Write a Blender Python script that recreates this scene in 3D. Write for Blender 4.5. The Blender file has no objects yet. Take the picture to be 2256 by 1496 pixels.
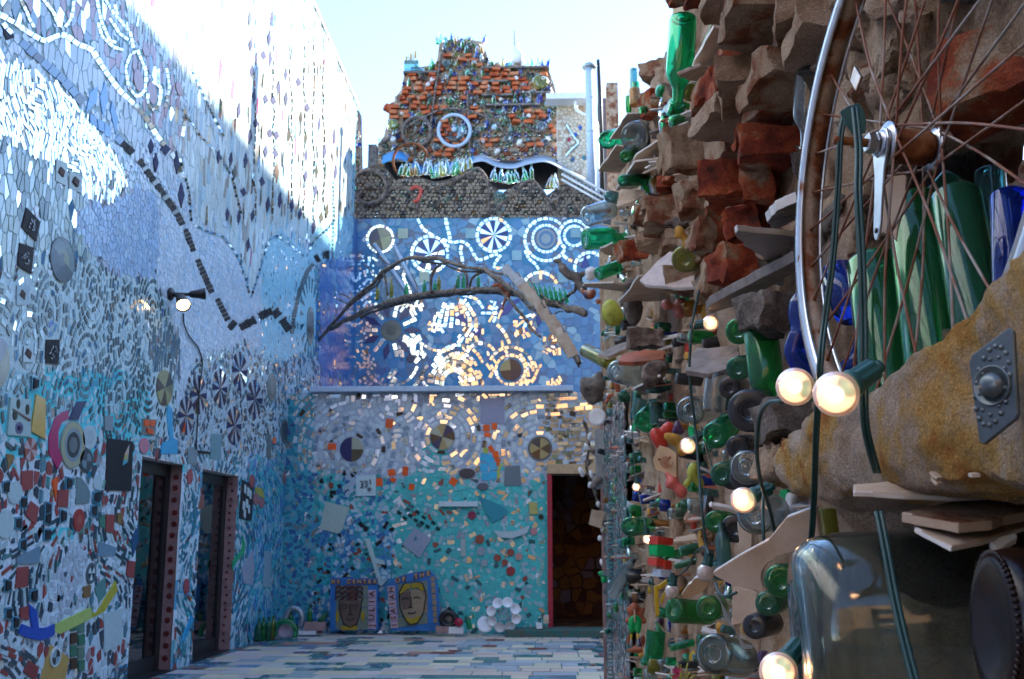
import bpy, bmesh, math, random
import numpy as np
from mathutils import Vector, Matrix, noise
S = bpy.context.scene
COL = S.collection
R = math.radians
rnd = random.Random(7)
rng = np.random.default_rng(7)

# ------------------------------------------------------------------ camera, sky, sun, exposure
cam_d = bpy.data.cameras.new("camera")
cam = bpy.data.objects.new("camera", cam_d); COL.objects.link(cam); S.camera = cam
CAM = (0.0, 0.0, 1.3)
PITCH, YAW = 11.07, 1.83
cam.location = CAM
cam.rotation_euler = (R(90 + PITCH), 0, R(YAW))
cam_d.sensor_width = 36; cam_d.lens = 36 * 2260 / 2256
cam_d.clip_start = 0.02; cam_d.clip_end = 3000
cam_d.dof.use_dof = True; cam_d.dof.focus_distance = 1.7; cam_d.dof.aperture_fstop = 18

SUN_EL, SUN_AZ = 25, 60           # azimuth clockwise from +Y (the view direction)
W = bpy.data.worlds.new("World"); S.world = W; W.use_nodes = True
wn = W.node_tree.nodes; wl = W.node_tree.links
bg = wn["Background"]
sky = wn.new("ShaderNodeTexSky"); sky.sky_type = 'NISHITA'; sky.sun_disc = False
sky.sun_elevation = R(SUN_EL); sky.sun_rotation = R(SUN_AZ)
sky.air_density = 0.85; sky.dust_density = 0.15; sky.ozone_density = 2.6
wl.new(sky.outputs[0], bg.inputs[0]); bg.inputs[1].default_value = 0.15
sun_d = bpy.data.lights.new("sun", 'SUN'); sun_d.energy = 3.4; sun_d.angle = R(0.53)
sun_d.color = (1.0, 0.93, 0.82)
sun = bpy.data.objects.new("sun", sun_d); COL.objects.link(sun)
sd = Vector((math.sin(R(SUN_AZ)) * math.cos(R(SUN_EL)), math.cos(R(SUN_AZ)) * math.cos(R(SUN_EL)), math.sin(R(SUN_EL))))
sun.rotation_euler = sd.to_track_quat('Z', 'Y').to_euler(); sun.location = (8, 0, 20)
S.view_settings.view_transform = 'Standard'; S.view_settings.look = 'None'
S.view_settings.exposure = 2.45; S.view_settings.gamma = 1.0
S.cycles.use_denoising = True
S.cycles.max_bounces = 14; S.cycles.diffuse_bounces = 4; S.cycles.glossy_bounces = 4
S.cycles.transmission_bounces = 14; S.cycles.sample_clamp_indirect = 6
S.cycles.caustics_reflective = False; S.cycles.caustics_refractive = False

# ------------------------------------------------------------------ picture -> place
F = 2260.0
_p, _y = R(PITCH), R(YAW)
FW = np.array([-math.sin(_y) * math.cos(_p), math.cos(_y) * math.cos(_p), math.sin(_p)])
RT = np.array([math.cos(_y), math.sin(_y), 0.0]); UP = np.cross(RT, FW); C0 = np.array(CAM)
def ray(px, py): return FW + RT * (px - 1128) / F + UP * (748 - py) / F
def at(px, py, d):
    r = ray(px, py); return C0 + r * (d / r[1])
def onx(px, py, X):
    r = ray(px, py); return C0 + r * (X / r[0])
def ony(px, py, Y):
    r = ray(px, py); return C0 + r * (Y / r[1])
def project(P):
    d = np.asarray(P, float) - C0; z = d @ FW
    z = np.where(z < 0.05, 0.05, z)
    return 1128 + F * (d @ RT) / z, 748 - F * (d @ UP) / z

# ------------------------------------------------------------------ materials
def new_mat(name):
    m = bpy.data.materials.new(name); m.use_nodes = True
    return m, m.node_tree.nodes, m.node_tree.links, m.node_tree.nodes["Principled BSDF"]
def setp(b, **k):
    for n, v in k.items(): b.inputs[n.replace('_', ' ')].default_value = v
def rough_mat(name, cols, scale=8, bump=0.3, bscale=None, rough=0.9, spec=0.3, detail=8, attr=None, dist=0.01, grain=None):
    """noise mottled matte surface; cols = list of (pos, rgb)"""
    m, n, l, b = new_mat(name)
    tc = n.new("ShaderNodeNewGeometry")
    t = n.new("ShaderNodeTexNoise"); t.inputs["Scale"].default_value = scale; t.inputs["Detail"].default_value = detail
    t.inputs["Roughness"].default_value = 0.62
    l.new(tc.outputs["Position"], t.inputs["Vector"])
    cr = n.new("ShaderNodeValToRGB")
    e = cr.color_ramp.elements
    while len(e) > 1: e.remove(e[-1])
    e[0].position = cols[0][0]; e[0].color = (*cols[0][1], 1)
    for p, c in cols[1:]:
        x = e.new(p); x.color = (*c, 1)
    l.new(t.outputs["Fac"], cr.inputs[0])
    out = cr.outputs[0]
    if grain:
        tg = n.new("ShaderNodeTexNoise"); tg.inputs["Scale"].default_value = grain; tg.inputs["Detail"].default_value = 4; tg.inputs["Roughness"].default_value = 0.8
        l.new(tc.outputs["Position"], tg.inputs["Vector"])
        tv = n.new("ShaderNodeTexVoronoi"); tv.inputs["Scale"].default_value = grain * .12; l.new(tc.outputs["Position"], tv.inputs["Vector"])
        ml = n.new("ShaderNodeMapRange"); ml.inputs[1].default_value = .30; ml.inputs[2].default_value = .70; ml.inputs[3].default_value = .42; ml.inputs[4].default_value = 1.45
        l.new(tg.outputs["Fac"], ml.inputs[0])
        mg = n.new("ShaderNodeMix"); mg.data_type = 'RGBA'; mg.blend_type = 'MULTIPLY'; mg.inputs[0].default_value = 1
        l.new(out, mg.inputs[6]); l.new(ml.outputs[0], mg.inputs[7]); out = mg.outputs[2]
    if attr:
        a = n.new("ShaderNodeAttribute"); a.attribute_name = attr
        mx = n.new("ShaderNodeMix"); mx.data_type = 'RGBA'; mx.blend_type = 'MULTIPLY'; mx.inputs[0].default_value = 1
        l.new(a.outputs["Color"], mx.inputs[6]); l.new(out, mx.inputs[7]); out = mx.outputs[2]
    l.new(out, b.inputs["Base Color"])
    setp(b, Roughness=rough); b.inputs["Specular IOR Level"].default_value = spec
    if bump:
        t2 = n.new("ShaderNodeTexNoise"); t2.inputs["Scale"].default_value = bscale or scale * 5; t2.inputs["Detail"].default_value = 10
        t2.inputs["Roughness"].default_value = 0.7
        l.new(tc.outputs["Position"], t2.inputs["Vector"])
        bp = n.new("ShaderNodeBump"); bp.inputs["Strength"].default_value = bump; bp.inputs["Distance"].default_value = dist
        h = t2.outputs["Fac"]
        if grain:
            ad = n.new("ShaderNodeMath"); ad.operation = 'MULTIPLY_ADD'; ad.inputs[1].default_value = .22; l.new(tg.outputs["Fac"], ad.inputs[0]); l.new(h, ad.inputs[2]); h = ad.outputs[0]
        l.new(h, bp.inputs["Height"]); l.new(bp.outputs[0], b.inputs["Normal"])
    return m
def attr_mat(name, rough, metal=0.0, spec=0.5, var=0.12, bump=0.05, bs=30):
    m, n, l, b = new_mat(name)
    a = n.new("ShaderNodeAttribute"); a.attribute_name = "Col"
    tc = n.new("ShaderNodeNewGeometry")
    t = n.new("ShaderNodeTexNoise"); t.inputs["Scale"].default_value = bs; t.inputs["Detail"].default_value = 5
    l.new(tc.outputs["Position"], t.inputs["Vector"])
    mr = n.new("ShaderNodeMapRange"); mr.inputs[3].default_value = 1 - var * 2; mr.inputs[4].default_value = 1 + var
    l.new(t.outputs["Fac"], mr.inputs[0])
    mx = n.new("ShaderNodeMix"); mx.data_type = 'RGBA'; mx.blend_type = 'MULTIPLY'; mx.inputs[0].default_value = 1
    l.new(a.outputs["Color"], mx.inputs[6]); l.new(mr.outputs[0], mx.inputs[7]); l.new(mx.outputs[2], b.inputs["Base Color"])
    setp(b, Roughness=rough, Metallic=metal); b.inputs["Specular IOR Level"].default_value = spec
    if bump:
        bp = n.new("ShaderNodeBump"); bp.inputs["Strength"].default_value = bump; bp.inputs["Distance"].default_value = 0.01
        l.new(t.outputs["Fac"], bp.inputs["Height"]); l.new(bp.outputs[0], b.inputs["Normal"])
    return m
def glass(name, col, trans=0.8, rough=0.06, ior=1.42, dirt=0.25):
    m, n, l, b = new_mat(name); col = tuple(min(.97, c ** .55) for c in col)
    setp(b, Base_Color=(*col, 1), Roughness=rough, IOR=ior)
    b.inputs["Transmission Weight"].default_value = trans
    tc = n.new("ShaderNodeNewGeometry")
    t = n.new("ShaderNodeTexNoise"); t.inputs["Scale"].default_value = 22; t.inputs["Detail"].default_value = 6
    l.new(tc.outputs["Position"], t.inputs["Vector"])
    mr = n.new("ShaderNodeMapRange"); mr.inputs[1].default_value = 0.4; mr.inputs[2].default_value = 0.75
    mr.inputs[3].default_value = rough; mr.inputs[4].default_value = rough + dirt
    l.new(t.outputs["Fac"], mr.inputs[0]); l.new(mr.outputs[0], b.inputs["Roughness"])
    t3 = n.new("ShaderNodeTexNoise"); t3.inputs["Scale"].default_value = 9
    l.new(tc.outputs["Position"], t3.inputs["Vector"])
    bp = n.new("ShaderNodeBump"); bp.inputs["Strength"].default_value = 0.25; bp.inputs["Distance"].default_value = 0.004
    l.new(t3.outputs["Fac"], bp.inputs["Height"]); l.new(bp.outputs[0], b.inputs["Normal"])
    return m
def plain(name, col, rough=0.5, metal=0.0, spec=0.5, var=0.15, scale=12, bump=0.1):
    c = col; d = tuple(max(0, x * (1 - var * 1.6)) for x in c); h = tuple(min(1, x * (1 + var)) for x in c)
    m = rough_mat(name, [(0.3, d), (0.5, c), (0.7, h)], scale=scale, bump=bump, rough=rough, spec=spec, dist=0.003)
    setp(m.node_tree.nodes["Principled BSDF"], Metallic=metal); return m
def emit(name, col, s):
    m, n, l, b = new_mat(name); setp(b, Base_Color=(0, 0, 0, 1), Emission_Color=(*col, 1), Emission_Strength=s); return m

M = {}
M['ceramic'] = attr_mat('glazed_ceramic', 0.22, bump=0.08)
M['mirror'] = attr_mat('mirror_glass', 0.04, metal=1.0, var=0.08, bump=0.03, bs=14)
M['matte'] = attr_mat('matte_ceramic', 0.7, spec=0.3, bump=0.2)
M['grout'] = attr_mat('dyed_grout', 0.92, spec=0.2, var=0.25, bump=0.5, bs=40)
M['mortar'] = rough_mat('rough_mortar', [(0.30, (0.16, 0.085, 0.045)), (0.43, (0.46, 0.30, 0.19)), (0.54, (0.62, 0.45, 0.32)), (0.70, (0.74, 0.60, 0.48))], scale=5, bump=1.0, bscale=30, dist=0.035, grain=260)
M['ledge'] = rough_mat('stained_mortar', [(0.32, (0.50, 0.16, 0.04)), (0.40, (0.64, 0.36, 0.09)), (0.46, (0.62, 0.40, 0.17)), (0.53, (0.60, 0.45, 0.33)), (0.64, (0.68, 0.55, 0.44)), (0.78, (0.76, 0.67, 0.58))], scale=11, bump=1.0, bscale=60, dist=0.02, grain=420)
M['brick'] = rough_mat('red_brick', [(0.32, (0.07, 0.02, 0.012)), (0.44, (0.28, 0.045, 0.02)), (0.53, (0.46, 0.10, 0.035)), (0.59, (0.42, 0.22, 0.12)), (0.66, (0.56, 0.42, 0.30))], scale=11, bump=1.0, bscale=45, dist=0.02, grain=300)
M['brick2'] = rough_mat('mortar_smeared_brick', [(0.3, (0.10, 0.045, 0.025)), (0.43, (0.28, 0.10, 0.05)), (0.50, (0.42, 0.29, 0.19)), (0.68, (0.60, 0.46, 0.34))], scale=9, bump=1.0, bscale=40, dist=0.02, grain=300)
M['tower_brick'] = rough_mat('tower_brick', [(0.30, (0.16, 0.04, 0.02)), (0.43, (0.48, 0.09, 0.03)), (0.56, (0.56, 0.17, 0.07)), (0.66, (0.50, 0.32, 0.20))], scale=3, bump=0.6, bscale=30, dist=0.02)
M['slate'] = plain('weathered_slate', (0.24, 0.21, 0.20), rough=0.7, var=0.3, scale=25, bump=0.4)
M['cream_tile'] = rough_mat('unglazed_tile_back', [(0.3, (0.40, 0.28, 0.19)), (0.5, (0.54, 0.43, 0.33)), (0.7, (0.64, 0.54, 0.45))], scale=9, bump=0.4, bscale=80, dist=0.003)
M['glaze_white'] = plain('white_glazed_edge', (0.74, 0.71, 0.68), rough=0.25, var=0.08)
M['white'] = plain('white_paint', (0.78, 0.78, 0.80), rough=0.4, var=0.05)
M['steel'] = plain('weathered_alloy', (0.55, 0.56, 0.58), rough=0.28, metal=1.0, var=0.15, scale=30)
M['rim'] = rough_mat('rim_alloy_with_rust', [(0.40, (0.70, 0.75, 0.82)), (0.60, (0.60, 0.64, 0.70)), (0.66, (0.30, 0.10, 0.03))], scale=14, bump=0.1, rough=0.22, spec=0.5, bscale=300, dist=.001)
M['rim_bed'] = rough_mat('rusty_rim_bed', [(0.34, (0.05, 0.02, 0.012)), (0.44, (0.24, 0.075, 0.025)), (0.50, (0.34, 0.24, 0.17)), (0.64, (0.50, 0.40, 0.32))], scale=12, bump=0.4, bscale=150, rough=0.6, dist=.002, grain=500)
M['rim'].node_tree.nodes["Principled BSDF"].inputs["Metallic"].default_value = 0.65
M['rust'] = rough_mat('rust', [(0.35, (0.05, 0.018, 0.010)), (0.5, (0.20, 0.06, 0.018)), (0.65, (0.30, 0.13, 0.05))], scale=30, bump=0.6, bscale=140, rough=0.85, dist=0.003)
M['rust_spoke'] = rough_mat('rusty_wire', [(0.38, (0.16, 0.05, 0.03)), (0.5, (0.24, 0.10, 0.06)), (0.58, (0.33, 0.29, 0.27))], scale=8, bump=0.3, bscale=200, rough=0.6, dist=0.001)
M['cable'] = plain('green_cable', (0.012, 0.055, 0.055), rough=0.4, var=0.2)
M['socket'] = plain('green_socket', (0.010, 0.075, 0.075), rough=0.4, var=0.15)
M['black'] = plain('black_metal', (0.012, 0.012, 0.014), rough=0.4)
M['wood'] = rough_mat('weathered_branch', [(0.35, (0.05, 0.035, 0.028)), (0.5, (0.16, 0.12, 0.10)), (0.65, (0.30, 0.25, 0.22))], scale=20, bump=0.8, bscale=50)
M['pine'] = plain('pale_timber', (0.50, 0.33, 0.18), rough=0.7)
M['red_paint'] = plain('red_paint', (0.35, 0.010, 0.030), rough=0.4)
M['pink_paint'] = plain('pink_paint', (0.36, 0.22, 0.21), rough=0.8, var=0.2)
M['pot'] = plain('terracotta', (0.36, 0.10, 0.045), rough=0.6, var=0.3)
M['dark_glass'] = plain('door_glass', (0.006, 0.007, 0.008), rough=0.02, spec=0.9, var=0, bump=0)
M['grey_plate'] = plain('galvanised', (0.33, 0.37, 0.40), rough=0.45, metal=0.6, var=0.25)
M['tin'] = plain('embossed_tin', (0.13, 0.155, 0.165), rough=0.33, metal=0.7, var=0.25, scale=20)
M['stone'] = rough_mat('rough_stone', [(0.3, (0.07, 0.06, 0.055)), (0.5, (0.20, 0.17, 0.15)), (0.68, (0.34, 0.30, 0.27))], scale=12, bump=1.0, bscale=40, dist=0.015, grain=200)
M['green'] = glass('green_bottle_glass', (0.015, 0.40, 0.06), 0.9, rough=.03, dirt=.10)
M['bgreen'] = glass('emerald_glass', (0.008, 0.52, 0.17), 0.93, rough=0.02, dirt=0.08)
M['dgreen'] = glass('dark_green_glass', (0.012, 0.20, 0.08), 0.8, rough=.03, dirt=.1)
M['olive'] = glass('olive_glass', (0.35, 0.34, 0.02), 0.8)
M['clear'] = glass('clear_glass', (0.60, 0.74, 0.76), 0.93, rough=.02, dirt=.10)
M['aqua'] = glass('aqua_glass', (0.10, 0.38, 0.38), 0.88, rough=.03, dirt=.1)
M['jar'] = glass('grey_green_jar_glass', (0.34, 0.44, 0.40), 0.97, rough=0.01, dirt=0.10)
M['blue'] = glass('cobalt_glass', (0.001, 0.010, 0.45), 0.8, rough=.03, dirt=.05)
M['amber'] = glass('amber_glass', (0.55, 0.16, 0.01), 0.75)
M['dark'] = glass('smoky_bottle_base', (0.012, 0.014, 0.018), 0.6, rough=0.12, dirt=.15)
M['pale_blue_metal'] = plain('pale_blue_steel', (0.45, 0.55, 0.68), rough=0.4, var=0.1)
M['red'] = plain('red_glaze', (0.55, 0.05, 0.03), rough=0.3)
M['yellow'] = plain('yellow_glaze', (0.62, 0.42, 0.02), rough=0.35)
M['ochre'] = plain('ochre_pigment', (0.52, 0.29, 0.05), rough=0.8, var=0.3)
M['purple'] = plain('purple_glaze', (0.07, 0.035, 0.10), rough=0.4)
M['lime'] = plain('lime_green_glaze', (0.40, 0.44, 0.06), rough=0.5, var=0.4)
M['vgreen'] = plain('bright_green_glaze', (0.0, 0.38, 0.10), rough=0.3)
M['skin_tile'] = plain('buff_clay', (0.55, 0.38, 0.22), rough=0.7, var=0.15)
M['tarp'] = plain('blue_tarpaulin', (0.02, 0.30, 0.60), rough=0.5)
M['sheet'] = plain('grey_sheet', (0.45, 0.50, 0.54), rough=0.7)

# ------------------------------------------------------------------ object helpers
def tag(o, label=None, cat=None, group=None, kind=None):
    if label: o['label'] = label
    if cat: o['category'] = cat
    if group: o['group'] = group
    if kind: o['kind'] = kind
    return o
def empty(name, loc=(0, 0, 0), label=None, cat=None, group=None):
    o = bpy.data.objects.new(name, None); COL.objects.link(o); o.location = loc; o.empty_display_size = 0.1
    return tag(o, label, cat, group)
def link(name, me, parent=None, mats=()):
    for m in mats: me.materials.append(m)
    o = bpy.data.objects.new(name, me); COL.objects.link(o)
    if parent is not None:
        o.parent = parent; o.matrix_parent_inverse = Matrix.Translation(-Vector(parent.location))
    return o
def mesh(name, v, f, mats, parent=None, midx=None, fcol=None, smooth=False):
    me = bpy.data.meshes.new(name); me.from_pydata([tuple(map(float, p)) for p in v], [], f)
    if midx is not None: me.polygons.foreach_set("material_index", np.asarray(midx, dtype=np.int32))
    if fcol is not None:
        a = me.attributes.new("Col", 'FLOAT_COLOR', 'FACE')
        c = np.ones((len(f), 4), dtype=np.float32); c[:, :3] = np.asarray(fcol, dtype=np.float32)
        a.data.foreach_set("color", c.ravel())
    if smooth: me.polygons.foreach_set("use_smooth", np.ones(len(me.polygons), dtype=bool))
    me.update()
    return link(name, me, parent, mats if isinstance(mats, (list, tuple)) else [mats])
def box(name, lo, hi, m, parent=None, bevel=0):
    x0, y0, z0 = lo; x1, y1, z1 = hi
    v = [(x0, y0, z0), (x1, y0, z0), (x1, y1, z0), (x0, y1, z0), (x0, y0, z1), (x1, y0, z1), (x1, y1, z1), (x0, y1, z1)]
    f = [(0, 3, 2, 1), (4, 5, 6, 7), (0, 1, 5, 4), (1, 2, 6, 5), (2, 3, 7, 6), (3, 0, 4, 7)]
    o = mesh(name, v, f, m, parent)
    if bevel:
        b = o.modifiers.new("bevel", 'BEVEL'); b.width = bevel; b.segments = 2
    return o
def frame_from(axis):
    a = Vector(axis).normalized(); h = Vector((0, 0, 1)) if abs(a.z) < 0.9 else Vector((0, 1, 0))
    u = a.cross(h).normalized(); return u, a.cross(u), a
def tube_geo(pts, rad, seg=8, cap=True, v=None, f=None, squash=None):
    v = [] if v is None else v; f = [] if f is None else f
    pts = [Vector(p) for p in pts]; n = len(pts)
    if not hasattr(rad, '__len__'): rad = [rad] * n
    b0 = len(v); pu = None
    for i, p in enumerate(pts):
        t = (pts[min(i + 1, n - 1)] - pts[max(i - 1, 0)]).normalized()
        if pu is None: u = frame_from(t)[0]
        else: u = (pu - t * pu.dot(t)).normalized()
        w = t.cross(u); pu = u
        for k in range(seg):
            a = 2 * math.pi * k / seg; v.append(p + (u * math.cos(a) + w * math.sin(a)) * rad[i])
    for i in range(n - 1):
        for k in range(seg):
            a = b0 + i * seg + k; b = b0 + i * seg + (k + 1) % seg
            f.append((a, b, b + seg, a + seg))
    if cap:
        f.append(tuple(b0 + k for k in range(seg))[::-1]); f.append(tuple(b0 + (n - 1) * seg + k for k in range(seg)))
    return v, f
def tube(name, pts, rad, m, parent=None, seg=8, cap=True):
    v, f = tube_geo(pts, rad, seg, cap); return mesh(name, v, f, m, parent, smooth=True)
def spline(pts, n=6):
    """Catmull-Rom through 3-D points"""
    P = [Vector(p) for p in pts]; P = [P[0] * 2 - P[1]] + P + [P[-1] * 2 - P[-2]]; out = []
    for i in range(1, len(P) - 2):
        for k in range(n):
            t = k / n; a, b, c, d = P[i - 1:i + 3]
            out.append(0.5 * ((2 * b) + (c - a) * t + (2 * a - 5 * b + 4 * c - d) * t * t + (3 * b - a - 3 * c + d) * t ** 3))
    out.append(P[-2]); return out
def lathe_geo(A, axis, prof, seg=20, v=None, f=None, close=True):
    v = [] if v is None else v; f = [] if f is None else f
    u, w, a = frame_from(axis); A = Vector(A); b0 = len(v)
    for (t, r) in prof:
        for k in range(seg):
            th = 2 * math.pi * k / seg; v.append(A + a * t + (u * math.cos(th) + w * math.sin(th)) * r)
    n = len(prof)
    for i in range(n - 1):
        for k in range(seg):
            p = b0 + i * seg + k; q = b0 + i * seg + (k + 1) % seg; f.append((p, p + seg, q + seg, q))
    if close:
        f.append(tuple(b0 + k for k in range(seg))); f.append(tuple(b0 + (n - 1) * seg + k for k in range(seg))[::-1])
    return v, f
def lathe(name, A, axis, prof, m, parent=None, seg=20, close=True):
    v, f = lathe_geo(A, axis, prof, seg, close=close); return mesh(name, v, f, m, parent, smooth=True)
def autosmooth(o, ang=40):
    o.data.set_sharp_from_angle(angle=R(ang)); return o
BOT = [(0, 0.55), (0.0, 0.80), (0.012, 0.95), (0.04, 1.0), (0.60, 1.0), (0.68, 0.92), (0.76, 0.6), (0.82, 0.42), (0.97, 0.38), (0.975, 0.46), (1.0, 0.46), (1.0, 0.3)]
def hollow(v, f, vi, fi):
    """closed outer skin plus an inward-facing inner skin"""
    bm = bmesh.new(); out = []
    for vs, fs in ((v, f), (vi, fi)):
        bv = [bm.verts.new(p) for p in vs]; out.append([bm.faces.new([bv[k] for k in q]) for q in fs])
    bmesh.ops.recalc_face_normals(bm, faces=bm.faces); bmesh.ops.reverse_faces(bm, faces=out[1])
    me = bpy.data.meshes.new('glass'); bm.to_mesh(me); bm.free(); me.polygons.foreach_set("use_smooth", np.ones(len(me.polygons), dtype=bool)); return me
def inner_prof(prof, t):
    L = prof[-1][0]; return [(min(max(a + t * .8, t), L - t * .5), max(q - t, .0006)) for a, q in prof]
def bottle(label, A, B, r, mat, name='bottle', cat='bottle', parent=None, group=None, seg=22, stub=False, dimple=True, rot=0):
    """a bottle with its base at A and its mouth at B"""
    A = Vector(A); B = Vector(B); L = (B - A).length; ax = (B - A) / L
    prof = [(t * L, q * r) for t, q in BOT]
    if stub: prof = [(0, 0.5 * r), (0.0, 0.82 * r), (0.05 * r, 0.95 * r), (0.15 * r, r), (L, r)]
    if dimple: prof = [(0.22 * r, 0.05 * r), (0.10 * r, 0.45 * r)] + prof
    v, f = lathe_geo(A, ax, prof, seg); base = [p for p in prof if p[1] > .35 * r or p[0] > r]
    vi, fi = lathe_geo(A, ax, inner_prof(base, .07 * r), seg)
    me = hollow(v, f, vi, fi); me.name = name; o = link(name, me, parent, [M[mat]])
    autosmooth(o, 50)
    if parent is None: tag(o, label, cat, group)
    return o
def rough_box(name, c, size, m, parent=None, rot=(0, 0, 0), amp=0.004, sub=3, seed=0, rounding=0.06):
    bm = bmesh.new(); bmesh.ops.create_cube(bm, size=1.0)
    bmesh.ops.subdivide_edges(bm, edges=bm.edges[:], cuts=sub, use_grid_fill=True)
    E = Matrix.Translation(Vector(c)) @ (Matrix.Rotation(rot[2], 4, 'Z') @ Matrix.Rotation(rot[1], 4, 'Y') @ Matrix.Rotation(rot[0], 4, 'X'))
    sx, sy, sz = size; s = Vector((seed * 1.7, seed * 0.9, seed * 2.3)); mn = min(size)
    for vv in bm.verts:
        p = vv.co.copy()
        k = sum(1 for q in p if abs(q) > 0.45)
        if k >= 2:
            p *= (1 - rounding * 0.5 * (k - 1) * mn / max(sx, sy, sz))
        q = Vector((p.x * sx, p.y * sy, p.z * sz))
        nz = noise.noise_vector(q * 28 + s) * amp + noise.noise_vector(q * 9 + s) * amp * 1.5 + noise.noise_vector(q * 75 + s) * amp * .45
        vv.co = E @ (q + nz)
    me = bpy.data.meshes.new(name); bm.to_mesh(me); bm.free()
    me.polygons.foreach_set("use_smooth", np.ones(len(me.polygons), dtype=bool))
    o = link(name, me, parent, [m]); autosmooth(o, 35); return o
def plane_poly(poly, p0, n):
    """picture outline dropped on the plane through p0 with normal n"""
    p0 = np.asarray(p0, float); n = np.asarray(n, float); out = []
    for (px, py) in poly:
        r = ray(px, py); out.append(C0 + r * (((p0 - C0) @ n) / (r @ n)))
    return out
def slab(name, pts3, thick, mats, parent=None, label=None, cat=None, group=None, edge=True, wob=0.0):
    """flat plate from a 3-D outline, thickened away from the camera side; mats = (face, edge)"""
    P = [Vector(p) for p in pts3]
    n = Vector((0, 0, 0))
    for i in range(len(P)): n += (P[i] - P[0]).cross(P[(i + 1) % len(P)] - P[0])
    n.normalize(); c = sum(P, Vector()) / len(P)
    if n.dot(c - Vector(CAM)) < 0: n = -n; 
    Q = [p + n * thick for p in P]; N = len(P)
    v = P + Q; f = [tuple(range(N)), tuple(range(N, 2 * N))[::-1]] + [(i, i + N, (i + 1) % N + N, (i + 1) % N) for i in range(N)]
    mi = [0, 0] + [1] * N
    o = mesh(name, v, f, list(mats), parent, midx=mi)
    bm = bmesh.new(); bm.from_mesh(o.data); bmesh.ops.recalc_face_normals(bm, faces=bm.faces); bm.to_mesh(o.data); bm.free()
    b = o.modifiers.new("bevel", 'BEVEL'); b.width = min(0.0012, thick * 0.2); b.segments = 1
    if parent is None: tag(o, label, cat, group)
    return o
def blob(name, parts, m, parent=None, label=None, cat=None, voxel=0.01, amp=0.0, seed=0):
    """parts: (centre, (rx,ry,rz), rotation) ellipsoids fused into one continuous skin"""
    bm = bmesh.new()
    for c, r, rot in parts:
        q = bmesh.ops.create_icosphere(bm, subdivisions=2, radius=1.0)['verts']
        T = Matrix.Translation(Vector(c)) @ Matrix.Rotation(rot[2], 4, 'Z') @ Matrix.Rotation(rot[1], 4, 'Y') @ Matrix.Rotation(rot[0], 4, 'X') @ Matrix.Diagonal((*r, 1))
        for x in q: x.co = T @ x.co
    for x in bm.verts: x.co += noise.noise_vector(x.co * 25 + Vector((seed, 0, 0))) * amp
    me = bpy.data.meshes.new(name); bm.to_mesh(me); bm.free()
    o = link(name, me, parent, [m])
    r = o.modifiers.new("remesh", 'REMESH'); r.mode = 'VOXEL'; r.voxel_size = voxel; r.use_smooth_shade = True
    s = o.modifiers.new("smooth", 'SMOOTH'); s.iterations = 3
    if parent is None: tag(o, label, cat)
    return o

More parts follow.
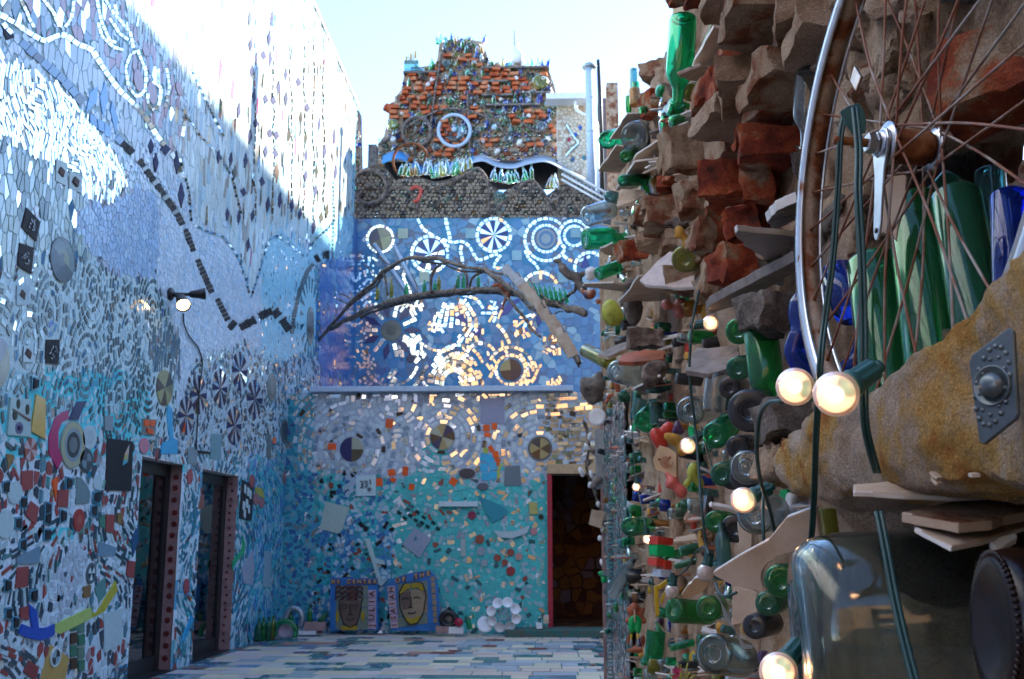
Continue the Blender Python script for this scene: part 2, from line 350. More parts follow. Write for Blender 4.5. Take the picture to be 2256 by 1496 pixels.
# ------------------------------------------------------------------ mosaics
def in_poly(x, y, poly):
    x = np.asarray(x, float); y = np.asarray(y, float); r = np.zeros(x.shape, bool); n = len(poly); j = n - 1
    for i in range(n):
        xi, yi = poly[i]; xj, yj = poly[j]
        if yi != yj:
            c = ((yi > y) != (yj > y)) & (x < (xj - xi) * (y - yi) / (yj - yi) + xi); r ^= c
        j = i
    return r
def clip(poly, nx, ny, d):
    """keep nx*x+ny*y <= d"""
    out = []; n = len(poly)
    for i in range(n):
        x0, y0 = poly[i]; x1, y1 = poly[(i + 1) % n]
        a = nx * x0 + ny * y0 - d; b = nx * x1 + ny * y1 - d
        if a <= 0: out.append((x0, y0))
        if (a < 0) != (b < 0) and a != b:
            t = a / (a - b); out.append((x0 + (x1 - x0) * t, y0 + (y1 - y0) * t))
    return out
class Mosaic:
    def __init__(s, o, u, v, n, w, h, res=0.01):
        s.o, s.u, s.v, s.n = [np.array(q, float) for q in (o, u, v, n)]
        s.w, s.h, s.res = w, h, res; s.tint = (1, 1, 1)
        s.occ = np.zeros((int(w / res) + 1, int(h / res) + 1), bool); s.tiles = []
    def inv(s, px, py):
        r = ray(px, py); t = ((s.o - C0) @ s.n) / (r @ s.n); P = C0 + r * t - s.o
        return (P @ s.u, P @ s.v)
    def pix(s, U, V):
        P = s.o + np.multiply.outer(np.asarray(U, float), s.u) + np.multiply.outer(np.asarray(V, float), s.v)
        return project(P)
    def cells(s, poly):
        a = np.asarray(poly); r = s.res
        i0, j0 = np.floor(a.min(0) / r).astype(int); i1, j1 = np.ceil(a.max(0) / r).astype(int)
        i0 = max(i0, 0); j0 = max(j0, 0); i1 = min(i1, s.occ.shape[0] - 1); j1 = min(j1, s.occ.shape[1] - 1)
        if i1 < i0 or j1 < j0: return None
        I, J = np.meshgrid(np.arange(i0, i1 + 1), np.arange(j0, j1 + 1), indexing='ij')
        m = in_poly(I * r, J * r, poly)
        if not m.any():
            c = a.mean(0) / r; I = np.array([min(max(int(round(c[0])), 0), s.occ.shape[0] - 1)]); J = np.array([min(max(int(round(c[1])), 0), s.occ.shape[1] - 1)]); return I, J
        return I[m], J[m]
    def add(s, poly, col, kind='c', th=0.006, tilt=0.012, tol=0.08, force=False, name='tile', mark=True, shade=0.12):
        c = s.cells(poly)
        if c is None: return False
        if not force and s.occ[c].mean() > tol: return False
        if mark: s.occ[c] = True
        k = 1 + rnd.uniform(-shade, shade)
        if kind == 'c' and sum(col) < .16: kind = 't'
        s.tiles.append((np.asarray(poly), tuple(x * k for x in col), kind, th * rnd.uniform(0.8, 1.3), tilt, name)); return True
    def px(s, pp, col, kind='c', **k):
        k.setdefault('force', True); k.setdefault('th', 0.011)
        return s.add([s.inv(*p) for p in pp], col, kind, **k)
    def disc(s, cx, cy, rx, ry, rings, sectors=None, name='disc', th=0.012, rot=0):
        """rings: list of (outer fraction, [sector colours]) from the outside in, ellipse given in the picture"""
        u0, v0 = s.inv(cx, cy); ua, va = s.inv(cx + rx, cy); ub, vb = s.inv(cx, cy - ry)
        uc, vc = s.inv(cx - rx, cy); ud, vd = s.inv(cx, cy + ry)
        ru = abs(ua - uc) / 2; rv = abs(vb - vd) / 2; u0 = (ua + uc) / 2
        full = [(u0 + (ru + .012) * math.cos(a), v0 + (rv + .012) * math.sin(a)) for a in np.linspace(0, 2 * math.pi, 24, endpoint=False)]
        c = s.cells(full)
        if c is not None: s.occ[c] = True
        for i, (fr, cols) in enumerate(rings):
            fi = rings[i + 1][0] if i + 1 < len(rings) else 0.0; n = len(cols)
            for k in range(n):
                a = np.linspace(rot + 2 * math.pi * k / n, rot + 2 * math.pi * (k + 1) / n, max(4, 25 // n))
                o = [(u0 + ru * fr * math.cos(t), v0 + rv * fr * math.sin(t)) for t in a]
                q = [(u0 + ru * fi * math.cos(t), v0 + rv * fi * math.sin(t)) for t in a[::-1]] if fi > 0 else [(u0, v0)]
                if n == 1: 
                    # full ring: two halves
                    h = len(a) // 2
                    for (x, y) in ((0, h + 1), (h, len(a))):
                        oo = [(u0 + ru * fr * math.cos(t), v0 + rv * fr * math.sin(t)) for t in a[x:y]]
                        qq = [(u0 + ru * fi * math.cos(t), v0 + rv * fi * math.sin(t)) for t in a[x:y][::-1]] if fi > 0 else [(u0, v0)]
                        s.tiles.append((np.array(oo + qq), cols[k], 'c', th, 0.0, name))
                    continue
                s.tiles.append((np.array(o + q), cols[k], 'c', th, 0.0, name))
    def star(s, cx, cy, rx, ry, n, cols, kinds='cc', inner=0.0, half=0.36):
        u0, v0 = s.inv(cx, cy); ua, _ = s.inv(cx + rx, cy); uc, _ = s.inv(cx - rx, cy); _, vb = s.inv(cx, cy - ry)
        ru = abs(ua - uc) / 2; rv = abs(vb - v0)
        for k in range(n):
            a = 2 * math.pi * k / n + 0.1; h = 2 * math.pi / n * half
            p = [(u0 + ru * inner * math.cos(a), v0 + rv * inner * math.sin(a)), (u0 + ru * math.cos(a - h), v0 + rv * math.sin(a - h)), (u0 + ru * math.cos(a + h), v0 + rv * math.sin(a + h))]
            s.add(p, cols[k % len(cols)], kinds[k % len(kinds)], force=True, th=0.009)
        full = [(u0 + ru * math.cos(a), v0 + rv * math.sin(a)) for a in np.linspace(0, 2 * math.pi, 20, endpoint=False)]
        c = s.cells(full)
        if c is not None: s.occ[c] = True
    def chain(s, line, L, w, col, kind='c', gap=0.15, th=0.009, force=False, tol=0.2, jit=0.1, every=None, seg=None):
        """pieces laid end to end along a line drawn in the picture (L, w picture pixels)"""
        P = [np.array(p, float) for p in line]; acc = 0; i = 0; pos = P[0].copy()
        d = [np.linalg.norm(P[k + 1] - P[k]) for k in range(len(P) - 1)]; T = sum(d); t = 0
        def pt(t):
            k = 0
            while k < len(d) - 1 and t > d[k]: t -= d[k]; k += 1
            q = P[k] + (P[k + 1] - P[k]) * min(1.0, t / max(d[k], 1e-6)); return q
        while t + L * 0.6 < T:
            l = L * rnd.uniform(1 - jit, 1 + jit); a = pt(t); b = pt(min(t + l * (1 - gap), T)); t += l; i += 1
            tn = b - a; nn = np.linalg.norm(tn)
            if nn < 0.5: continue
            tn /= nn; nr = np.array([-tn[1], tn[0]]) * w * rnd.uniform(0.85, 1.1)
            cc = col[i % len(col)] if isinstance(col[0], (tuple, list)) else col
            s.add([s.inv(*(a - nr)), s.inv(*(b - nr)), s.inv(*(b + nr)), s.inv(*(a + nr))], cc, kind, th=th, force=force, tol=tol)
    def rings(s, centers, dr, L, colf, zone, asp=1.0, wfill=0.72, gap=0.18, rmax=4.0, r0=0.02):
        """concentric courses of strips round each centre; every strip belongs to its nearest centre"""
        Cn = np.array([(c[0], c[1]) for c in centers]); wt = np.array([c[2] if len(c) > 2 else 0 for c in centers])
        for k, c in enumerate(centers):
            r = r0
            while r < rmax:
                n = max(5, int(2 * math.pi * r * (1 + asp) / 2 / L)); off = rnd.random() * 7
                th = off + 2 * math.pi * (np.arange(n) + 0.0) / n; h = math.pi / n * (1 - gap)
                U = c[0] + r * np.cos(th); V = c[1] + r * asp * np.sin(th)
                ok = (U > 0) & (U < s.w) & (V > 0) & (V < s.h)
                if ok.any():
                    dd = np.stack([np.hypot(U - q[0], (V - q[1]) / asp) - w_ for q, w_ in zip(Cn, wt)])
                    ok &= dd.argmin(0) == k
                    z = zone(*s.pix(U, V)); ok &= z
                if not ok.any():
                    r += dr
                    if r > rmax * 0.6 and not ok.any() and r > 0.8: break
                    continue
                for i in np.where(ok)[0]:
                    hw = dr * wfill / 2 * rnd.uniform(0.85, 1.12); t = th[i] + rnd.uniform(-.04, .04) * h; hh = h * rnd.uniform(0.8, 1.05)
                    q = [(c[0] + (r + sr * hw) * math.cos(t + st * hh), c[1] + asp * (r + sr * hw) * math.sin(t + st * hh)) for sr, st in ((-1, -1), (1, -1), (1, 1), (-1, 1))]
                    cc, kd = colf(float(U[i]), float(V[i])); s.add(q, cc, kd, tol=0.12)
                r += dr * rnd.uniform(0.95, 1.08)
    def voronoi(s, region, sp, colf, gap=0.006, ani=(1.0, 1.0), jit=0.42, tol=0.15, pad=0.2):
        """irregular shards over the part of the wall where region(px,py) holds; sp = spacing in metres"""
        su, sv = sp * ani[0], sp * ani[1]; nu, nv = int(s.w / su) + 1, int(s.h / sv) + 1
        I, J = np.meshgrid(np.arange(nu), np.arange(nv), indexing='ij')
        U = (I + 0.5 + 0.5 * (J % 2) + rng.uniform(-jit, jit, I.shape)) * su; V = (J + 0.5 + rng.uniform(-jit, jit, I.shape)) * sv
        PX, PY = s.pix(U, V); ok = region(PX, PY) & (PX > -520) & (PX < 2330) & (PY > -60) & (PY < 1560)
        for i, j in zip(*np.where(ok)):
            u, v = U[i, j], V[i, j]
            iu, jv = min(int(u / s.res), s.occ.shape[0] - 1), min(int(v / s.res), s.occ.shape[1] - 1)
            if u >= s.w or v >= s.h or s.occ[iu, jv]: continue
            poly = [(u - su * 1.2, v - sv * 1.2), (u + su * 1.2, v - sv * 1.2), (u + su * 1.2, v + sv * 1.2), (u - su * 1.2, v + sv * 1.2)]
            for a in (-2, -1, 0, 1, 2):
                for b in (-2, -1, 0, 1, 2):
                    if (a or b) and 0 <= i + a < nu and 0 <= j + b < nv:
                        x, y = U[i + a, j + b], V[i + a, j + b]; dx, dy = (x - u), (y - v)
                        # bisector in the stretched metric
                        mx, my = dx / (su * su), dy / (sv * sv); m = math.hypot(mx, my)
                        if m == 0: continue
                        d = (mx * (x + u) + my * (y + v)) / 2
                        poly = clip(poly, mx / m, my / m, d / m - gap / 2)
                        if len(poly) < 3: break
                if len(poly) < 3: break
            if len(poly) < 3: continue
            poly = [(min(max(p[0], 0.002), s.w - 0.002), min(max(p[1], 0.002), s.h - 0.002)) for p in poly]
            cc, kd = colf(float(PX[i, j]), float(PY[i, j]))
            if not s.add(poly, cc, kd, tol=tol):
                k = 0.6; s.add([(u + (p[0] - u) * k, v + (p[1] - v) * k) for p in poly], cc, kd, tol=0.25)
    def strips(s, region, sp, L, w, dirf, colf, tries=1, tol=0.1):
        """loose rows of strips, turned by dirf(px,py)"""
        nu, nv = int(s.w / sp) + 1, int(s.h / sp) + 1
        for t in range(tries):
            I, J = np.meshgrid(np.arange(nu), np.arange(nv), indexing='ij')
            U = (I + rng.uniform(0, 1, I.shape)) * sp; V = (J + rng.uniform(0, 1, I.shape)) * sp
            PX, PY = s.pix(U, V); ok = region(PX, PY) & (PX > -520) & (PX < 2330) & (PY > -60) & (PY < 1560)
            for i, j in zip(*np.where(ok)):
                u, v = U[i, j], V[i, j]
                if u < .02 or v < .02 or u > s.w - .02 or v > s.h - .02: continue
                a = dirf(PX[i, j], PY[i, j]); l = L * rnd.uniform(.6, 1.2) / 2; h = w * rnd.uniform(.7, 1.2) / 2
                ca, sa = math.cos(a), math.sin(a)
                q = [(u + x * ca - y * sa, v + x * sa + y * ca) for x, y in ((-l, -h), (l, -h), (l, h), (-l, h))]
                cc, kd = colf(float(PX[i, j]), float(PY[i, j])); s.add(q, cc, kd, tol=tol)
    def geo(s, T):
        """one piece: bevel-free prism with a slightly tipped face"""
        poly, col, kind, th, tilt, name = T
        n = len(poly); c = poly.mean(0)
        e = np.roll(poly, -1, 0); area = (poly[:, 0] * e[:, 1] - e[:, 0] * poly[:, 1]).sum()
        if area < 0: poly = poly[::-1]
        sl = rng.normal(0, 1, 2) * (tilt if kind != 'm' else 0.022)
        top = th + (poly - c) @ sl
        hand = np.cross(s.u, s.v) @ s.n
        b = s.o + np.multiply.outer(poly[:, 0], s.u) + np.multiply.outer(poly[:, 1], s.v)
        v = np.concatenate([b + np.multiply.outer(top, s.n), b - s.n * 0.004])
        f = [tuple(range(n))] + [(i, i + n, (i + 1) % n + n, (i + 1) % n) for i in range(n)]
        if hand < 0: f = [q[::-1] for q in f]
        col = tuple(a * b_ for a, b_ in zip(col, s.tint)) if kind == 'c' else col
        return v, f, col, {'c': 0, 'm': 1, 't': 2}[kind]
    def build(s, parent, n_parts=300, stuff='small_mosaic_pieces'):
        mats = [M['ceramic'], M['mirror'], M['matte']]
        ar = []
        for T in s.tiles:
            x, y = s.pix(T[0][:, 0], T[0][:, 1]); cx, cy = x.mean(), y.mean()
            a = abs((x * np.roll(y, -1) - np.roll(x, -1) * y).sum()) / 2
            ar.append(a if (0 < cx < 2256 and 0 < cy < 1496) else 0)
        order = np.argsort(ar)[::-1]; big = set(order[:n_parts].tolist())
        V, Fc, Cc, Mi = [], [], [], []; b = 0
        for i, T in enumerate(s.tiles):
            v, f, col, k = s.geo(T)
            if i in big:
                mesh(T[5], v, f, [mats[k]], parent, fcol=[col] * len(f))
            else:
                V.append(v); Fc.extend([tuple(q + b for q in g) for g in f]); Cc.extend([col] * len(f)); Mi.extend([k] * len(f)); b += len(v)
        if V:
            o = mesh(stuff, np.concatenate(V), Fc, mats, parent, midx=Mi, fcol=Cc); tag(o, kind='stuff')
        return len(s.tiles)
def grout_sheet(name, mo, cell, colf, parent, holes=(), h=0.0, bumpy=0.0015):
    nu, nv = int(round(mo.w / cell)), int(round(mo.h / cell))
    U, V = np.meshgrid(np.linspace(0, mo.w, nu + 1), np.linspace(0, mo.h, nv + 1), indexing='ij')
    H = h + rng.normal(0, bumpy, U.shape)
    P = mo.o + U[..., None] * mo.u + V[..., None] * mo.v + H[..., None] * mo.n
    f, c = [], []; idx = lambda i, j: i * (nv + 1) + j
    hand = np.cross(mo.u, mo.v) @ mo.n
    Uc, Vc = (U[:-1, :-1] + cell / 2), (V[:-1, :-1] + cell / 2); PX, PY = mo.pix(Uc, Vc)
    for i in range(nu):
        for j in range(nv):
            u, v = Uc[i, j], Vc[i, j]
            if any(a < u < b and q < v < r for a, b, q, r in holes): continue
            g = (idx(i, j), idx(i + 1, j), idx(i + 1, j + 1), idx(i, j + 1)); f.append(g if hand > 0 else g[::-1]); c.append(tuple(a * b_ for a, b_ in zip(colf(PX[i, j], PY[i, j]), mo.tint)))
    return mesh(name, P.reshape(-1, 3), f, [M['grout']], parent, fcol=c, smooth=True)
def pick(*opts):
    """opts: (weight, colour, kind)"""
    t = sum(o[0] for o in opts); x = rnd.random() * t
    for w, c, k in opts:
        x -= w
        if x <= 0: return c, k
    return opts[-1][1], opts[-1][2]
# ================================================================== SETTING
tag(mesh('ground', [(-400, -400, -.03), (400, -400, -.03), (400, 400, -.03), (-400, 400, -.03)], [(0, 1, 2, 3)], rough_mat('city_ground', [(0.3, (0.05, 0.05, 0.05)), (0.7, (0.12, 0.11, 0.10))], scale=2, bump=0.1)), kind='structure')

MIR = (0.86, 0.90, 0.92); DMIR = (0.50, 0.55, 0.58); WMIR = (0.92, 0.85, 0.74)
WHITE = (0.66, 0.66, 0.66); NAVY = (0.020, 0.025, 0.09); BLACK = (0.018, 0.018, 0.022)
KHAKI = (0.34, 0.28, 0.12); BROWN = (0.08, 0.045, 0.025); BEIGE = (0.42, 0.36, 0.28); TAN = (0.40, 0.26, 0.12)
GREY = (0.26, 0.28, 0.29); REDB = (0.30, 0.065, 0.05); ORANGE = (0.85, 0.09, 0.01); OCHRE = (0.62, 0.33, 0.07)
TEAL = (0.03, 0.24, 0.26); CYAN = (0.03, 0.36, 0.60); BLUE = (0.035, 0.13, 0.42); PINK = (0.46, 0.22, 0.24); LIL = (0.38, 0.38, 0.48)
GRN = (0.03, 0.16, 0.09); PALE = (0.50, 0.55, 0.56); SLATEB = (0.16, 0.27, 0.42)

# ---------------------------------------------------------------- left wall
LW = empty('mosaic_wall', (-3.8, 12, 0), 'tall left-hand wall covered in mirror and tile mosaic, its top in full sun', 'wall')
Y0, Y1, HT = 5.0, 19.6, 10.0
lm = Mosaic((-3.8, Y0, 0), (0, 1, 0), (0, 0, 1), (1, 0, 0), Y1 - Y0, HT); lm.tint = (.93, 1.14, 1.16)  # tint puts the cyan cast of the open shade into tile and grout colours
D1 = (9.6 - Y0, 10.75 - Y0); D2 = (11.35 - Y0, 12.7 - Y0); DH = 2.08
doors_uv = [(D1[0], D1[1], -1, DH), (D2[0], D2[1], -1, DH)]
for a, b, c, d in doors_uv:
    lm.occ[int(a / .01):int(b / .01) + 1, 0:int(d / .01) + 1] = True
zA = [(-400, -300), (-300, -100), (0, 30), (60, 70), (100, 92), (140, 75), (200, 110), (260, 200), (300, 240), (330, 290), (385, 345), (400, 260), (385, 160), (300, 60), (230, -20), (100, -200)]
Mcurve = [(-60, 5), (0, 33), (30, 50), (62, 72), (95, 92), (115, 82), (140, 74), (170, 98), (200, 108), (232, 160), (262, 200), (300, 235), (322, 262), (345, 300), (385, 350), (405, 400)]
Scurve = [(-60, 30), (0, 68), (20, 82), (50, 105), (100, 150), (140, 185), (185, 230), (230, 270), (290, 335), (320, 372), (350, 415), (385, 465), (405, 500), (430, 570), (470, 650), (510, 712), (540, 722), (600, 682), (638, 733), (655, 650), (685, 585), (740, 567), (770, 560)]
zB = Mcurve + Scurve[:11][::-1]
zC = [(-200, 40), (0, 115), (45, 150), (90, 165), (130, 190), (165, 225), (205, 285), (250, 335), (285, 395), (268, 430), (222, 442), (150, 388), (90, 335), (0, 300), (-200, 260)]
zE = [(165, 500), (180, 455), (235, 440), (285, 430), (300, 400), (345, 440), (352, 560), (340, 610), (250, 600), (200, 560)]
zG = [(280, 380), (330, 375), (385, 465), (405, 500), (430, 570), (470, 650), (510, 712), (540, 722), (600, 682), (638, 733), (655, 650), (685, 585), (740, 567), (775, 565), (775, 470), (700, 500), (680, 560), (620, 508), (590, 525), (553, 655), (540, 600), (500, 520), (430, 490), (420, 420), (385, 345), (330, 290), (300, 350)]
zG2 = [(352, 440), (385, 465), (405, 500), (430, 570), (470, 650), (510, 712), (540, 722), (600, 682), (638, 733), (655, 650), (690, 590), (700, 770), (600, 800), (540, 750), (430, 790), (390, 900), (380, 700), (345, 620)]
zI = [(385, 800), (430, 770), (520, 740), (700, 790), (720, 1000), (385, 1000)]
zF = [(140, 600), (200, 560), (250, 600), (345, 610), (390, 700), (388, 960), (-540, 960), (-540, 600)]
blueR = [(700, 600), (775, 480), (790, 860), (690, 860)]
def tealmix(px, py):
    return min(1, max(0, (px - 380) / 250 + (py - 1150) / 400))
def lw_grout(px, py):
    n = noise.noise(Vector((px * .011, py * .011, 3)))
    if py < -100 or px > 380 and py < 480: return (0.60, 0.58, 0.55)
    if in_poly(px, py, blueR): return (0.05, 0.17, 0.40)
    if in_poly(px, py, zA): return (0.42, 0.55, 0.56)
    if in_poly(px, py, zE): return (0.62, 0.56, 0.66)
    if in_poly(px, py, zG) or in_poly(px, py, zG2):
        return (0.62, 0.60, 0.68) if px < 575 else (0.42, 0.62, 0.70)
    if py < 520: return (0.60, 0.66, 0.68)
    if px > 600 and py < 1000: return (0.18, 0.38, 0.50)
    if py > 1020:
        k = tealmix(px, py)
        if k > 0.35 + n * .5: return (0.10, 0.34, 0.52) if n < .1 else (0.10, 0.44, 0.50)
        return (0.72, 0.72, 0.78) if n < .25 or py > 1200 else (0.12, 0.58, 0.62)
    if py > 820 and px < 330: return (0.14, 0.60, 0.66) if n > -.2 else (0.46, 0.62, 0.66)
    if px > 640 and py > 760: return (0.10, 0.34, 0.44)
    return (0.66, 0.71, 0.72)
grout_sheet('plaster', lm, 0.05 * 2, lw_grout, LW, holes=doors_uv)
# --- features drawn by hand, in picture coordinates
lm.chain(Mcurve, 17, 5.5, MIR, 'm', force=True)
lm.chain([(-20, 5), (10, 60), (30, 80)], 17, 5, MIR, 'm')
for ln in ([(40, -10), (62, 40), (75, 66)], [(90, -5), (118, 30), (128, 60)], [(163, -10), (155, 40), (140, 60)], [(210, -5), (222, 50), (240, 90), (262, 95)],
           [(230, 0), (250, 30), (275, 60)], [(300, 110), (320, 155), (318, 200), (300, 215), (280, 190), (275, 150), (285, 120), (300, 112)],
           [(335, 180), (352, 190), (350, 230), (335, 245), (322, 225), (325, 190)], [(365, 150), (372, 190), (362, 240)], [(405, 240), (408, 260), (400, 300)],
           [(215, 50), (222, 80), (250, 105), (270, 110)], [(240, 40), (262, 75), (285, 90)], [(285, 70), (292, 105)], [(250, 10), (262, 45)]):
    lm.chain(ln, 13, 3.2, MIR, 'm')
sq = [SLATEB, SLATEB, SLATEB, (0.05, 0.06, 0.09), SLATEB, SLATEB]
lm.chain([(45, 92), (100, 143), (140, 178), (182, 228)], 21, 9, sq, gap=.06, force=True)
lm.chain([(10, 60), (28, 98)], 30, 9, [(0.03, .03, .05)], force=True)
lm.chain([(255, 302), (292, 338)], 17, 8, [SLATEB, SLATEB, BLACK, BLACK], gap=.06, force=True)
for pp in ([(188, 247), (196, 204), (213, 190), (211, 226)], [(218, 214), (229, 181), (236, 214), (226, 262)], [(241, 246), (245, 221), (258, 262), (253, 297)],
           [(196, 250), (210, 258), (214, 284), (197, 272)], [(212, 262), (226, 268), (227, 292), (214, 286)], [(229, 272), (242, 280), (241, 304), (229, 298)]):
    lm.px(pp, (0.10, 0.30, 0.56))
lm.chain([(305, 352), (350, 415), (385, 465), (403, 498)], 9.5, 7, [BLACK, (0.06, .05, .03), BLACK, (0.40, .38, .36)], gap=.16, force=True)
for a, b in (((407, 505), (428, 560)), ((434, 572), (467, 648)), ((477, 658), (502, 706))): lm.chain([a, b], 9, 6.2, [BLACK, BLACK, (0.05, .04, .03)], gap=.2, force=True)
lm.chain([(506, 712), (520, 724)], 7, 12, [BLACK], gap=.2, force=True)
lm.chain([(528, 722), (565, 702)], 6.5, 8.5, [BLACK], gap=.2, force=True); lm.chain([(570, 698), (598, 684)], 6.5, 8.5, [BLACK], gap=.2, force=True)
lm.chain([(603, 684), (616, 700)], 6, 10, [BLACK], gap=.2, force=True); lm.chain([(620, 704), (637, 728)], 6, 9, [BLACK], gap=.2, force=True)
lm.chain([(642, 735), (648, 690), (660, 640), (676, 598), (692, 578)], 7, 4.5, [(.03, .06, .07)], gap=.2, force=True)
lm.chain([(694, 572), (706, 566)], 5, 9, [BLACK], gap=.2, force=True); lm.chain([(710, 562), (728, 562)], 5, 9, [BLACK], gap=.2, force=True)
lm.chain([(733, 400), (733, 480), (732, 570)], 9, 2, [(.03, .12, .16)], gap=.3, force=True)
for px, py, w, h in ((331, 322, 7, 17), (363, 329, 12, 12), (341, 358, 6, 22), (387, 358, 6, 26), (398, 430, 7, 28)):
    lm.px([(px - w, py), (px, py - h), (px + w, py), (px, py + h)], NAVY)
# tall navy diamonds in the sunlit upper part
dia = [(549, 40), (597, 43), (592, 85), (551, 100), (594, 130), (553, 157), (628, 164), (612, 194), (558, 214), (629, 217), (524, 244), (661, 261), (702, 274), (549, 301), (635, 298), (672, 304), (584, 334), (673, 343), (539, 354), (714, 334), (515, 380), (672, 388), (696, 378), (615, 441), (642, 453), (589, 451), (555, 475), (525, 478), (694, 421), (719, 465), (706, 480), (480, 345), (507, 352), (545, 540), (563, 130), (690, 500), (660, 470), (500, 470), (735, 300), (738, 380)]
for px, py in dia:
    h = 15 + rnd.random() * 4; w = 3.6 + (rnd.random() * 1.4)
    lm.px([(px - w, py - 2), (px + w * .4, py - h), (px + w, py + 2), (px - w * .4, py + h)], NAVY if rnd.random() < .75 else (0.10, 0.08, 0.06))
for px, py in [(656, 181), (601, 222), (583, 219), (676, 237), (563, 271), (593, 294), (608, 298), (605, 338), (576, 400), (535, 423), (579, 122)]:
    w = 6.5; lm.px([(px - w, py - 3), (px + 1, py - w - 4), (px + w, py + 3), (px - 1, py + w + 4)], NAVY)
lm.px([(602, 380), (609, 355), (614, 380), (609, 405)], BROWN)
# thin lines of dark and mirror strips running down the sunlit part
for x0 in (560, 600, 640, 668, 690, 712):
    lm.chain([(x0 + rnd.uniform(-4, 4), y) for y in range(-20, 520, 30)], 17, 1.6, [MIR, MIR, (.2, .25, .3)], 'm', gap=.25, tol=.5)
for ln in ([(425, 495), (455, 510), (490, 520), (520, 560), (540, 610), (548, 650)], [(552, 655), (570, 600), (590, 530), (610, 518), (640, 540), (670, 565)], [(675, 565), (690, 530), (720, 505), (740, 480)], [(420, 150), (470, 260), (492, 300)], [(395, 350), (415, 420), (420, 490)], [(410, 255), (440, 300), (480, 340), (510, 390), (530, 470)]):
    lm.chain(ln, 9, 2.2, [(.10, .22, .28), MIR], 'm', gap=.2, tol=.5)
# black cast tiles and little picture tiles
for pp in ([(55, 457), (85, 487), (78, 532), (45, 502)], [(40, 535), (72, 546), (65, 603), (36, 585)], [(100, 748), (129, 748), (126, 802), (97, 800)]):
    lm.px(pp, BLACK, name='cast_tile')
    cx = sum(p[0] for p in pp) / 4; cy = sum(p[1] for p in pp) / 4
    for k in range(14):
        a = rnd.uniform(0, 6.3); q = rnd.uniform(.2, .62); x = cx + math.cos(a) * 13 * q; y = cy + math.sin(a) * 27 * q; lm.add([lm.inv(x - 1.2, y - 2), lm.inv(x + 1.2, y - 2), lm.inv(x + 1.2, y + 2), lm.inv(x - 1.2, y + 2)], (.10, .10, .11), 'c', th=.018, force=True, mark=False)
for pp, c in (([(35, 628), (62, 628), (60, 672), (34, 672)], (.18, .25, .30)), ([(50, 762), (70, 762), (70, 798), (48, 798)], (.20, .25, .30)), ([(122, 350), (146, 360), (143, 410), (120, 398)], (.20, .21, .17)), ([(150, 375), (180, 390), (176, 425), (150, 415)], (.22, .22, .18))):
    lm.px(pp, c, name='picture_tile')
    cx = sum(p[0] for p in pp) / 4; cy = sum(p[1] for p in pp) / 4
    lm.px([(cx - 7, cy), (cx - 2, cy - 12), (cx + 6, cy - 3), (cx + 3, cy + 11)], (.10, .06, .05), th=.017, mark=False, kind='t')
lm.disc(135, 572, 28, 51, [(1.0, [(.02, .03, .04)]), (0.94, [(.10, .11, .13), (.04, .05, .08), (.02, .035, .05), (.12, .15, .15)]), (.78, [(.16, .18, .19), (.05, .06, .09), (.02, .035, .05), (.10, .14, .13)]), (.5, [(.22, .22, .18), (.07, .08, .10), (.02, .035, .05), (.25, .23, .12)]), (.28, [(.10, .11, .13), (.10, .11, .13), (.10, .11, .13), (.22, .20, .12)])], rot=1.2)
lm.disc(-3, 800, 22, 56, [(1.0, [NAVY, NAVY, BROWN, (.12, .09, .04)])], rot=.9)
lm.disc(361, 854, 18, 40, [(1.0, [(.03, .02, .015), KHAKI, KHAKI, BROWN, KHAKI, BROWN, KHAKI, (.20, .17, .08)])], rot=.4)
lm.disc(158, 980, 27, 53, [(1.0, [(.34, .32, .24)]), (.92, [(.42, .36, .22)]), (.72, [(.24, .28, .30)]), (.54, [(.02, .03, .04)]), (.34, [(.14, .16, .16)])])
lm.disc(683, 718, 8, 44, [(1.0, [(.10, .14, .14)]), (.7, [(.05, .07, .08)])]); lm.star(683, 700, 22, 92, 18, [(.02, .12, .16)], inner=.62, half=.2)
lm.disc(598, 853, 10, 32, [(1.0, [(.16, .18, .17)]), (.8, [(.10, .11, .11)]), (.5, [(.18, .19, .17)])])
lm.disc(626, 950, 9, 27, [(1.0, [(.14, .13, .12)]), (.75, [(.06, .06, .07)])])
lm.disc(172, 1146, 12, 25, [(1.0, [(.40, .035, .03)]), (.4, [(.45, .08, .06)])]); lm.disc(65, 990, 14, 26, [(1.0, [REDB, (.55, .35, .35), REDB, (.55, .35, .35), REDB, (.55, .35, .35), REDB, (.55, .35, .35)])])
lm.disc(195, 963, 16, 27, [(1.0, [PALE]), (.6, [(.42, .46, .48)])]); lm.disc(188, 1015, 15, 26, [(1.0, [(.05, .06, .07)]), (.7, [(.18, .22, .25), (.05, .06, .08), (.20, .24, .28), (.05, .06, .08)])])
lm.disc(316, 982, 11, 18, [(1.0, [(.62, .20, .25)])]); lm.disc(213, 1063, 10, 17, [(1.0, [PALE])]); lm.disc(30, 1085, 16, 25, [(1.0, [PALE])]); lm.disc(10, 1155, 18, 32, [(1.0, [PALE])])
lm.disc(199, 1263, 10, 23, [(1.0, [(.10, .10, .11)]), (.7, [WHITE, BLACK, WHITE, BLACK, WHITE, BLACK])])
for cx, cy in ((303, 177), (333, 205)): lm.disc(cx, cy, 11, 24, [(1.0, [(.42, .19, .20)])])
lm.disc(393, 195, 8, 15, [(1.0, [(.44, .18, .18)])])
for cx, cy, ry in ((417, 1050, 17), (409, 1292, 17), (554, 1060, 14)): lm.disc(cx, cy, 6, ry, [(1.0, [(.42, .07, .07)])])
for cx, cy, ry in ((563, 1100, 14), (575, 1108, 12), (628, 1052, 16)): lm.disc(cx, cy, 6, ry, [(1.0, [(.42, .12, .12)])])
lm.px([(78, 868), (98, 880), (97, 968), (66, 950)], OCHRE)
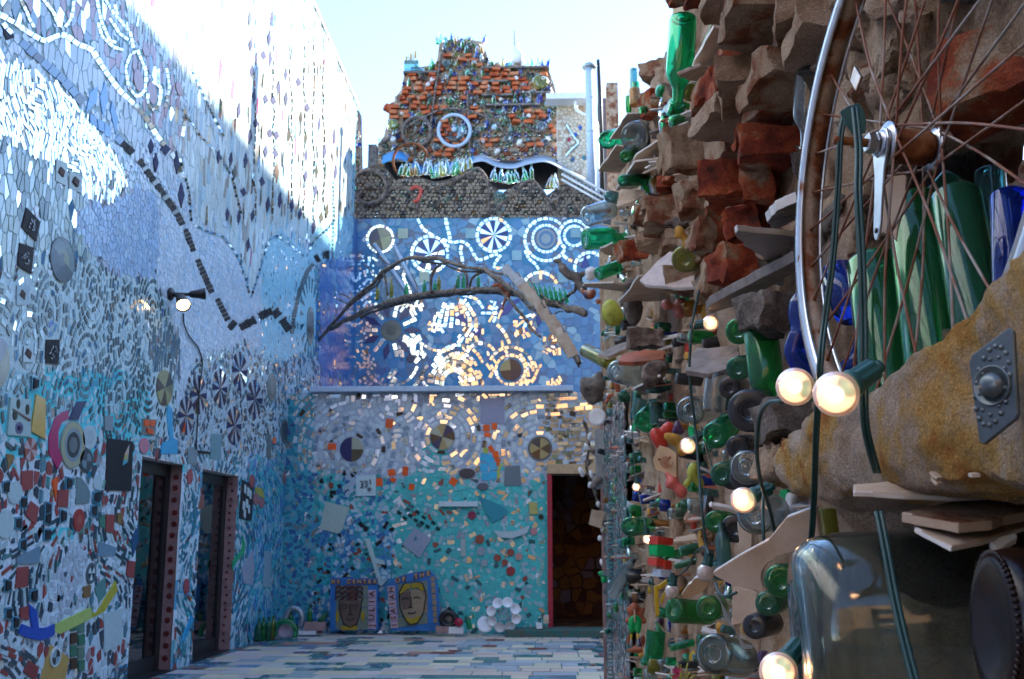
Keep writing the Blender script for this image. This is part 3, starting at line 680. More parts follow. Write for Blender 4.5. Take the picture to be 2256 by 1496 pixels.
lm.px([(148, 905), (135, 908), (119, 922), (106, 962), (106, 1000), (124, 1034), (134, 1013), (126, 985), (126, 952), (134, 930), (149, 922)], (.42, .012, .10))
lm.px([(168, 885), (188, 883), (170, 925), (150, 925)], (.03, .05, .13))
lm.px([(20, 875), (66, 880), (66, 963), (12, 958)], (.44, .52, .50), name='flower_tile')
lm.px([(22, 902), (24, 900), (64, 925), (63, 928)], (.13, .02, .02), th=.018, mark=False)
for cx, cy, rx, ry, c in ((36, 890, 4, 11, (.05, .06, .04)), (57, 902, 4, 12, (.05, .06, .04)), (28, 915, 5, 11, (.05, .06, .04)), (38, 943, 9, 14, (.10, .09, .18)), (38, 943, 4, 6, (.05, .02, .08))):
    lm.px([(cx + rx * math.cos(a), cy + ry * math.sin(a)) for a in np.linspace(0, 6.28, 11)[:-1]], c, th=.018 + rx * .0001, mark=False, tilt=0)
lm.px([(368, 890), (378, 900), (381, 965), (391, 970), (389, 1000), (352, 1000), (355, 975), (372, 970), (366, 920)], CYAN)
lm.px([(312, 922), (342, 925), (340, 961), (311, 957)], (.24, .22, .20)); lm.px([(315, 925), (326, 925), (326, 940), (315, 938)], ORANGE, th=.017, mark=False)
lm.px([(329, 925), (340, 927), (336, 940), (328, 938)], ORANGE, th=.017, mark=False); lm.px([(320, 943), (334, 945), (334, 957), (322, 954)], ORANGE, th=.017, mark=False)
lm.px([(235, 965), (290, 973), (286, 1082), (230, 1080)], (.012, .012, .016), name='black_slab'); lm.px([(271, 1000), (281, 978), (277, 1018), (266, 1026)], MIR, 'm', th=.018, mark=False)
for pp in ([(45, 1038), (71, 1036), (70, 1076), (44, 1083)], [(126, 1080), (148, 1078), (146, 1117), (124, 1115)], [(65, 1103), (84, 1118), (76, 1156), (54, 1135)], [(232, 1133), (250, 1134), (247, 1174), (230, 1170)], [(36, 1250), (61, 1248), (58, 1292), (31, 1296)], [(280, 1235), (296, 1237), (293, 1274), (276, 1268)], [(62, 1455), (84, 1470), (76, 1500), (50, 1480)], [(42, 1340), (60, 1335), (60, 1366), (42, 1362)]):
    lm.px(pp, (.28, .06, .055), 't')
lm.px([(117, 1055), (126, 1050), (121, 1105), (113, 1062)], ORANGE)
lm.px([(165, 1110), (166, 1050), (178, 1053), (190, 1070), (196, 1085), (194, 1108)], (.16, .20, .21))
for px, py in ((12, 1073), (50, 1107), (104, 1120), (138, 1137), (38, 1153), (103, 1142), (103, 1178), (48, 1200), (15, 1290), (16, 1352), (32, 1372), (72, 1312), (150, 1065), (210, 1095), (205, 1125), (75, 845)):
    w, h = 8, 14; r = rnd.uniform(-3, 3)
    lm.px([(px - w, py - h + r), (px + w, py - h - r), (px + w - 1, py + h + r), (px - w - 1, py + h - r)], (.10, .26, .36)); w, h = 5.5, 10
    lm.px([(px - w, py - h + r), (px + w, py - h - r), (px + w - 1, py + h + r), (px - w - 1, py + h - r)], BLACK, th=.018, mark=False)
lm.px([(34, 1228), (85, 1203), (84, 1240), (35, 1243)], (.20, .27, .34)); lm.px([(217, 1193), (257, 1207), (250, 1226), (212, 1226)], (.22, .29, .38))
lm.px([(288, 1190), (303, 1155), (304, 1190), (291, 1228)], (.02, .06, .16))
lm.px([(60, 1330), (78, 1345), (82, 1383), (96, 1384), (117, 1375), (117, 1398), (102, 1407), (85, 1411), (55, 1405), (38, 1395), (46, 1375), (68, 1384)], (.015, .07, .42))
lm.px([(120, 1375), (196, 1338), (197, 1362), (130, 1397), (118, 1392)], (.46, .48, .12)); lm.px([(199, 1345), (209, 1352), (252, 1280), (257, 1300), (228, 1348), (200, 1362)], (.48, .35, .03))
lm.px([(226, 1352), (266, 1340), (266, 1418), (228, 1438)], (.55, .60, .62))
lm.px([(110, 1420), (150, 1450), (140, 1500), (86, 1504), (95, 1465)], (.55, .28, .06)); lm.disc(118, 1448, 11, 21, [(1.0, [WHITE]), (.8, [BLACK, (.3, .35, .4), BLACK, (.3, .35, .4)])], th=.02)
for i in range(4):
    for j, c in ((0, [GRN, BROWN][i % 2]), (1, [(.12, .20, .15), GRN][i % 2])):
        px, py = 160 + j * 17, 1378 + i * 28 + j * 4; lm.px([(px - 7, py - 11), (px + 7, py - 13), (px + 7, py + 11), (px - 7, py + 13)], c)
lm.px([(207, 1295), (230, 1270), (232, 1308), (215, 1330)], (.12, .24, .22)); lm.px([(182, 1292), (198, 1289), (197, 1315), (181, 1318)], (.28, .12, .04))
lm.px([(217, 1143), (229, 1132), (229, 1165), (218, 1158)], (.06, .18, .12)); lm.px([(257, 1130), (266, 1130), (265, 1155), (256, 1152)], (.30, .14, .04))
lm.px([(228, 915), (247, 917), (246, 950), (228, 948)], (.22, .25, .27)); lm.px([(413, 985), (434, 985), (432, 1022), (412, 1022)], (.25, .29, .31)); lm.px([(464, 955), (487, 957), (484, 1014), (462, 1012)], (.20, .33, .36)); lm.px([(434, 992), (463, 996), (463, 1001), (434, 998)], BLACK)
lm.px([(532, 1056), (558, 1070), (552, 1147), (526, 1142)], (.02, .02, .025), name='patterned_tile')
for x, y in ((538, 1078), (544, 1084), (549, 1090), (534, 1115), (541, 1110), (546, 1122), (536, 1132)): lm.px([(x - 1, y - 11), (x + 2.4, y - 8), (x + 1.4, y + 10), (x - 2, y + 7)], WHITE, th=.018, mark=False)
lm.px([(532, 1180), (539, 1198), (537, 1217), (521, 1237), (511, 1256), (512, 1236), (528, 1215), (533, 1200)], (.03, .36, .14))
lm.px([(582, 1213), (598, 1215), (595, 1296), (578, 1293)], (.34, .42, .48)); lm.px([(561, 1072), (577, 1077), (583, 1098), (562, 1090)], (.42, .32, .03)); lm.px([(587, 955), (596, 958), (595, 1010), (586, 1008)], (.10, .13, .14)); lm.px([(600, 963), (607, 965), (606, 978), (600, 977)], ORANGE)
lm.px([(420, 1075), (428, 1090), (433, 1125), (430, 1160), (422, 1182), (419, 1178), (425, 1150), (426, 1120)], (.05, .18, .24)); lm.px([(440, 1092), (448, 1088), (448, 1118), (436, 1122)], REDB)
lm.px([(420, 1355), (424, 1365), (404, 1415), (398, 1412)], (.03, .30, .52)); lm.px([(530, 1250), (556, 1212), (560, 1250), (556, 1290), (536, 1285)], (.38, .34, .42))
# star flowers
for cx, cy in ((527, 818), (484, 856), (409, 916), (515, 938), (437, 870), (560, 880)):
    lm.star(cx, cy, 17, 44, 16, [NAVY, (.46, .46, .50), (.05, .03, .06), MIR], 'cccm', half=.42)
# --- fields
def c_A(x, y): return pick((5, PINK, 'c'), (5, (.48, .50, .55), 'c'), (2, MIR, 'm'), (2, (.24, .34, .44), 'c'), (.6, BEIGE, 'c'))
def c_B(x, y): return pick((8, (.60, .58, .62), 'c'), (4, (.50, .52, .56), 'c'), (1, MIR, 'm'))
def c_C(x, y): return pick((9, MIR, 'm'), (1, (.5, .55, .55), 'c'))
def c_E(x, y): return pick((6, (.38, .47, .64), 'c'), (3, (.46, .53, .66), 'c'))
def c_F(u, v=None): return pick((6, (.05, .08, .09), 'c'), (2.5, (.12, .19, .22), 'c'), (1.5, DMIR, 'm'), (5.5, (.50, .58, .62), 'c'), (.12, BLUE, 'c'), (.7, MIR, 'm'))
def c_D(x, y): return pick((2, DMIR, 'm'), (5, (.38, .42, .38), 'c'), (4, (.54, .60, .60), 'c'), (3, (.12, .17, .18), 'c'), (.5, MIR, 'm'), (.2, BLUE, 'c'))
def c_G(x, y): return pick((8, (.74, .71, .77), 'c'), (5, (.64, .66, .74), 'c'), (1, (.50, .60, .74), 'c')) if x < 575 else pick((6, (.38, .64, .75), 'c'), (4, (.48, .68, .76), 'c'), (1, MIR, 'm'))
def c_H(x, y): return pick((9, (.74, .72, .70), 'c'), (1, (.60, .52, .42), 'c'), (.8, (.40, .30, .25), 'c'), (1, (.45, .55, .62), 'c'), (1, MIR, 'm'), (.15, (.5, .1, .2), 'c'))
def c_I(u, v=None): return pick((6, (.56, .58, .64), 'c'), (2, DMIR, 'm'), (3, (.05, .08, .12), 'c'), (1, MIR, 'm'), (.4, WMIR, 'm'))
def c_J(x, y): return pick((5, (.30, .065, .06), 't'), (4, (.04, .05, .07), 'c'), (1.6, DMIR, 'm'), (7, (.60, .62, .66), 'c'), (1.3, (.10, .22, .26), 'c'), (1, MIR, 'm'), (.4, (.30, .14, .05), 'c'), (.5, (.48, .30, .32), 'c'))
def c_K(x, y):
    if x > 545: return pick((4, (.08, .24, .48), 'c'), (4, (.08, .40, .48), 'c'), (3, (.40, .52, .60), 'c'), (1.5, DMIR, 'm'), (1, (.10, .40, .44), 'c'))
    return pick((5, (.56, .62, .66), 'c'), (3, (.06, .15, .22), 'c'), (2, DMIR, 'm'), (1.6, (.05, .24, .28), 'c'), (.5, REDB, 'c'), (1, (.10, .34, .46), 'c'))
def inz(*zs): return lambda x, y: np.any([in_poly(x, y, z) for z in zs], axis=0)
rC = inz(zC)
lm.strips(rC, .034, .125, .030, lambda x, y: R(112) + 0.55 * math.sin(x * .018 + y * .03) + (0.9 if noise.noise(Vector((x * .02, y * .02, 1))) > .22 else 0), c_C, tries=3)
lm.voronoi(rC, .035, c_C, ani=(.8, 1.8))
lm.voronoi(inz(zA), .105, c_A, ani=(.8, 1.3))
lm.voronoi(inz(zB), .13, c_B, ani=(.8, 1.35), gap=.010)
lm.voronoi(inz(zE), .060, c_E, ani=(1, 1.2), gap=.008)
lm.strips(inz([(325, 760), (350, 715), (395, 740), (395, 830), (350, 850)]), .05, .17, .022, lambda x, y: R(88), lambda x, y: pick((5, (.10, .15, .18), 'c'), (3, DMIR, 'm')), tries=2)
lm.voronoi(inz(zG, zG2), .055, c_G, gap=.008, ani=(1, 1.1))
fz = inz(zF)
fc = [lm.inv(*p) for p in ((190, 815), (283, 745), (335, 700), (205, 640), (110, 690), (60, 760), (-10, 800), (150, 900), (270, 640), (262, 880), (330, 820), (40, 880), (135, 572))]
lm.rings(fc, .050, .095, c_F, fz, asp=1.35, rmax=1.9, wfill=.56, gap=.20)
ic = [lm.inv(*p) for p in ((527, 818), (484, 856), (409, 916), (515, 938), (598, 853), (640, 880), (437, 870), (560, 880), (575, 960), (660, 940))]
lm.rings(ic, .05, .085, c_I, inz(zI), asp=1.2, rmax=1.5)
lm.rings([lm.inv(700, 640), lm.inv(720, 780), lm.inv(710, 590)], .05, .09, lambda u, v: pick((4, (.10, .34, .44), 'c'), (3, DMIR, 'm'), (2, MIR, 'm')), inz([(665, 600), (705, 580), (700, 800), (660, 790)]), asp=1.3, rmax=1.4)
lm.voronoi(inz(blueR), .13, lambda x, y: pick((9, (.03, .13, .40), 'c'), (1, MIR, 'm'), (1, (.10, .25, .45), 'c')), ani=(1.4, 1.2), gap=.010)
zD = [(-540, 200), (0, 295), (90, 335), (150, 388), (222, 442), (180, 455), (165, 500), (200, 560), (140, 600), (-540, 600)]
lm.voronoi(inz(zD), .085, c_D, ani=(.75, 1.5), gap=.011)
zH = [(230, -60), (300, 60), (385, 160), (400, 260), (385, 345), (420, 420), (430, 490), (500, 520), (540, 600), (553, 655), (590, 525), (620, 508), (680, 560), (700, 500), (775, 480), (775, 150), (690, -60)]
lm.voronoi(inz(zH), .12, c_H, ani=(.7, 1.9), gap=.010)
zJ = [(-540, 960), (388, 960), (388, 1560), (-540, 1560)]
def rest(x0, y0, x1, y1): return lambda x, y: (x > x0) & (x < x1) & (y > y0) & (y < y1)
lm.strips(lambda x, y: inz(zJ)(x, y) & (np.sin(x * .022 + 1) + np.sin(y * .017) > .1), .075, .12, .028, lambda x, y: R(90) + 1.3 * math.sin(x * .012 + y * .014), lambda x, y: pick((5, (.04, .06, .08), 'c'), (4, (.50, .56, .58), 'c'), (2, DMIR, 'm'), (1, (.26, .06, .05), 't')), tries=2)
lm.strips(lambda x, y: (x > 115) & (x < 190) & (y > 1200) & (y < 1370), .06, .09, .045, lambda x, y: R(60) + 1.2 * math.sin(x * .2), lambda x, y: ((.52, .50, .56), 'c'), tries=2)
lm.voronoi(inz(zJ), .088, c_J, ani=(.9, 1.2), gap=.019)
lm.voronoi(lambda x, y: (x < 400) & (y > 560) & (y < 1000) & ~inz(zF)(x, y), .06, c_F, gap=.012)
lm.strips(rest(380, 960, 800, 1500), .06, .14, .035, lambda x, y: R(90) + 1.1 * math.sin(x * .03 + y * .02), c_K, tries=2)
lm.voronoi(rest(380, 960, 800, 1500), .062, c_K, gap=.009, ani=(.9, 1.3))
lm.voronoi(lambda x, y: ~inz(zF)(x, y) & (x < 800), .07, lambda x, y: c_I(0, 0) if y > 560 else c_G(x, y), gap=.010)
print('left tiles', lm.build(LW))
# body of the wall and its coping
box('wall_body', (-4.25, -3.0, -.02), (-3.99, Y1, HT), M['white'], LW)
for k, (a, b) in enumerate(((-3.0, Y0 + D1[0]), (Y0 + D1[1], Y0 + D2[0]), (Y0 + D2[1], Y1))):
    box('wall_body', (-3.988, a, -.02), (-3.803, b, HT - .002), M['white'], LW)
box('wall_body', (-3.987, Y0 + D1[0] + .001, DH), (-3.803, Y0 + D1[1] - .001, HT - .004), M['white'], LW); box('wall_body', (-3.987, Y0 + D2[0] + .001, DH), (-3.803, Y0 + D2[1] - .001, HT - .004), M['white'], LW)
box('coping', (-4.3, -3.0, HT + .002), (-3.76, Y1 + .03, HT + .07), M['white'], LW, bevel=.01)
# doors and their pink jambs with red roundels
for n, (a, b) in enumerate((D1, D2)):
    ya, yb = Y0 + a, Y0 + b
    box('door_reveal', (-3.985, yb - .014, 0.0), (-3.80, yb - .002, DH - .004), M['pink_paint'], LW)
    for k in range(16 if n == 0 else 22):
        z = .12 + k * (1.95 / (16 if n == 0 else 22)) 
        v, f = lathe_geo((-3.875 + rnd.uniform(-.012, .012), yb - .014, z + rnd.uniform(-.012, .012)), (0, -1, 0), [(0, .031 if n == 0 else .017), (.009, .026 if n == 0 else .014)], 12); mesh('red_roundel', v, f, plain('red_glass_bead' + str(n), (.15, .025, .025), rough=.3) if k == 0 else RR, LW, smooth=False)
        if k == 0: RR = bpy.data.materials['red_glass_bead' + str(n)]
    dr = empty('door_panel', (-3.96, (ya + yb) / 2, 0)); dr.parent = LW; dr.matrix_parent_inverse = Matrix.Translation(-Vector(LW.location))
    x0, x1 = -3.985, -3.93; fwid = .075 if n == 0 else .09
    box('door_frame', (x0, ya + .002, 0), (x1, ya + fwid, DH - .006), M['black'], dr, bevel=.004); box('door_frame', (x0, yb - .016 - fwid * 1.5, 0), (x1, yb - .016, DH - .006), M['black'], dr, bevel=.004)
    box('door_rail', (x0, ya + fwid + .001, DH - .13), (x1 - .003, yb - .018 - fwid * 1.5, DH - .008), M['black'], dr, bevel=.004); box('door_rail', (x0, ya + fwid + .001, 0.001), (x1 - .003, yb - .018 - fwid * 1.5, .16), M['black'], dr, bevel=.004)
    box('door_pane', (x0 + .01, ya + fwid + .002, .161), (x1 - .02, yb - .019 - fwid * 1.5, DH - .131), M['dark_glass'], dr)
    box('door_sill', (-3.99, ya + .003, -.02), (-3.78, yb - .003, .012), M['black'], LW)

# ---------------------------------------------------------------- lower back wall with doorway
BW = empty('mosaic_wall', (-1.9, 15, 0), 'lower back wall of ringed mosaic above teal grout, with the dark doorway', 'wall')
bx0 = -3.797; DX0, DX1, BDH = 0.06, 0.92, 2.24
bm_ = Mosaic((bx0, 15, 0), (1, 0, 0), (0, 0, 1), (0, -1, 0), 6.0, 3.44); bm_.tint = (1.0, 1.16, 1.09)  # tint: skylight's cyan cast and extra brightness mixed into this wall's colours
bm_.occ[int((DX0 - .06 - bx0) / .01):int((DX1 - bx0) / .01), 0:int(BDH / .01)] = True
def bw_grout(px, py):
    n = noise.noise(Vector((px * .012, py * .012, 8)))
    k = (py - 1030) / 90 + n * 1.6 - max(0, (820 - px) / 250)
    if px < 690: return (.10, .40, .52)
    if px < 860 and py > 1130: return (.08, .28, .50) if n < .15 else (.06, .42, .50)
    return (.09, .46, .48) if k > 0 else (.48, .47, .60)
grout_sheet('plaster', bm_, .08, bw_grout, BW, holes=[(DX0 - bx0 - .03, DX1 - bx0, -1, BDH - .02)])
SECT8 = [NAVY, TAN, BEIGE, BROWN, NAVY, TAN, BEIGE, BROWN]
bm_.disc(775, 990, 26, 27, [(1.0, [BEIGE, (.02, .02, .10), (.02, .02, .10), (.10, .07, .04)])]); bm_.disc(975, 963, 27, 28, [(1.0, SECT8)], rot=.5)
bm_.disc(1190, 988, 27, 27, [(1.0, [(.12, .10, .10)]), (.84, [TAN, (.06, .05, .05), TAN, (.14, .05, .02), TAN, (.10, .05, .03)])], rot=.5)
def qd(mo, cx, cy, w, h, col, kind='c', a=0, **k):
    ca, sa = math.cos(a), math.sin(a); mo.px([(cx + x * ca - y * sa, cy + x * sa + y * ca) for x, y in ((-w, -h), (w, -h), (w, h), (-w, h))], col, kind, **k)
for cx, cy, w, h, a in ((858, 933, 8, 10, .1), (732, 984, 9, 7, 0), (836, 1062, 7, 9, 0), (863, 1041, 8, 7, -.2), (866, 1057, 6, 5, .5), (893, 1038, 6, 10, .1), (907, 1073, 6, 7, .2), (1072, 943, 7, 7, 0), (1089, 939, 6, 7, .1), (1074, 958, 7, 5, .2), (1082, 989, 5, 7, -.5), (1092, 1001, 6, 7, -.1), (999, 1061, 8, 8, .6), (1095, 1018, 6, 9, .3)):
    qd(bm_, cx, cy, w, h, ORANGE, a=a)
for cx, cy, a in ((1066, 1008, .2), (1078, 1011, -.2), (1067, 1030, .1), (1086, 1027, -.2), (1070, 1050, 0), (1086, 1047, .1)): qd(bm_, cx, cy, 8.5, 9, CYAN, a=a)
qd(bm_, 1070, 993, 5, 6, (.42, .45, .10)); qd(bm_, 1098, 1044, 3, 9, (.42, .45, .10)); qd(bm_, 1102, 1028, 2.5, 9, (.42, .45, .10), a=.5)
qd(bm_, 1085, 906, 26, 28, (.26, .25, .38)); bm_.px([(1112, 1028), (1145, 1025), (1149, 1070), (1110, 1070)], (.14, .17, .22))
bm_.px([(718, 1105), (771, 1118), (754, 1168), (745, 1176), (705, 1165)], (.50, .53, .50), th=.02)
bm_.px([(785, 1048), (828, 1047), (828, 1092), (785, 1093)], (.55, .60, .66), name='numbered_tile', th=.02)
for pl in ([(793, 1062), (799, 1060), (800, 1066), (796, 1067), (800, 1069), (799, 1074), (794, 1074)], [(803, 1061), (809, 1060), (809, 1065), (805, 1066), (809, 1068), (808, 1073), (804, 1072)], [(815, 1056), (817, 1067)], [(810, 1077), (815, 1075), (818, 1078), (813, 1081), (810, 1077)]):
    v, f = tube_geo([ony(x, y, 14.965) for x, y in pl], .008, 5); mesh('numeral', v, f, M['black'], BW)
bm_.px([(1052, 1091), (1068, 1099), (1085, 1105), (1110, 1117), (1119, 1128), (1105, 1142), (1085, 1152), (1070, 1130)], (.02, .26, .36), th=.02)
bm_.px([(1088, 1168), (1110, 1171), (1135, 1170), (1168, 1157), (1162, 1174), (1130, 1186), (1098, 1184)], (.50, .53, .60), th=.05)
bm_.px([(967, 1105), (1054, 1105), (1053, 1116), (968, 1116)], (.55, .57, .64), th=.07)
bm_.px([(805, 1187), (815, 1186), (842, 1278), (856, 1275), (842, 1291), (836, 1288)], (.52, .58, .60), th=.05); bm_.px([(826, 1228), (848, 1236), (849, 1244), (829, 1240)], (.50, .56, .58), th=.05)
bm_.px([(886, 1199), (914, 1162), (951, 1187), (925, 1229)], (.28, .28, .38), th=.02); bm_.px([(907, 1202), (916, 1180), (926, 1203)], (.04, .16, .26), th=.028, mark=False)
bm_.px([(1015, 1188), (1026, 1186), (1026, 1226), (1014, 1226)], (.40, .44, .46), th=.02); bm_.px([(1165, 1105), (1183, 1107), (1186, 1133), (1167, 1133)], (.44, .33, .12), th=.02)
for cx, cy, r, c in ((1057, 1188, 10, REDB), (1176, 1171, 8, (.50, .20, .22)), (1060, 1214, 10, (.28, .30, .36)), (1067, 1240, 8, (.28, .30, .36)), (1125, 1217, 8, REDB), (1143, 1226, 8, (.50, .22, .22)), (1096, 1229, 8, REDB), (1112, 1239, 7, REDB), (1125, 1258, 10, (.30, .03, .04)), (1040, 1135, 9, (.25, .02, .07)), (1192, 1139, 6, BLACK), (1029, 1043, 18, (.05, .045, .06)), (1064, 1072, 13, (.10, .10, .14))):
    bm_.disc(cx, cy, r, r * .62 if r in (18, 13) else r, [(1.0, [c])], th=.025)
bm_.chain([(1183, 1225), (1196, 1238), (1192, 1262), (1184, 1280), (1190, 1292)], 7, 4, (.30, .42, .42), force=True)
for cx, cy in ((880, 1130), (892, 1142), (904, 1136), (916, 1146), (930, 1152), (942, 1160), (955, 1152), (965, 1165), (934, 1140), (920, 1128)): qd(bm_, cx, cy, 5, 3.5, (.005, .05, .05), a=.6)
def c_b1(u, v=None): return pick((8, (.58, .58, .66), 'c'), (4, MIR, 'm'), (3, WMIR, 'm'), (1.5, (.24, .28, .38), 'c'), (.25, BROWN, 'c'))
ctr = [bm_.inv(*p) for p in ((775, 990), (975, 963), (1190, 988), (870, 880), (1085, 905), (700, 900))]
bm_.rings(ctr[:3] + [ctr[3]], .078, .135, c_b1, lambda x, y: (x > 650) & (y < 1040 + (x - 900) * .03) & (x < 1210), asp=1.0, rmax=1.3, r0=.23)
bm_.strips(lambda x, y: (x > 1208) & (y < 1020), .05, .15, .06, lambda x, y: .08, lambda x, y: (WMIR, 'm'), tries=3)
bm_.strips(lambda x, y: (y < 885), .05, .12, .05, lambda x, y: .05, lambda x, y: (MIR, 'm'), tries=2)
def c_b2(x, y):
    if x < 700: return pick((4, (.04, .24, .34), 'c'), (2, (.05, .12, .30), 'c'), (2, DMIR, 'm'), (2, (.20, .34, .40), 'c'))
    if x < 870: return pick((4, (.42, .50, .60), 'c'), (2, (.05, .15, .36), 'c'), (2, (.04, .26, .30), 'c'), (1, BLACK, 'c'), (.5, REDB, 'c'), (1, MIR, 'm'))
    return pick((6, (.09, .44, .46), 'c'), (4, (.34, .44, .50), 'c'), (1.2, WMIR, 'm'), (1, MIR, 'm'), (.8, (.30, .28, .36), 'c'), (.35, REDB, 'c'), (.5, (.03, .10, .12), 'c'))
bm_.voronoi(lambda x, y: y < 1040, .075, lambda x, y: c_b1(0) if x > 680 else c_b2(x, y), gap=.010)
bm_.strips(lambda x, y: y > 1030, .11, .10, .05, lambda x, y: 3.1 * noise.noise(Vector((x * .02, y * .02, 0))) * 2, c_b2, tries=2, tol=.02)
bm_.voronoi(lambda x, y: (y > 1030), .075, c_b2, gap=.014, jit=.46)
print('back tiles', bm_.build(BW))
box('wall_body', (-3.8, 15.002, -.02), (DX0, 15.3, 3.44), M['white'], BW); box('wall_body', (DX1, 15.002, -.02), (2.6, 15.3, 3.44), M['mortar'], BW)
box('wall_body', (DX0 + .001, 15.003, BDH), (DX1 - .001, 15.298, 3.438), M['white'], BW)
box('parapet_ledge', (-3.46, 14.84, 3.442), (.42, 15.32, 3.52), M['pale_blue_metal'], BW, bevel=.006)
box('terrace_roof', (-3.8, 15.322, 3.38), (3.0, 20.0, 3.44), M['sheet'], BW)
df = empty('doorway', (DX0, 15, 0)); df.parent = BW; df.matrix_parent_inverse = Matrix.Translation(-Vector(BW.location))
box('door_post', (DX0 - .03, 14.93, .0), (DX0 + .04, 15.28, BDH - .001), M['red_paint'], df, bevel=.004)
box('lintel', (DX0 - .03, 14.91, BDH), (DX1 + .05, 15.20, BDH + .14), M['pine'], df, bevel=.006)
# the dim room seen through the doorway
rm = [(0.02, .012, .008), (.05, .02, .01)]
room = rough_mat('ochre_patched_plaster', [(.35, (.05, .025, .02)), (.5, (.16, .055, .025)), (.62, (.34, .14, .03))], scale=3.5, bump=.4)
pas = empty('passage', (.5, 16.5, 0), 'dark brown mosaic passage behind the red-framed doorway', 'passage')
box('passage_wall', (-.35, 17.6, 0), (2.4, 17.75, 3.37), room, pas); box('passage_wall', (-.5, 15.305, 0), (-.36, 17.74, 3.37), room, pas)
box('passage_wall', (2.41, 15.305, 0), (2.55, 17.74, 3.37), room, pas); box('passage_floor', (-.35, 15.0, 0.0), (2.4, 17.6, .06), room, pas)
pm = Mosaic((-.3, 17.59, .1), (1, 0, 0), (0, 0, 1), (0, -1, 0), 2.6, 2.6, res=.02)
pm.voronoi(lambda x, y: (y > 1000), .19, lambda x, y: pick((5, (.34, .13, .03), 't'), (4, (.16, .05, .03), 't'), (2, (.28, .18, .20), 't'), (.4, (.4, .24, .10), 't')), gap=.03)
pm.build(pas, n_parts=120)
stp = rough_mat('teal_step', [(.4, (.03, .14, .13)), (.6, (.10, .10, .08))], scale=12, bump=.3)
tag(box('door_step', (-.55, 14.45, 0), (1.1, 14.998, .10), stp, bevel=.01), 'low teal mosaic step below the doorway', 'step')

# ---------------------------------------------------------------- upper blue wall
UW = empty('mosaic_wall', (-1.4, 20, 3.4), 'set-back blue mosaic wall with mirror rings above the pale ledge', 'wall')
um = Mosaic((-3.8, 20, 3.3), (1, 0, 0), (0, 0, 1), (0, -1, 0), 6.8, 4.45); um.tint = (1.0, 1.16, 1.0)  # tint: cyan cast of the shade multiplied into the blue wall's colours
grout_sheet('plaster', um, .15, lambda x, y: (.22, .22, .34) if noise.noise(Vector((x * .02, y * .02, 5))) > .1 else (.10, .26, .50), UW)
box('wall_body', (-3.8, 20.002, 3.3), (3.0, 20.3, 7.74), M['white'], UW)
um.disc(838, 527, 24, 25, [(1.0, [(.30, .25, .20), (.05, .04, .10), (.10, .08, .07), (.40, .34, .22)])], rot=.3)
um.disc(862, 728, 23, 23, [(1.0, [(.10, .10, .11), (.14, .13, .12)]), (.5, [(.05, .06, .07)])]); um.disc(1125, 815, 24, 24, [(1.0, [(.09, .03, .02), TAN, (.09, .03, .02), (.06, .02, .03)])], rot=.1)
um.disc(1203, 526, 21, 22, [(1.0, [(.32, .32, .40)]), (.8, [(.10, .18, .36)]), (.5, [(.30, .32, .40)])]); um.disc(905, 790, 10, 10, [(1.0, [NAVY])])
um.star(1088, 518, 31, 32, 16, [(.02, .03, .20), MIR], 'cm', half=.42); um.star(947, 560, 33, 34, 14, [MIR, (.03, .04, .22)], 'mc', half=.40)
for a in np.arange(0, 6.28, .9): 
    x, y = 862 + 46 * math.cos(a), 728 + 46 * math.sin(a); ca, sa = math.cos(a), math.sin(a)
    um.px([(x - 20 * ca, y - 20 * sa), (x - 8 * sa, y + 8 * ca), (x + 22 * ca, y + 22 * sa), (x + 8 * sa, y - 8 * ca)], (.02, .02, .13))
for a in np.arange(.45, 6.4, .9): um.chain([(862 + 30 * math.cos(a), 728 + 30 * math.sin(a)), (862 + 62 * math.cos(a), 728 + 62 * math.sin(a))], 16, 4, MIR, 'm')
def circ(cx, cy, r, a0=0, a1=6.28, n=22): return [(cx + r * math.cos(t), cy + r * math.sin(t)) for t in np.linspace(a0, a1, n)]
def mc(line, L=12, w=3.3, warm=.2):
    um.chain(line, L, w, [MIR, MIR, WMIR] if warm else MIR, 'm', gap=.20, tol=.45, jit=.3)
mc(circ(1088, 518, 37)); mc(circ(947, 560, 40)); mc(circ(947, 560, 31), 9, 3); mc(circ(838, 527, 29), 7, 3)
mc(circ(1203, 528, 47, .5, 5.6)); mc(circ(1203, 526, 30), 8, 3); mc(circ(1265, 520, 34, 2.2, 6.9)); mc(circ(1265, 520, 22), 8, 3)
mc([(920, 482), (932, 505), (955, 520), (980, 530), (1000, 535), (1018, 530), (1034, 542), (1045, 562), (1052, 574), (1070, 570), (1085, 562), (1105, 560)]); mc([(982, 480), (985, 500), (992, 525), (985, 545)], 10, 4)
mc([(1103, 562), (1092, 578), (1085, 590), (1110, 592), (1135, 600)]); mc([(1020, 530), (1014, 552), (1020, 575), (1010, 600)]); mc([(1157, 552), (1165, 570), (1180, 582), (1190, 600), (1192, 625)])
mc(circ(1190, 640, 40, 3.3, 6.1)); mc(circ(1300, 590, 34, 2.4, 5.8)); mc([(1240, 562), (1255, 575), (1275, 576), (1300, 565)]); mc([(895, 588), (888, 610), (900, 635), (905, 650)]); mc([(880, 590), (850, 592), (835, 600)])
for k in range(7): mc([(980 + k * 8, 668 + (k % 2) * 6), (970 + k * 13, 700), (965 + k * 14, 722)], 13, 4)
mc(circ(1010, 815, 55, 3.5, 6.0)); mc(circ(1010, 820, 42, 3.4, 6.1)); mc(circ(960, 830, 30, 1.6, 4.4)); mc(circ(1125, 815, 33)); mc(circ(1125, 815, 50, 3.6, 6.4))
for a in np.arange(3.3, 6.2, .18): mc([(1000 + 22 * math.cos(a), 850 + 30 * math.sin(a)), (1000 + 62 * math.cos(a), 850 + 75 * math.sin(a))], 15, 4.5)
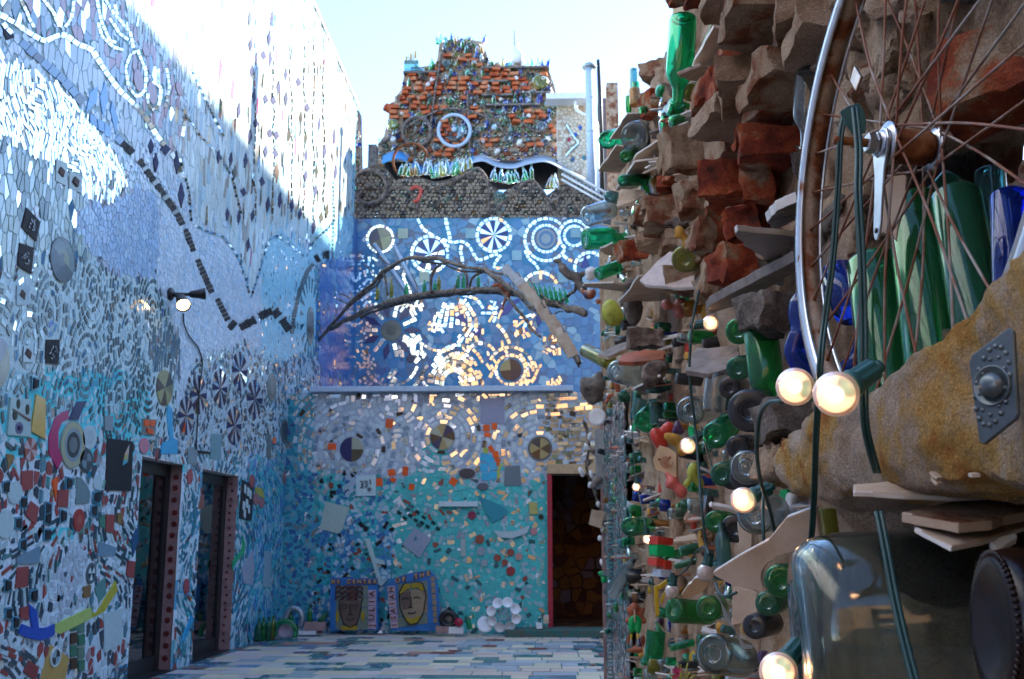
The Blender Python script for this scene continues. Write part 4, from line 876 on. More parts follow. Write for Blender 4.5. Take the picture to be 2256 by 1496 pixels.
for a in np.arange(2.0, 4.6, .25): mc([(930 + 15 * math.cos(a), 770 + 20 * math.sin(a)), (930 + 55 * math.cos(a), 770 + 40 * math.sin(a))], 14, 4)
mc([(925, 755), (950, 770), (975, 775), (1000, 765)]); mc([(1095, 715), (1110, 730), (1120, 750), (1130, 775)]); mc([(1100, 800), (1085, 820), (1075, 840)]); mc([(1060, 690), (1100, 690)]); mc(circ(1060, 790, 34, 3.3, 6.0))
mc([(1050, 725), (1035, 745), (1040, 770)]); mc([(1145, 780), (1160, 800), (1165, 830)]); mc([(1020, 650), (1050, 658), (1065, 680)]); mc(circ(862, 790, 60, .3, 2.8)); mc(circ(862, 800, 72, .3, 2.6), 10, 3.5)
for cx, cy in ((888, 515), (1037, 515), (1139, 563), (1268, 513), (1240, 612), (935, 610)): qd(um, cx, cy, 11, 11, (.26, .38, .50) if cx > 1000 else (.34, .36, .34), th=.02)
for ln in ([(824, 537), (860, 590), (895, 640), (905, 665)], [(868, 540), (895, 595), (925, 650)]):
    v, f = tube_geo([ony(x, y, 19.93) for x, y in ln], .045, 8); mesh('pale_rod', v, f, M['pale_blue_metal'], UW, smooth=True)
for pp in ([(1000, 700), (1020, 690), (1030, 715)], [(1120, 665), (1150, 655), (1120, 690), (1100, 700)], [(1290, 560), (1300, 590), (1278, 590)], [(1040, 730), (1062, 722), (1055, 745)], [(1188, 690), (1195, 705), (1185, 720), (1180, 700)]): um.px(pp, (.03, .04, .24))
def c_u(x, y): return pick((12, (.09, .21, .44), 'c'), (6, (.13, .29, .52), 'c'), (2, (.30, .42, .58), 'c'), (.5, (.36, .34, .40), 'c'))
um.strips(lambda x, y: (y > 660) & (np.sin(x * .05) * np.sin(y * .06 + x * .013) > .12) & (x > 800) & (x < 1240), .06, .13, .055, lambda x, y: 2.2 * math.sin(x * .02 + y * .03), lambda x, y: pick((4, WMIR, 'm'), (4, MIR, 'm'), (1, (.45, .15, .06), 'c'), (3, (.10, .12, .34), 'c')), tries=2)
um.strips(lambda x, y: (y > 560) & (x > 760) & (x < 830), .09, .07, .05, lambda x, y: x, lambda x, y: (MIR, 'm'), tries=1)
um.voronoi(lambda x, y: x > 700, .17, c_u, gap=.012)
print('upper tiles', um.build(UW))

# ---------------------------------------------------------------- floor
fl = empty('floor', (-1.6, 11, 0)); tag(fl, kind='structure')
fm = Mosaic((-3.79, 6.5, .0), (1, 0, 0), (0, 1, 0), (0, 0, 1), 4.5, 8.5, res=.01)
grout_sheet('paving_bed', fm, .25, lambda x, y: (.06, .22, .22) if noise.noise(Vector((x * .01, y * .03, 2))) > -.1 else (.20, .20, .18), fl, bumpy=.001)
box('paving_bed', (-3.8, -3, -.02), (3, 6.5, -.004), M['mortar'], fl); box('paving_bed', (.71, 6.501, -.02), (3, 15, -.005), M['mortar'], fl)
y = .02
while y < 8.3:
    hgt = rnd.uniform(.22, .32); x = -.3
    while x < 4.5:
        w_ = rnd.choice([.18, .24, .30, .45]) ; sk = .3 * (1 - x / 3) if x < 2.6 else 0
        q = [(x + sk * y * .12, y), (x + w_ - .014 + sk * y * .12, y), (x + w_ - .014 + sk * (y + hgt) * .12, y + hgt - .014), (x + sk * (y + hgt) * .12, y + hgt - .014)]
        if min(p[0] for p in q) > .01 and max(p[0] for p in q) < 4.49:
            c, kd = pick((7, (.60, .46, .38), 't'), (6, (.60, .52, .38), 't'), (3, (.36, .38, .40), 't'), (2, (.48, .50, .54), 'c'), (1, (.20, .06, .05), 't'), (1.2, (.20, .30, .38), 'c'), (.7, (.05, .16, .16), 'c'))
            if x < 2.2: c, kd = pick((4, (.52, .43, .40), 't'), (5, (.54, .46, .32), 't'), (2, (.40, .46, .46), 'c'), (.7, (.16, .26, .38), 'c'), (1.2, (.18, .30, .28), 'c'), (.8, (.36, .18, .14), 't'), (1.5, (.46, .44, .40), 't'))
            nn = noise.noise(Vector((x * 1.1, y * .9, 4)))
            if x < 2.0 and abs(nn) < .06: x += w_; continue
            fm.add(q, c, kd, th=.005, tilt=.004, tol=.3)
        x += w_
    y += hgt
fm.voronoi(lambda x, y: y > 1300, .09, lambda x, y: pick((4, (.05, .22, .22), 'c'), (2, (.30, .36, .38), 'c'), (2, (.10, .14, .28), 'c'), (1, (.25, .10, .08), 't')), gap=.016)
print('floor', fm.build(fl, n_parts=300, stuff='small_paving_pieces'))

# ---------------------------------------------------------------- neighbours that shade and mirror the yard
nb = empty('neighbouring_building', (24, 5, 0), 'tall building beyond the right-hand garden wall, outside the picture', 'building')
v = [(20, -45, 0), (28, -45, 0), (28, 35, 0), (20, 35, 0), (20, -45, 17.2), (28, -45, 17.2), (28, 35, 19.4), (20, 35, 19.4)]
mesh('walls', v, [(0, 3, 2, 1), (4, 5, 6, 7), (0, 1, 5, 4), (1, 2, 6, 5), (2, 3, 7, 6), (3, 0, 4, 7)], M['brick2'], nb)
bh = empty('neighbouring_building', (0, -16, 0), 'warm rendered building behind the photographer, seen only in the mirrors', 'building')
wb = rough_mat('warm_render', [(.4, (.52, .26, .12)), (.6, (.66, .40, .22))], scale=.8, bump=.1)
box('walls', (-14, -24, 0), (9, -16, 14.5), wb, bh)
for i in range(7):
    for j in range(3):
        x = -12.5 + i * 3; z = 3.2 + j * 3.7
        box('window', (x, -15.99, z), (x + 1.3, -15.95, z + 1.9), M['dark_glass'], bh); box('sill', (x - .1, -15.99, z - .16), (x + 1.4, -15.85, z - .02), M['white'], bh)
# ================================================================== ROOFTOPS BEHIND THE YARD
def prism(name, outline, depth, m, parent=None, smooth=False):
    """outline: 3-D points on a plane y=const, extruded away from the camera"""
    N = len(outline); P = [Vector(p) for p in outline]; v = P + [p + Vector((0, depth, 0)) for p in P]
    f = [tuple(range(N)), tuple(range(N, 2 * N))[::-1]] + [(i, i + N, (i + 1) % N + N, (i + 1) % N) for i in range(N)]
    o = mesh(name, v, f, m, parent); bm = bmesh.new(); bm.from_mesh(o.data); bmesh.ops.recalc_face_normals(bm, faces=bm.faces); bm.to_mesh(o.data); bm.free(); return o
def end_mesh(r, L, seg=10):
    v, f = lathe_geo((0, 0, 0), (0, -1, 0), [(-.01, r), (L * .8, r), (L, r * .80), (L * .5, r * .5), (L * .3, r * .15)], seg); return v, f
def shared(name, me, loc, parent, rot=None, scale=None, mat=None):
    o = bpy.data.objects.new(name, me); COL.objects.link(o); o.location = Vector(loc) - (Vector(parent.location) if parent else Vector()); o.parent = parent
    if rot is not None: o.rotation_euler = rot
    if scale is not None: o.scale = scale
    if mat is not None:
        o.material_slots[0].link = 'OBJECT'; o.material_slots[0].material = mat
    return o
def raw(name, v, f, mats, smooth=True):
    me = bpy.data.meshes.new(name); me.from_pydata([tuple(map(float, p)) for p in v], [], f)
    for m in mats: me.materials.append(m)
    if smooth: me.polygons.foreach_set("use_smooth", np.ones(len(me.polygons), dtype=bool))
    me.update(); return me
v, f = end_mesh(.036, .07); END = raw('bottle_end', v, f, [M['dark']])
v, f = lathe_geo((0, 0, 0), (0, 0, 1), [(t * .26, q * .036) for t, q in BOT], 12); BOTM = raw('bottle', v, f, [M['green']])
v, f = tube_geo([(0, 0, 0), (0, 0, .001)], .1, 4); 
bm = bmesh.new(); bmesh.ops.create_cube(bm, size=1); bmesh.ops.bevel(bm, geom=bm.edges[:], offset=.04, segments=1, affect='EDGES'); BRK = bpy.data.meshes.new('brick'); bm.to_mesh(BRK); bm.free(); BRK.materials.append(M['tower_brick'])

bw = empty('bottle_wall', (-1, 20.1, 7.74), 'band of mortar studded with bottle ends along the top of the blue wall', 'wall')
bout = [(785, 400), (800, 372), (828, 362), (855, 375), (872, 398), (905, 388), (930, 392), (960, 400), (985, 396), (1010, 385), (1030, 372), (1052, 368), (1070, 385), (1085, 408), (1105, 425), (1140, 405), (1168, 395), (1190, 412), (1205, 430), (1235, 408), (1262, 402), (1290, 415), (1330, 440), (1345, 446), (1345, 484), (785, 484)]
prism('mortar_band', [ony(x, y, 20.03) for x, y in bout], .6, plain('dark_band_mortar', (.10, .075, .06), rough=.9, var=.3), bw)
BF = 20.03
for ln in ([(803, 478), (815, 450), (850, 425), (880, 412), (900, 418), (912, 445), (918, 475)], [(918, 470), (925, 440), (950, 418), (1000, 400), (1030, 385), (1050, 372), (1066, 385), (1075, 410), (1078, 470)], [(1090, 468), (1115, 440), (1150, 410), (1170, 398), (1190, 415), (1205, 440), (1210, 470)], [(1225, 470), (1230, 435), (1255, 412), (1285, 408), (1320, 430)]):
    tube('branch_arch', spline([ony(x, y, BF - .02) for x, y in ln]), .042, M['wood'], bw, seg=7)
n = 0; ex_v, ex_f, cand = [], [], []
for j in range(14):
    for i in range(64):
        px = 792 + i * 8.8 + (j % 2) * 4.4 + rnd.uniform(-1.3, 1.3); py = 478 - j * 7.8 + rnd.uniform(-1, 1)
        if in_poly(np.array([px]), np.array([py + 2]), bout)[0] and in_poly(np.array([px]), np.array([py - 5]), bout)[0]: cand.append((px, py))
rnd.shuffle(cand)
BOTT = plain('dusty_bottle_base', (.46, .39, .32), rough=.3, var=.4, scale=60); M['dusty'] = BOTT
emats = [BOTT] * 8 + [M['dark']] * 3 + [M['stone']] * 2 + [M['clear']] * 2 + [M['green'], M['amber'], M['slate'], M['slate']]
for k, (px, py) in enumerate(cand):
    p = ony(px, py, BF)
    if k < 300: shared('bottle_end', END, p, bw, scale=(rnd.uniform(.85, 1.15),) * 3, mat=rnd.choice(emats))
    else:
        v, f = end_mesh(.033, .05); b = len(ex_v); ex_v += [Vector(q) + Vector(p) for q in v]; ex_f += [tuple(q + b for q in g) for g in f]
if ex_v: tag(mesh('bottle_ends', ex_v, ex_f, BOTT, bw, smooth=True), kind='stuff')
for cx, cy, r, c in ((1100, 437, 16, 'dgreen'), (1100, 462, 14, 'aqua'), (985, 440, 9, 'dgreen')):
    lathe('glass_disc', ony(cx, cy, BF + .02), (0, -1, 0), [(0, r / 113), (.05, r / 113), (.06, r / 130)], M[c], bw)
tube('red_loop', spline([ony(x, y, BF - .03) for x, y in ((905, 418), (918, 412), (928, 420), (922, 440), (912, 445))]), .045, M['red'], bw)
box('shade_panel', tuple(ony(845, 420, 21.6)), tuple(ony(1300, 352, 21.6) + np.array([0, .05, 0])), M['black'], bw)  # flat black panel standing in for the shade beneath tarpaulin and roofing sheet
# bottles standing on the band
cc = ['green', 'clear', 'olive', 'blue', 'clear', 'amber', 'aqua', 'green', 'clear', 'olive', 'bgreen']
for px, py in ([(880 + i * 9, 385 + rnd.uniform(-3, 4)) for i in range(18)] + [(955 + i * 8, 392 - i * 1.5) for i in range(9)] + [(1082 + i * 10, 405 - abs(i - 4) * 2) for i in range(10)] + [(1205 + i * 8, 415) for i in range(4)] + [(1010 + i * 7, 378) for i in range(5)]):
    c = rnd.choice(cc); shared('bottle', BOTM, ony(px, py, 20.3), bw, rot=(rnd.uniform(-.25, .25), rnd.uniform(-.35, .35), 0), scale=(1.25, 1.25, rnd.uniform(.9, 1.4)), mat=M[c])
# hoops
for cx, cy, r, Y, m, lab in ((1001, 288, 35, 22.85, 'pale_blue_metal', 'pale bicycle rim filled with white glass in the middle of the brick tower'), (918, 290, 31, 22.85, 'wood', 'brown wheel rim beside the pale one on the brick tower'), (905, 355, 39, 20.6, 'rust', 'thin rusty hoop standing in front of the blue tarpaulin'), (814, 412, 37, 19.9, 'wood', 'brown cartwheel rim over the left end of the bottle band')):
    P = [ony(cx + r * math.cos(a), cy + r * math.sin(a), Y) for a in np.linspace(0, 2 * math.pi, 33)[:-1]]; P.append(P[0]); w = empty('wheel_rim', ony(cx, cy, Y), lab, 'wheel rim')
    tube('rim', P, .045 if m != 'rust' else .028, M[m], w, seg=7, cap=False)
    lathe('hub', ony(cx, cy, Y + .05), (0, -1, 0), [(0, .06), (.1, .06)], M[m], w, seg=10)
    for a in np.linspace(.2, 6.4, 9)[:-1]:
        tube('spoke', [ony(cx, cy, Y), ony(cx + r * math.cos(a), cy + r * math.sin(a), Y)], .007, M['rust_spoke'], w, seg=5)
# wavy roofing
def ribbon(name, line, Ya, Yb, dy, m, label):
    a = spline([ony(x, y, Ya) for x, y in line], 5); b = spline([ony(x, y - dy, Yb) for x, y in line], 5); N = len(a)
    v = a + b + [p + Vector((0, .02, .025)) for p in a] + [p + Vector((0, .02, .025)) for p in b]
    f = [(i, i + 1, N + i + 1, N + i) for i in range(N - 1)] + [(2 * N + i, 3 * N + i, 3 * N + i + 1, 2 * N + i + 1) for i in range(N - 1)] + [(i, 2 * N + i, 2 * N + i + 1, i + 1) for i in range(N - 1)] + [(N + i, N + i + 1, 3 * N + i + 1, 3 * N + i) for i in range(N - 1)]
    return tag(mesh(name, v, f, m, smooth=True), label, 'roofing')
ribbon('tarpaulin', [(842, 362), (868, 352), (895, 358), (925, 382), (945, 386), (985, 378), (1015, 372), (1042, 362)], 20.75, 21.6, 18, M['tarp'], 'crumpled blue tarpaulin hanging below the brick tower')
ribbon('roofing_sheet', [(1038, 360), (1065, 356), (1095, 368), (1130, 372), (1165, 362), (1205, 358), (1245, 378), (1290, 402)], 20.8, 21.9, 14, M['sheet'], 'wavy grey roofing sheet right of the blue tarpaulin')

# ---------------------------------------------------------------- brick and bottle tower
TY = 23.0
tw = empty('bottle_tower', (-1.6, TY, 6), 'ragged red brick tower set with coloured bottles against the sky', 'tower')
tout = [(828, 360), (832, 318), (846, 300), (850, 282), (856, 262), (858, 240), (868, 228), (870, 215), (884, 198), (888, 178), (892, 158), (915, 150), (955, 142), (962, 138), (965, 118), (968, 96), (985, 88), (1030, 86), (1062, 92), (1072, 118), (1078, 140), (1100, 146), (1135, 142), (1190, 148), (1208, 152), (1222, 190), (1232, 240), (1236, 360)]
prism('tower_body', [ony(x, y, TY) for x, y in tout], 1.2, M['mortar'], tw)
holes = [(912, 152, 30, 22), (980, 150, 20, 14), (985, 130, 14, 10)]
def inside(x, y, m=0): return all(in_poly(np.array([x + a]), np.array([y + b]), tout)[0] for a, b in ((-m, 0), (m, 0), (0, -m * .6), (0, m * .6)))
nbk = 0; nbo = 0; y = 92; TX = ([], [], [])
bmats = ['blue'] * 6 + ['green'] * 5 + ['bgreen'] * 2 + ['dgreen'] * 3 + ['clear'] * 4 + ['amber', 'olive', 'aqua', 'dark', 'dark']
while y < 358:
    x = 830 + rnd.uniform(0, 10)
    while x < 1236:
        w = rnd.uniform(19, 27); nz = noise.noise(Vector((x * .016, y * .024, 6))); edge = not inside(x + w / 2, y, 30)
        bricky = rnd.random() > .13 and (nz > -.03 or (x < 930 and y < 270 and nz > -.35)) and y < 262 or (y >= 262 and nz > .22)
        if inside(x + w / 2, y, 8) and bricky and nbk < 300:
            p = ony(x + w / 2, y, TY - .03 - rnd.uniform(0, .07)); shared('brick', BRK, p, tw, rot=(rnd.uniform(-.1, .1), rnd.gauss(0, .07), rnd.uniform(-.25, .25)), scale=((w - 2.5) / 98 * rnd.uniform(.7, 1), rnd.uniform(.10, .24), rnd.uniform(6.5, 9) / 98)); nbk += 1
        elif inside(x + w / 2, y, 4):
            for k in range(2):
                if nbo >= 300:
                    sv, sf = end_mesh(.05, .09, 8); pq = Vector(ony(x + 5 + k * 10, y + rnd.uniform(-2, 2), TY)); b_ = len(TX[0]); TX[0].extend([Vector(q) + pq for q in sv]); TX[1].extend([tuple(q + b_ for q in g) for g in sf]); mi_ = rnd.randrange(8); TX[2].extend([mi_] * len(sf)); continue
                px = x + 5 + k * 10 + rnd.uniform(-2, 2); p = ony(px, y + rnd.uniform(-2, 2), TY)
                if rnd.random() < .75: shared('bottle_end', END, p, tw, scale=(rnd.uniform(1.0, 1.7),) * 3, rot=(rnd.uniform(-.2, .2), 0, rnd.uniform(-.2, .2)), mat=M[rnd.choice(bmats)])
                else: shared('bottle', BOTM, p + np.array([0, -.06, -.1]), tw, rot=(rnd.uniform(.0, .5), rnd.uniform(-.3, .3), 0), scale=(1.3, 1.3, .9), mat=M[rnd.choice(bmats)])
                nbo += 1
        x += w
    y += 10.4
if TX[0]: tag(mesh('bottle_ends', TX[0], TX[1], [M[q] for q in ('dusty', 'green', 'blue', 'stone', 'clear', 'dgreen', 'pot', 'dusty')], tw, midx=TX[2], smooth=True), kind='stuff')
for px0, px1, py in ((1060, 1130, 210), (1140, 1215, 205), (1070, 1190, 232), (888, 965, 160), (1060, 1210, 150), (1050, 1120, 180)):
    a = ony(px0, py, TY - .16); b = ony(px1, py - 5, TY + .1); box('ledge_strip', tuple(a), (b[0], b[1], a[2] + .045), M['stone'], tw)
for k in range(40):   # bottles standing along ledges and the broken top
    if k < 16: px = 968 + k * 6.6 + rnd.uniform(-4, 4); py = 94 + rnd.uniform(-4, 9); c = rnd.choice(['blue', 'blue', 'clear', 'bgreen', 'blue'])
    elif k < 28: px = 1085 + (k - 16) * 11; py = 146; c = rnd.choice(['bgreen', 'clear', 'blue', 'olive', 'clear'])
    else: px = 1065 + (k - 28) * 12; py = 208 if k % 2 else 230; c = rnd.choice(['bgreen', 'blue', 'clear', 'green'])
    shared('bottle', BOTM, ony(px, py, TY - .1 if k >= 28 else TY + .1), tw, rot=(rnd.uniform(-.5, .5), rnd.gauss(0, .45), 0), scale=(1.4, 1.4, rnd.uniform(.4, 1.1)), mat=M[c])
for px, py, r, c in ((1003, 300, 24, 'clear'), (1018, 296, 14, 'clear'), (918, 270, 12, 'clear'), (868, 280, 15, 'olive'), (925, 262, 14, 'olive'), (908, 262, 9, 'blue'), (1055, 288, 8, 'clear'), (1120, 310, 10, 'clear'), (1092, 286, 9, 'clear'), (1185, 330, 11, 'clear'), (1192, 285, 14, 'clear'), (1200, 318, 11, 'clear'), (1050, 322, 10, 'clear'), (960, 328, 10, 'clear'), (1190, 185, 20, 'olive'), (1175, 195, 14, 'amber'), (930, 165, 10, 'aqua'), (985, 145, 10, 'aqua'), (1105, 250, 8, 'bgreen'), (1150, 270, 9, 'bgreen')):
    lathe('glass_jar', ony(px, py, TY + .02), (rnd.uniform(-.3, .3), -1, rnd.uniform(-.2, .2)), [(-.1, r / 100), (.14, r / 100), (.18, r / 130), (.16, r / 200)], M[c], tw, seg=14)
for k in range(70):
    px = rnd.uniform(860, 1225); py = rnd.uniform(150, 350)
    if not inside(px, py, 8): continue
    c = rnd.choice(['clear', 'clear', 'white', 'bgreen', 'aqua', 'blue', 'glaze_white', 'olive']); r = rnd.uniform(3, 7) / 100
    lathe('glass_jar', ony(px, py, TY + .02), (rnd.uniform(-.6, .6), -1, rnd.uniform(-.5, .6)), [(-.1, r), (.16, r), (.20, r * .7), (.17, r * .3)], M[c], tw, seg=10)
for k in range(26):
    px = rnd.choice([rnd.uniform(880, 960), rnd.uniform(1080, 1215), rnd.uniform(850, 900)]); py = {0: 150}.get(0) + (0 if px > 960 else (960 - px) * .9) + rnd.uniform(-6, 4)
    rough_box('stone', ony(px, py, TY + rnd.uniform(0, .4)), (rnd.uniform(.08, .22), .15, rnd.uniform(.05, .14)), M[rnd.choice(['tower_brick', 'stone', 'tower_brick', 'mortar'])], tw, rot=(0, rnd.uniform(-.5, .5), rnd.random()), sub=1, seed=k, amp=.01)
tube('white_pot', [ony(1140, 140, TY), ony(1143, 122, TY), ony(1135, 105, TY), ony(1140, 92, TY)], [.1, .13, .07, .03], M['white'], tw); tube('wire', [ony(1133, 110, TY), ony(1133, 68, TY)], .012, M['rust'], tw, seg=5)
for ln in ([(975, 110), (962, 180), (955, 230), (945, 300)], [(835, 320), (880, 290), (940, 255), (985, 240), (1030, 245), (1080, 262), (1120, 300)], [(1150, 270), (1180, 290), (1210, 280)], [(1030, 200), (1032, 260), (1036, 345)]):
    tube('vine_branch', spline([ony(x, y, TY - .14) for x, y in ln]), .03, M['wood'], tw, seg=6)
bt = empty('boat_sculpture', ony(918, 140, TY), 'small striped boat-shaped sculpture on the left shoulder of the tower', 'sculpture')
box('hull', tuple(ony(890, 152, TY - .2)), tuple(ony(925, 145, TY + .1)), M['aqua'], bt)
for k in range(5):
    a = ony(893 + k * 5, 138 - k * 3, TY - .1); box('stripe', tuple(a), tuple(a + np.array([.045, .05, .16])), M['amber'] if k % 2 == 0 else M['white'], bt)
# small pillar and grey wall left of the tower
tag(box('chimney_pot', tuple(ony(810, 375, 22)), tuple(ony(829, 318, 22) + np.array([0, .3, 0])), M['stone']), 'small grey chimney left of the brick tower', 'chimney')

# ---------------------------------------------------------------- chimney, pipes, gutter
ch = empty('mosaic_chimney', tuple(ony(1262, 480, 21.5)), 'cream mosaic chimney with blue diamonds beside the vent pipe', 'chimney')
a = ony(1230, 490, 21.5); b = ony(1294, 226, 21.5)
box('chimney_body', (a[0], 21.503, a[2]), (b[0], 22.6, b[2]), M['white'], ch)
cm = Mosaic((a[0], 21.5, a[2]), (1, 0, 0), (0, 0, 1), (0, -1, 0), b[0] - a[0] - .005, b[2] - a[2] - .01)
grout_sheet('plaster', cm, .1, lambda x, y: (.30, .24, .18), ch)
for cx, cy, c in ((1278, 281, (.02, .09, .40)), (1268, 297, (.02, .09, .40)), (1254, 308, (.35, .02, .04)), (1286, 348, (.02, .16, .22)), (1262, 352, (.02, .09, .2))): cm.px([(cx - 5, cy), (cx, cy - 6), (cx + 5, cy), (cx, cy + 6)], c)
cm.chain([(1248, 275), (1260, 295), (1275, 315), (1258, 330), (1245, 345)], 6, 2, MIR, 'm')
cm.voronoi(lambda x, y: x > 1200, .085, lambda x, y: pick((8, (.62, .54, .42), 'c'), (1, (.50, .34, .22), 'c')), gap=.012); cm.build(ch, n_parts=250)
a = ony(1203, 226, 21.3); b = ony(1296, 212, 21.3); box('gutter', (a[0], 21.1, a[2]), (b[0], 21.49, b[2]), M['white'], ch, bevel=.01)
vp = empty('vent_pipe', tuple(ony(1300, 440, 20.9)), 'tall pale blue metal vent pipe with a mushroom cap', 'pipe')
P0, P1 = ony(1306, 450, 20.9), ony(1296, 150, 20.9); P0[0] = (P0[0] + P1[0]) / 2; P1[0] = P0[0]
tube('pipe', [P0, P1], .088, M['pale_blue_metal'], vp, seg=20); t = Vector(P1)
lathe('cap', t + Vector((0, 0, .0)), (0, 0, 1), [(-.02, .06), (.0, .15), (.03, .16), (.09, .10), (.13, .03)], M['grey_plate'], vp)
for py in (216, 290): lathe('collar', Vector((P0[0], 20.9, ony(1300, py, 20.9)[2])), (0, 0, 1), [(-.02, .095), (.02, .095)], M['pale_blue_metal'], vp)
tag(tube('downspout', spline([ony(x, y, 21.2) for x, y in ((1268, 224), (1270, 240), (1282, 250), (1306, 258), (1314, 270), (1316, 300), (1318, 440))]), .036, M['white'], seg=8), 'thin white downspout bending round behind the vent pipe', 'pipe')
tag(tube('flue', [ony(1318, 132, 22.5), ony(1322, 215, 22.5), ony(1326, 440, 22.5)], [.04, .055, .07], M['black']), 'dark narrow flue rising right of the vent pipe', 'pipe')
tag(box('neighbour_wall', tuple(ony(1322, 440, 24)), tuple(ony(1346, 216, 24) + np.array([0, .5, 0])), plain('grey_render', (.12, .13, .16), rough=.8)), 'grey rendered wall between flue and brown chimney', 'wall')
tag(box('chimney_stack', tuple(ony(1341, 440, 23.5)), tuple(ony(1361, 182, 23.5) + np.array([0, .4, 0])), M['brick2']), 'plain brown chimney stack right of the dark flue', 'chimney')
tag(box('street_post', tuple(ony(1496, 400, 16)), tuple(ony(1513, -60, 16) + np.array([0, .15, 0])), M['pine']), 'timber post rising behind the upright green bottle', 'post')
ld = empty('ladder', tuple(ony(1290, 400, 19.8)), 'white slatted ladder leaning at the right end of the bottle band', 'ladder')
for o in (0, 14, 26): tube('rail', [ony(1238, 370 + o, 19.8), ony(1345, 430 + o, 19.2)], .028, M['glaze_white'], ld, seg=6)
for k in range(12):
    t = k / 12; x = 1242 + 103 * t; y = 371 + 60 * t; tube('rung', [ony(x, y, 19.78 - .6 * t), ony(x + 3, y + 26, 19.76 - .6 * t)], .012, M['grey_plate'], ld, seg=5)
# end of the left wall: strip of mosaic wall closing the corner and the bottle pillar above it
um_blue = plain('blue_glaze', (.06, .20, .48), rough=.3)
box('wall_body', (-4.2, Y1 + .001, -.02), (-3.801, 20.3, 7.70), um_blue, LW)
pl = empty('bottle_pillar', tuple(ony(773, 470, 20.5)), 'tall pillar of green bottles and rubble rising behind the end of the sunlit wall', 'pillar')
prism('pillar_body', [ony(x, y, 20.5) for x, y in ((735, 490), (735, 150), (757, 186), (786, 232), (788, 330), (792, 490))], .6, M['mortar'], pl)
for k in range(90):
    px = rnd.uniform(752, 790); py = rnd.uniform(215, 470)
    if rnd.random() < .7: shared('bottle_end', END, ony(px, py, 20.49), pl, scale=(rnd.uniform(1, 1.6),) * 3, rot=(0, 0, rnd.uniform(-.9, .9)), mat=M[rnd.choice(['green', 'bgreen', 'dgreen', 'clear', 'olive', 'stone', 'aqua', 'blue'])])
    else: rough_box('stone', ony(px, py, 20.48), (.14, .1, .09), M['stone'] if rnd.random() < .5 else M['skin_tile'], pl, sub=1, seed=k, amp=.01)

# ================================================================== BRANCH ARCH
ar = empty('branch_arch', tuple(at(980, 640, 14.2)), 'weathered tree branches arching across the yard in front of the blue wall', 'branch')
A = [(700, 756, 16.9), (735, 712, 16.6), (775, 665, 16), (830, 615, 15.5), (870, 582, 15), (905, 568, 14.6), (960, 570, 14), (1020, 585, 13.4), (1075, 600, 12.8), (1130, 640, 12), (1175, 665, 11.4), (1215, 700, 10.8), (1250, 745, 10.3), (1275, 800, 10)]
B = [(728, 722, 16.6), (790, 692, 16), (850, 667, 15.4), (920, 651, 14.8), (1000, 641, 14), (1080, 638, 13.2), (1150, 647, 12.2), (1230, 672, 11), (1285, 690, 9.8)]
def gnarl(name, pts, r, par):
    P = spline([at(*p) for p in pts], 5); P = [p + noise.noise_vector(p * 3.5) * .035 for p in P]; n = len(P)
    tube(name, P, [r * (1 + .55 * noise.noise(p * 4)) for p in P], M['wood'], par, seg=9)
gnarl('limb', A, .030, ar); gnarl('limb', B, .040, ar); gnarl('limb', [(p[0] + 4, p[1] + 8, p[2] + .1) for p in B[1:8]], .022, ar); gnarl('limb', [(p[0] - 3, p[1] + 7 + 5 * math.sin(i * 1.7), p[2] + .15) for i, p in enumerate(A[2:])], .016, ar)
for i in range(34):
    src = rnd.choice([A, B]); j = rnd.randrange(1, len(src) - 1); px, py, d = src[j]; an = rnd.uniform(-2.8, -.3); l = rnd.uniform(18, 55)
    gnarl('twig', [(px, py, d), (px + l * .5 * math.cos(an), py + l * .5 * math.sin(an) + rnd.uniform(-6, 6), d + .1), (px + l * math.cos(an + rnd.uniform(-.4, .4)), py + l * math.sin(an), d + .2)], .009, ar)
for ln in ([(950, 648, 14.4), (953, 605, 14.3), (978, 580, 14.2), (1008, 585, 14), (1025, 610, 13.9), (1025, 640, 13.9)], [(1030, 640, 13.8), (1045, 610, 13.6), (1075, 598, 13.4), (1110, 605, 13)], [(1140, 600, 12.2), (1150, 625, 12), (1165, 650, 11.8)], [(1105, 640, 12.6), (1140, 680, 12.2), (1165, 715, 12), (1190, 745, 11.6)], [(855, 650, 15.3), (850, 610, 15.3), (842, 600, 15.3)], [(1230, 672, 10.9), (1262, 640, 10.2), (1275, 600, 9.9)]):
    gnarl('twig', ln, .018, ar)
# pale segments wrapped on the falling limb
wr = empty('shard_limb', tuple(at(1205, 690, 10.8)), 'limb wrapped in overlapping pale tile shards falling towards the right wall', 'sculpture')
L = spline([at(*p) for p in ((1118, 600, 12.1), (1150, 632, 11.8), (1185, 672, 11.3), (1218, 715, 10.8), (1245, 752, 10.4), (1268, 790, 10.1))], 3)
for i in range(len(L) - 1):
    d = (L[i + 1] - L[i]); rough_box('tile_shard', (L[i] + L[i + 1]) / 2 + Vector((-.03, -.07, .03)), (d.length * .95, .05, rnd.uniform(.07, .13)), M['grey_plate'] if i < 4 else M['cream_tile'], wr, rot=(0, -math.atan2(d.z, d.x), 0), sub=1, seed=i, amp=.006)
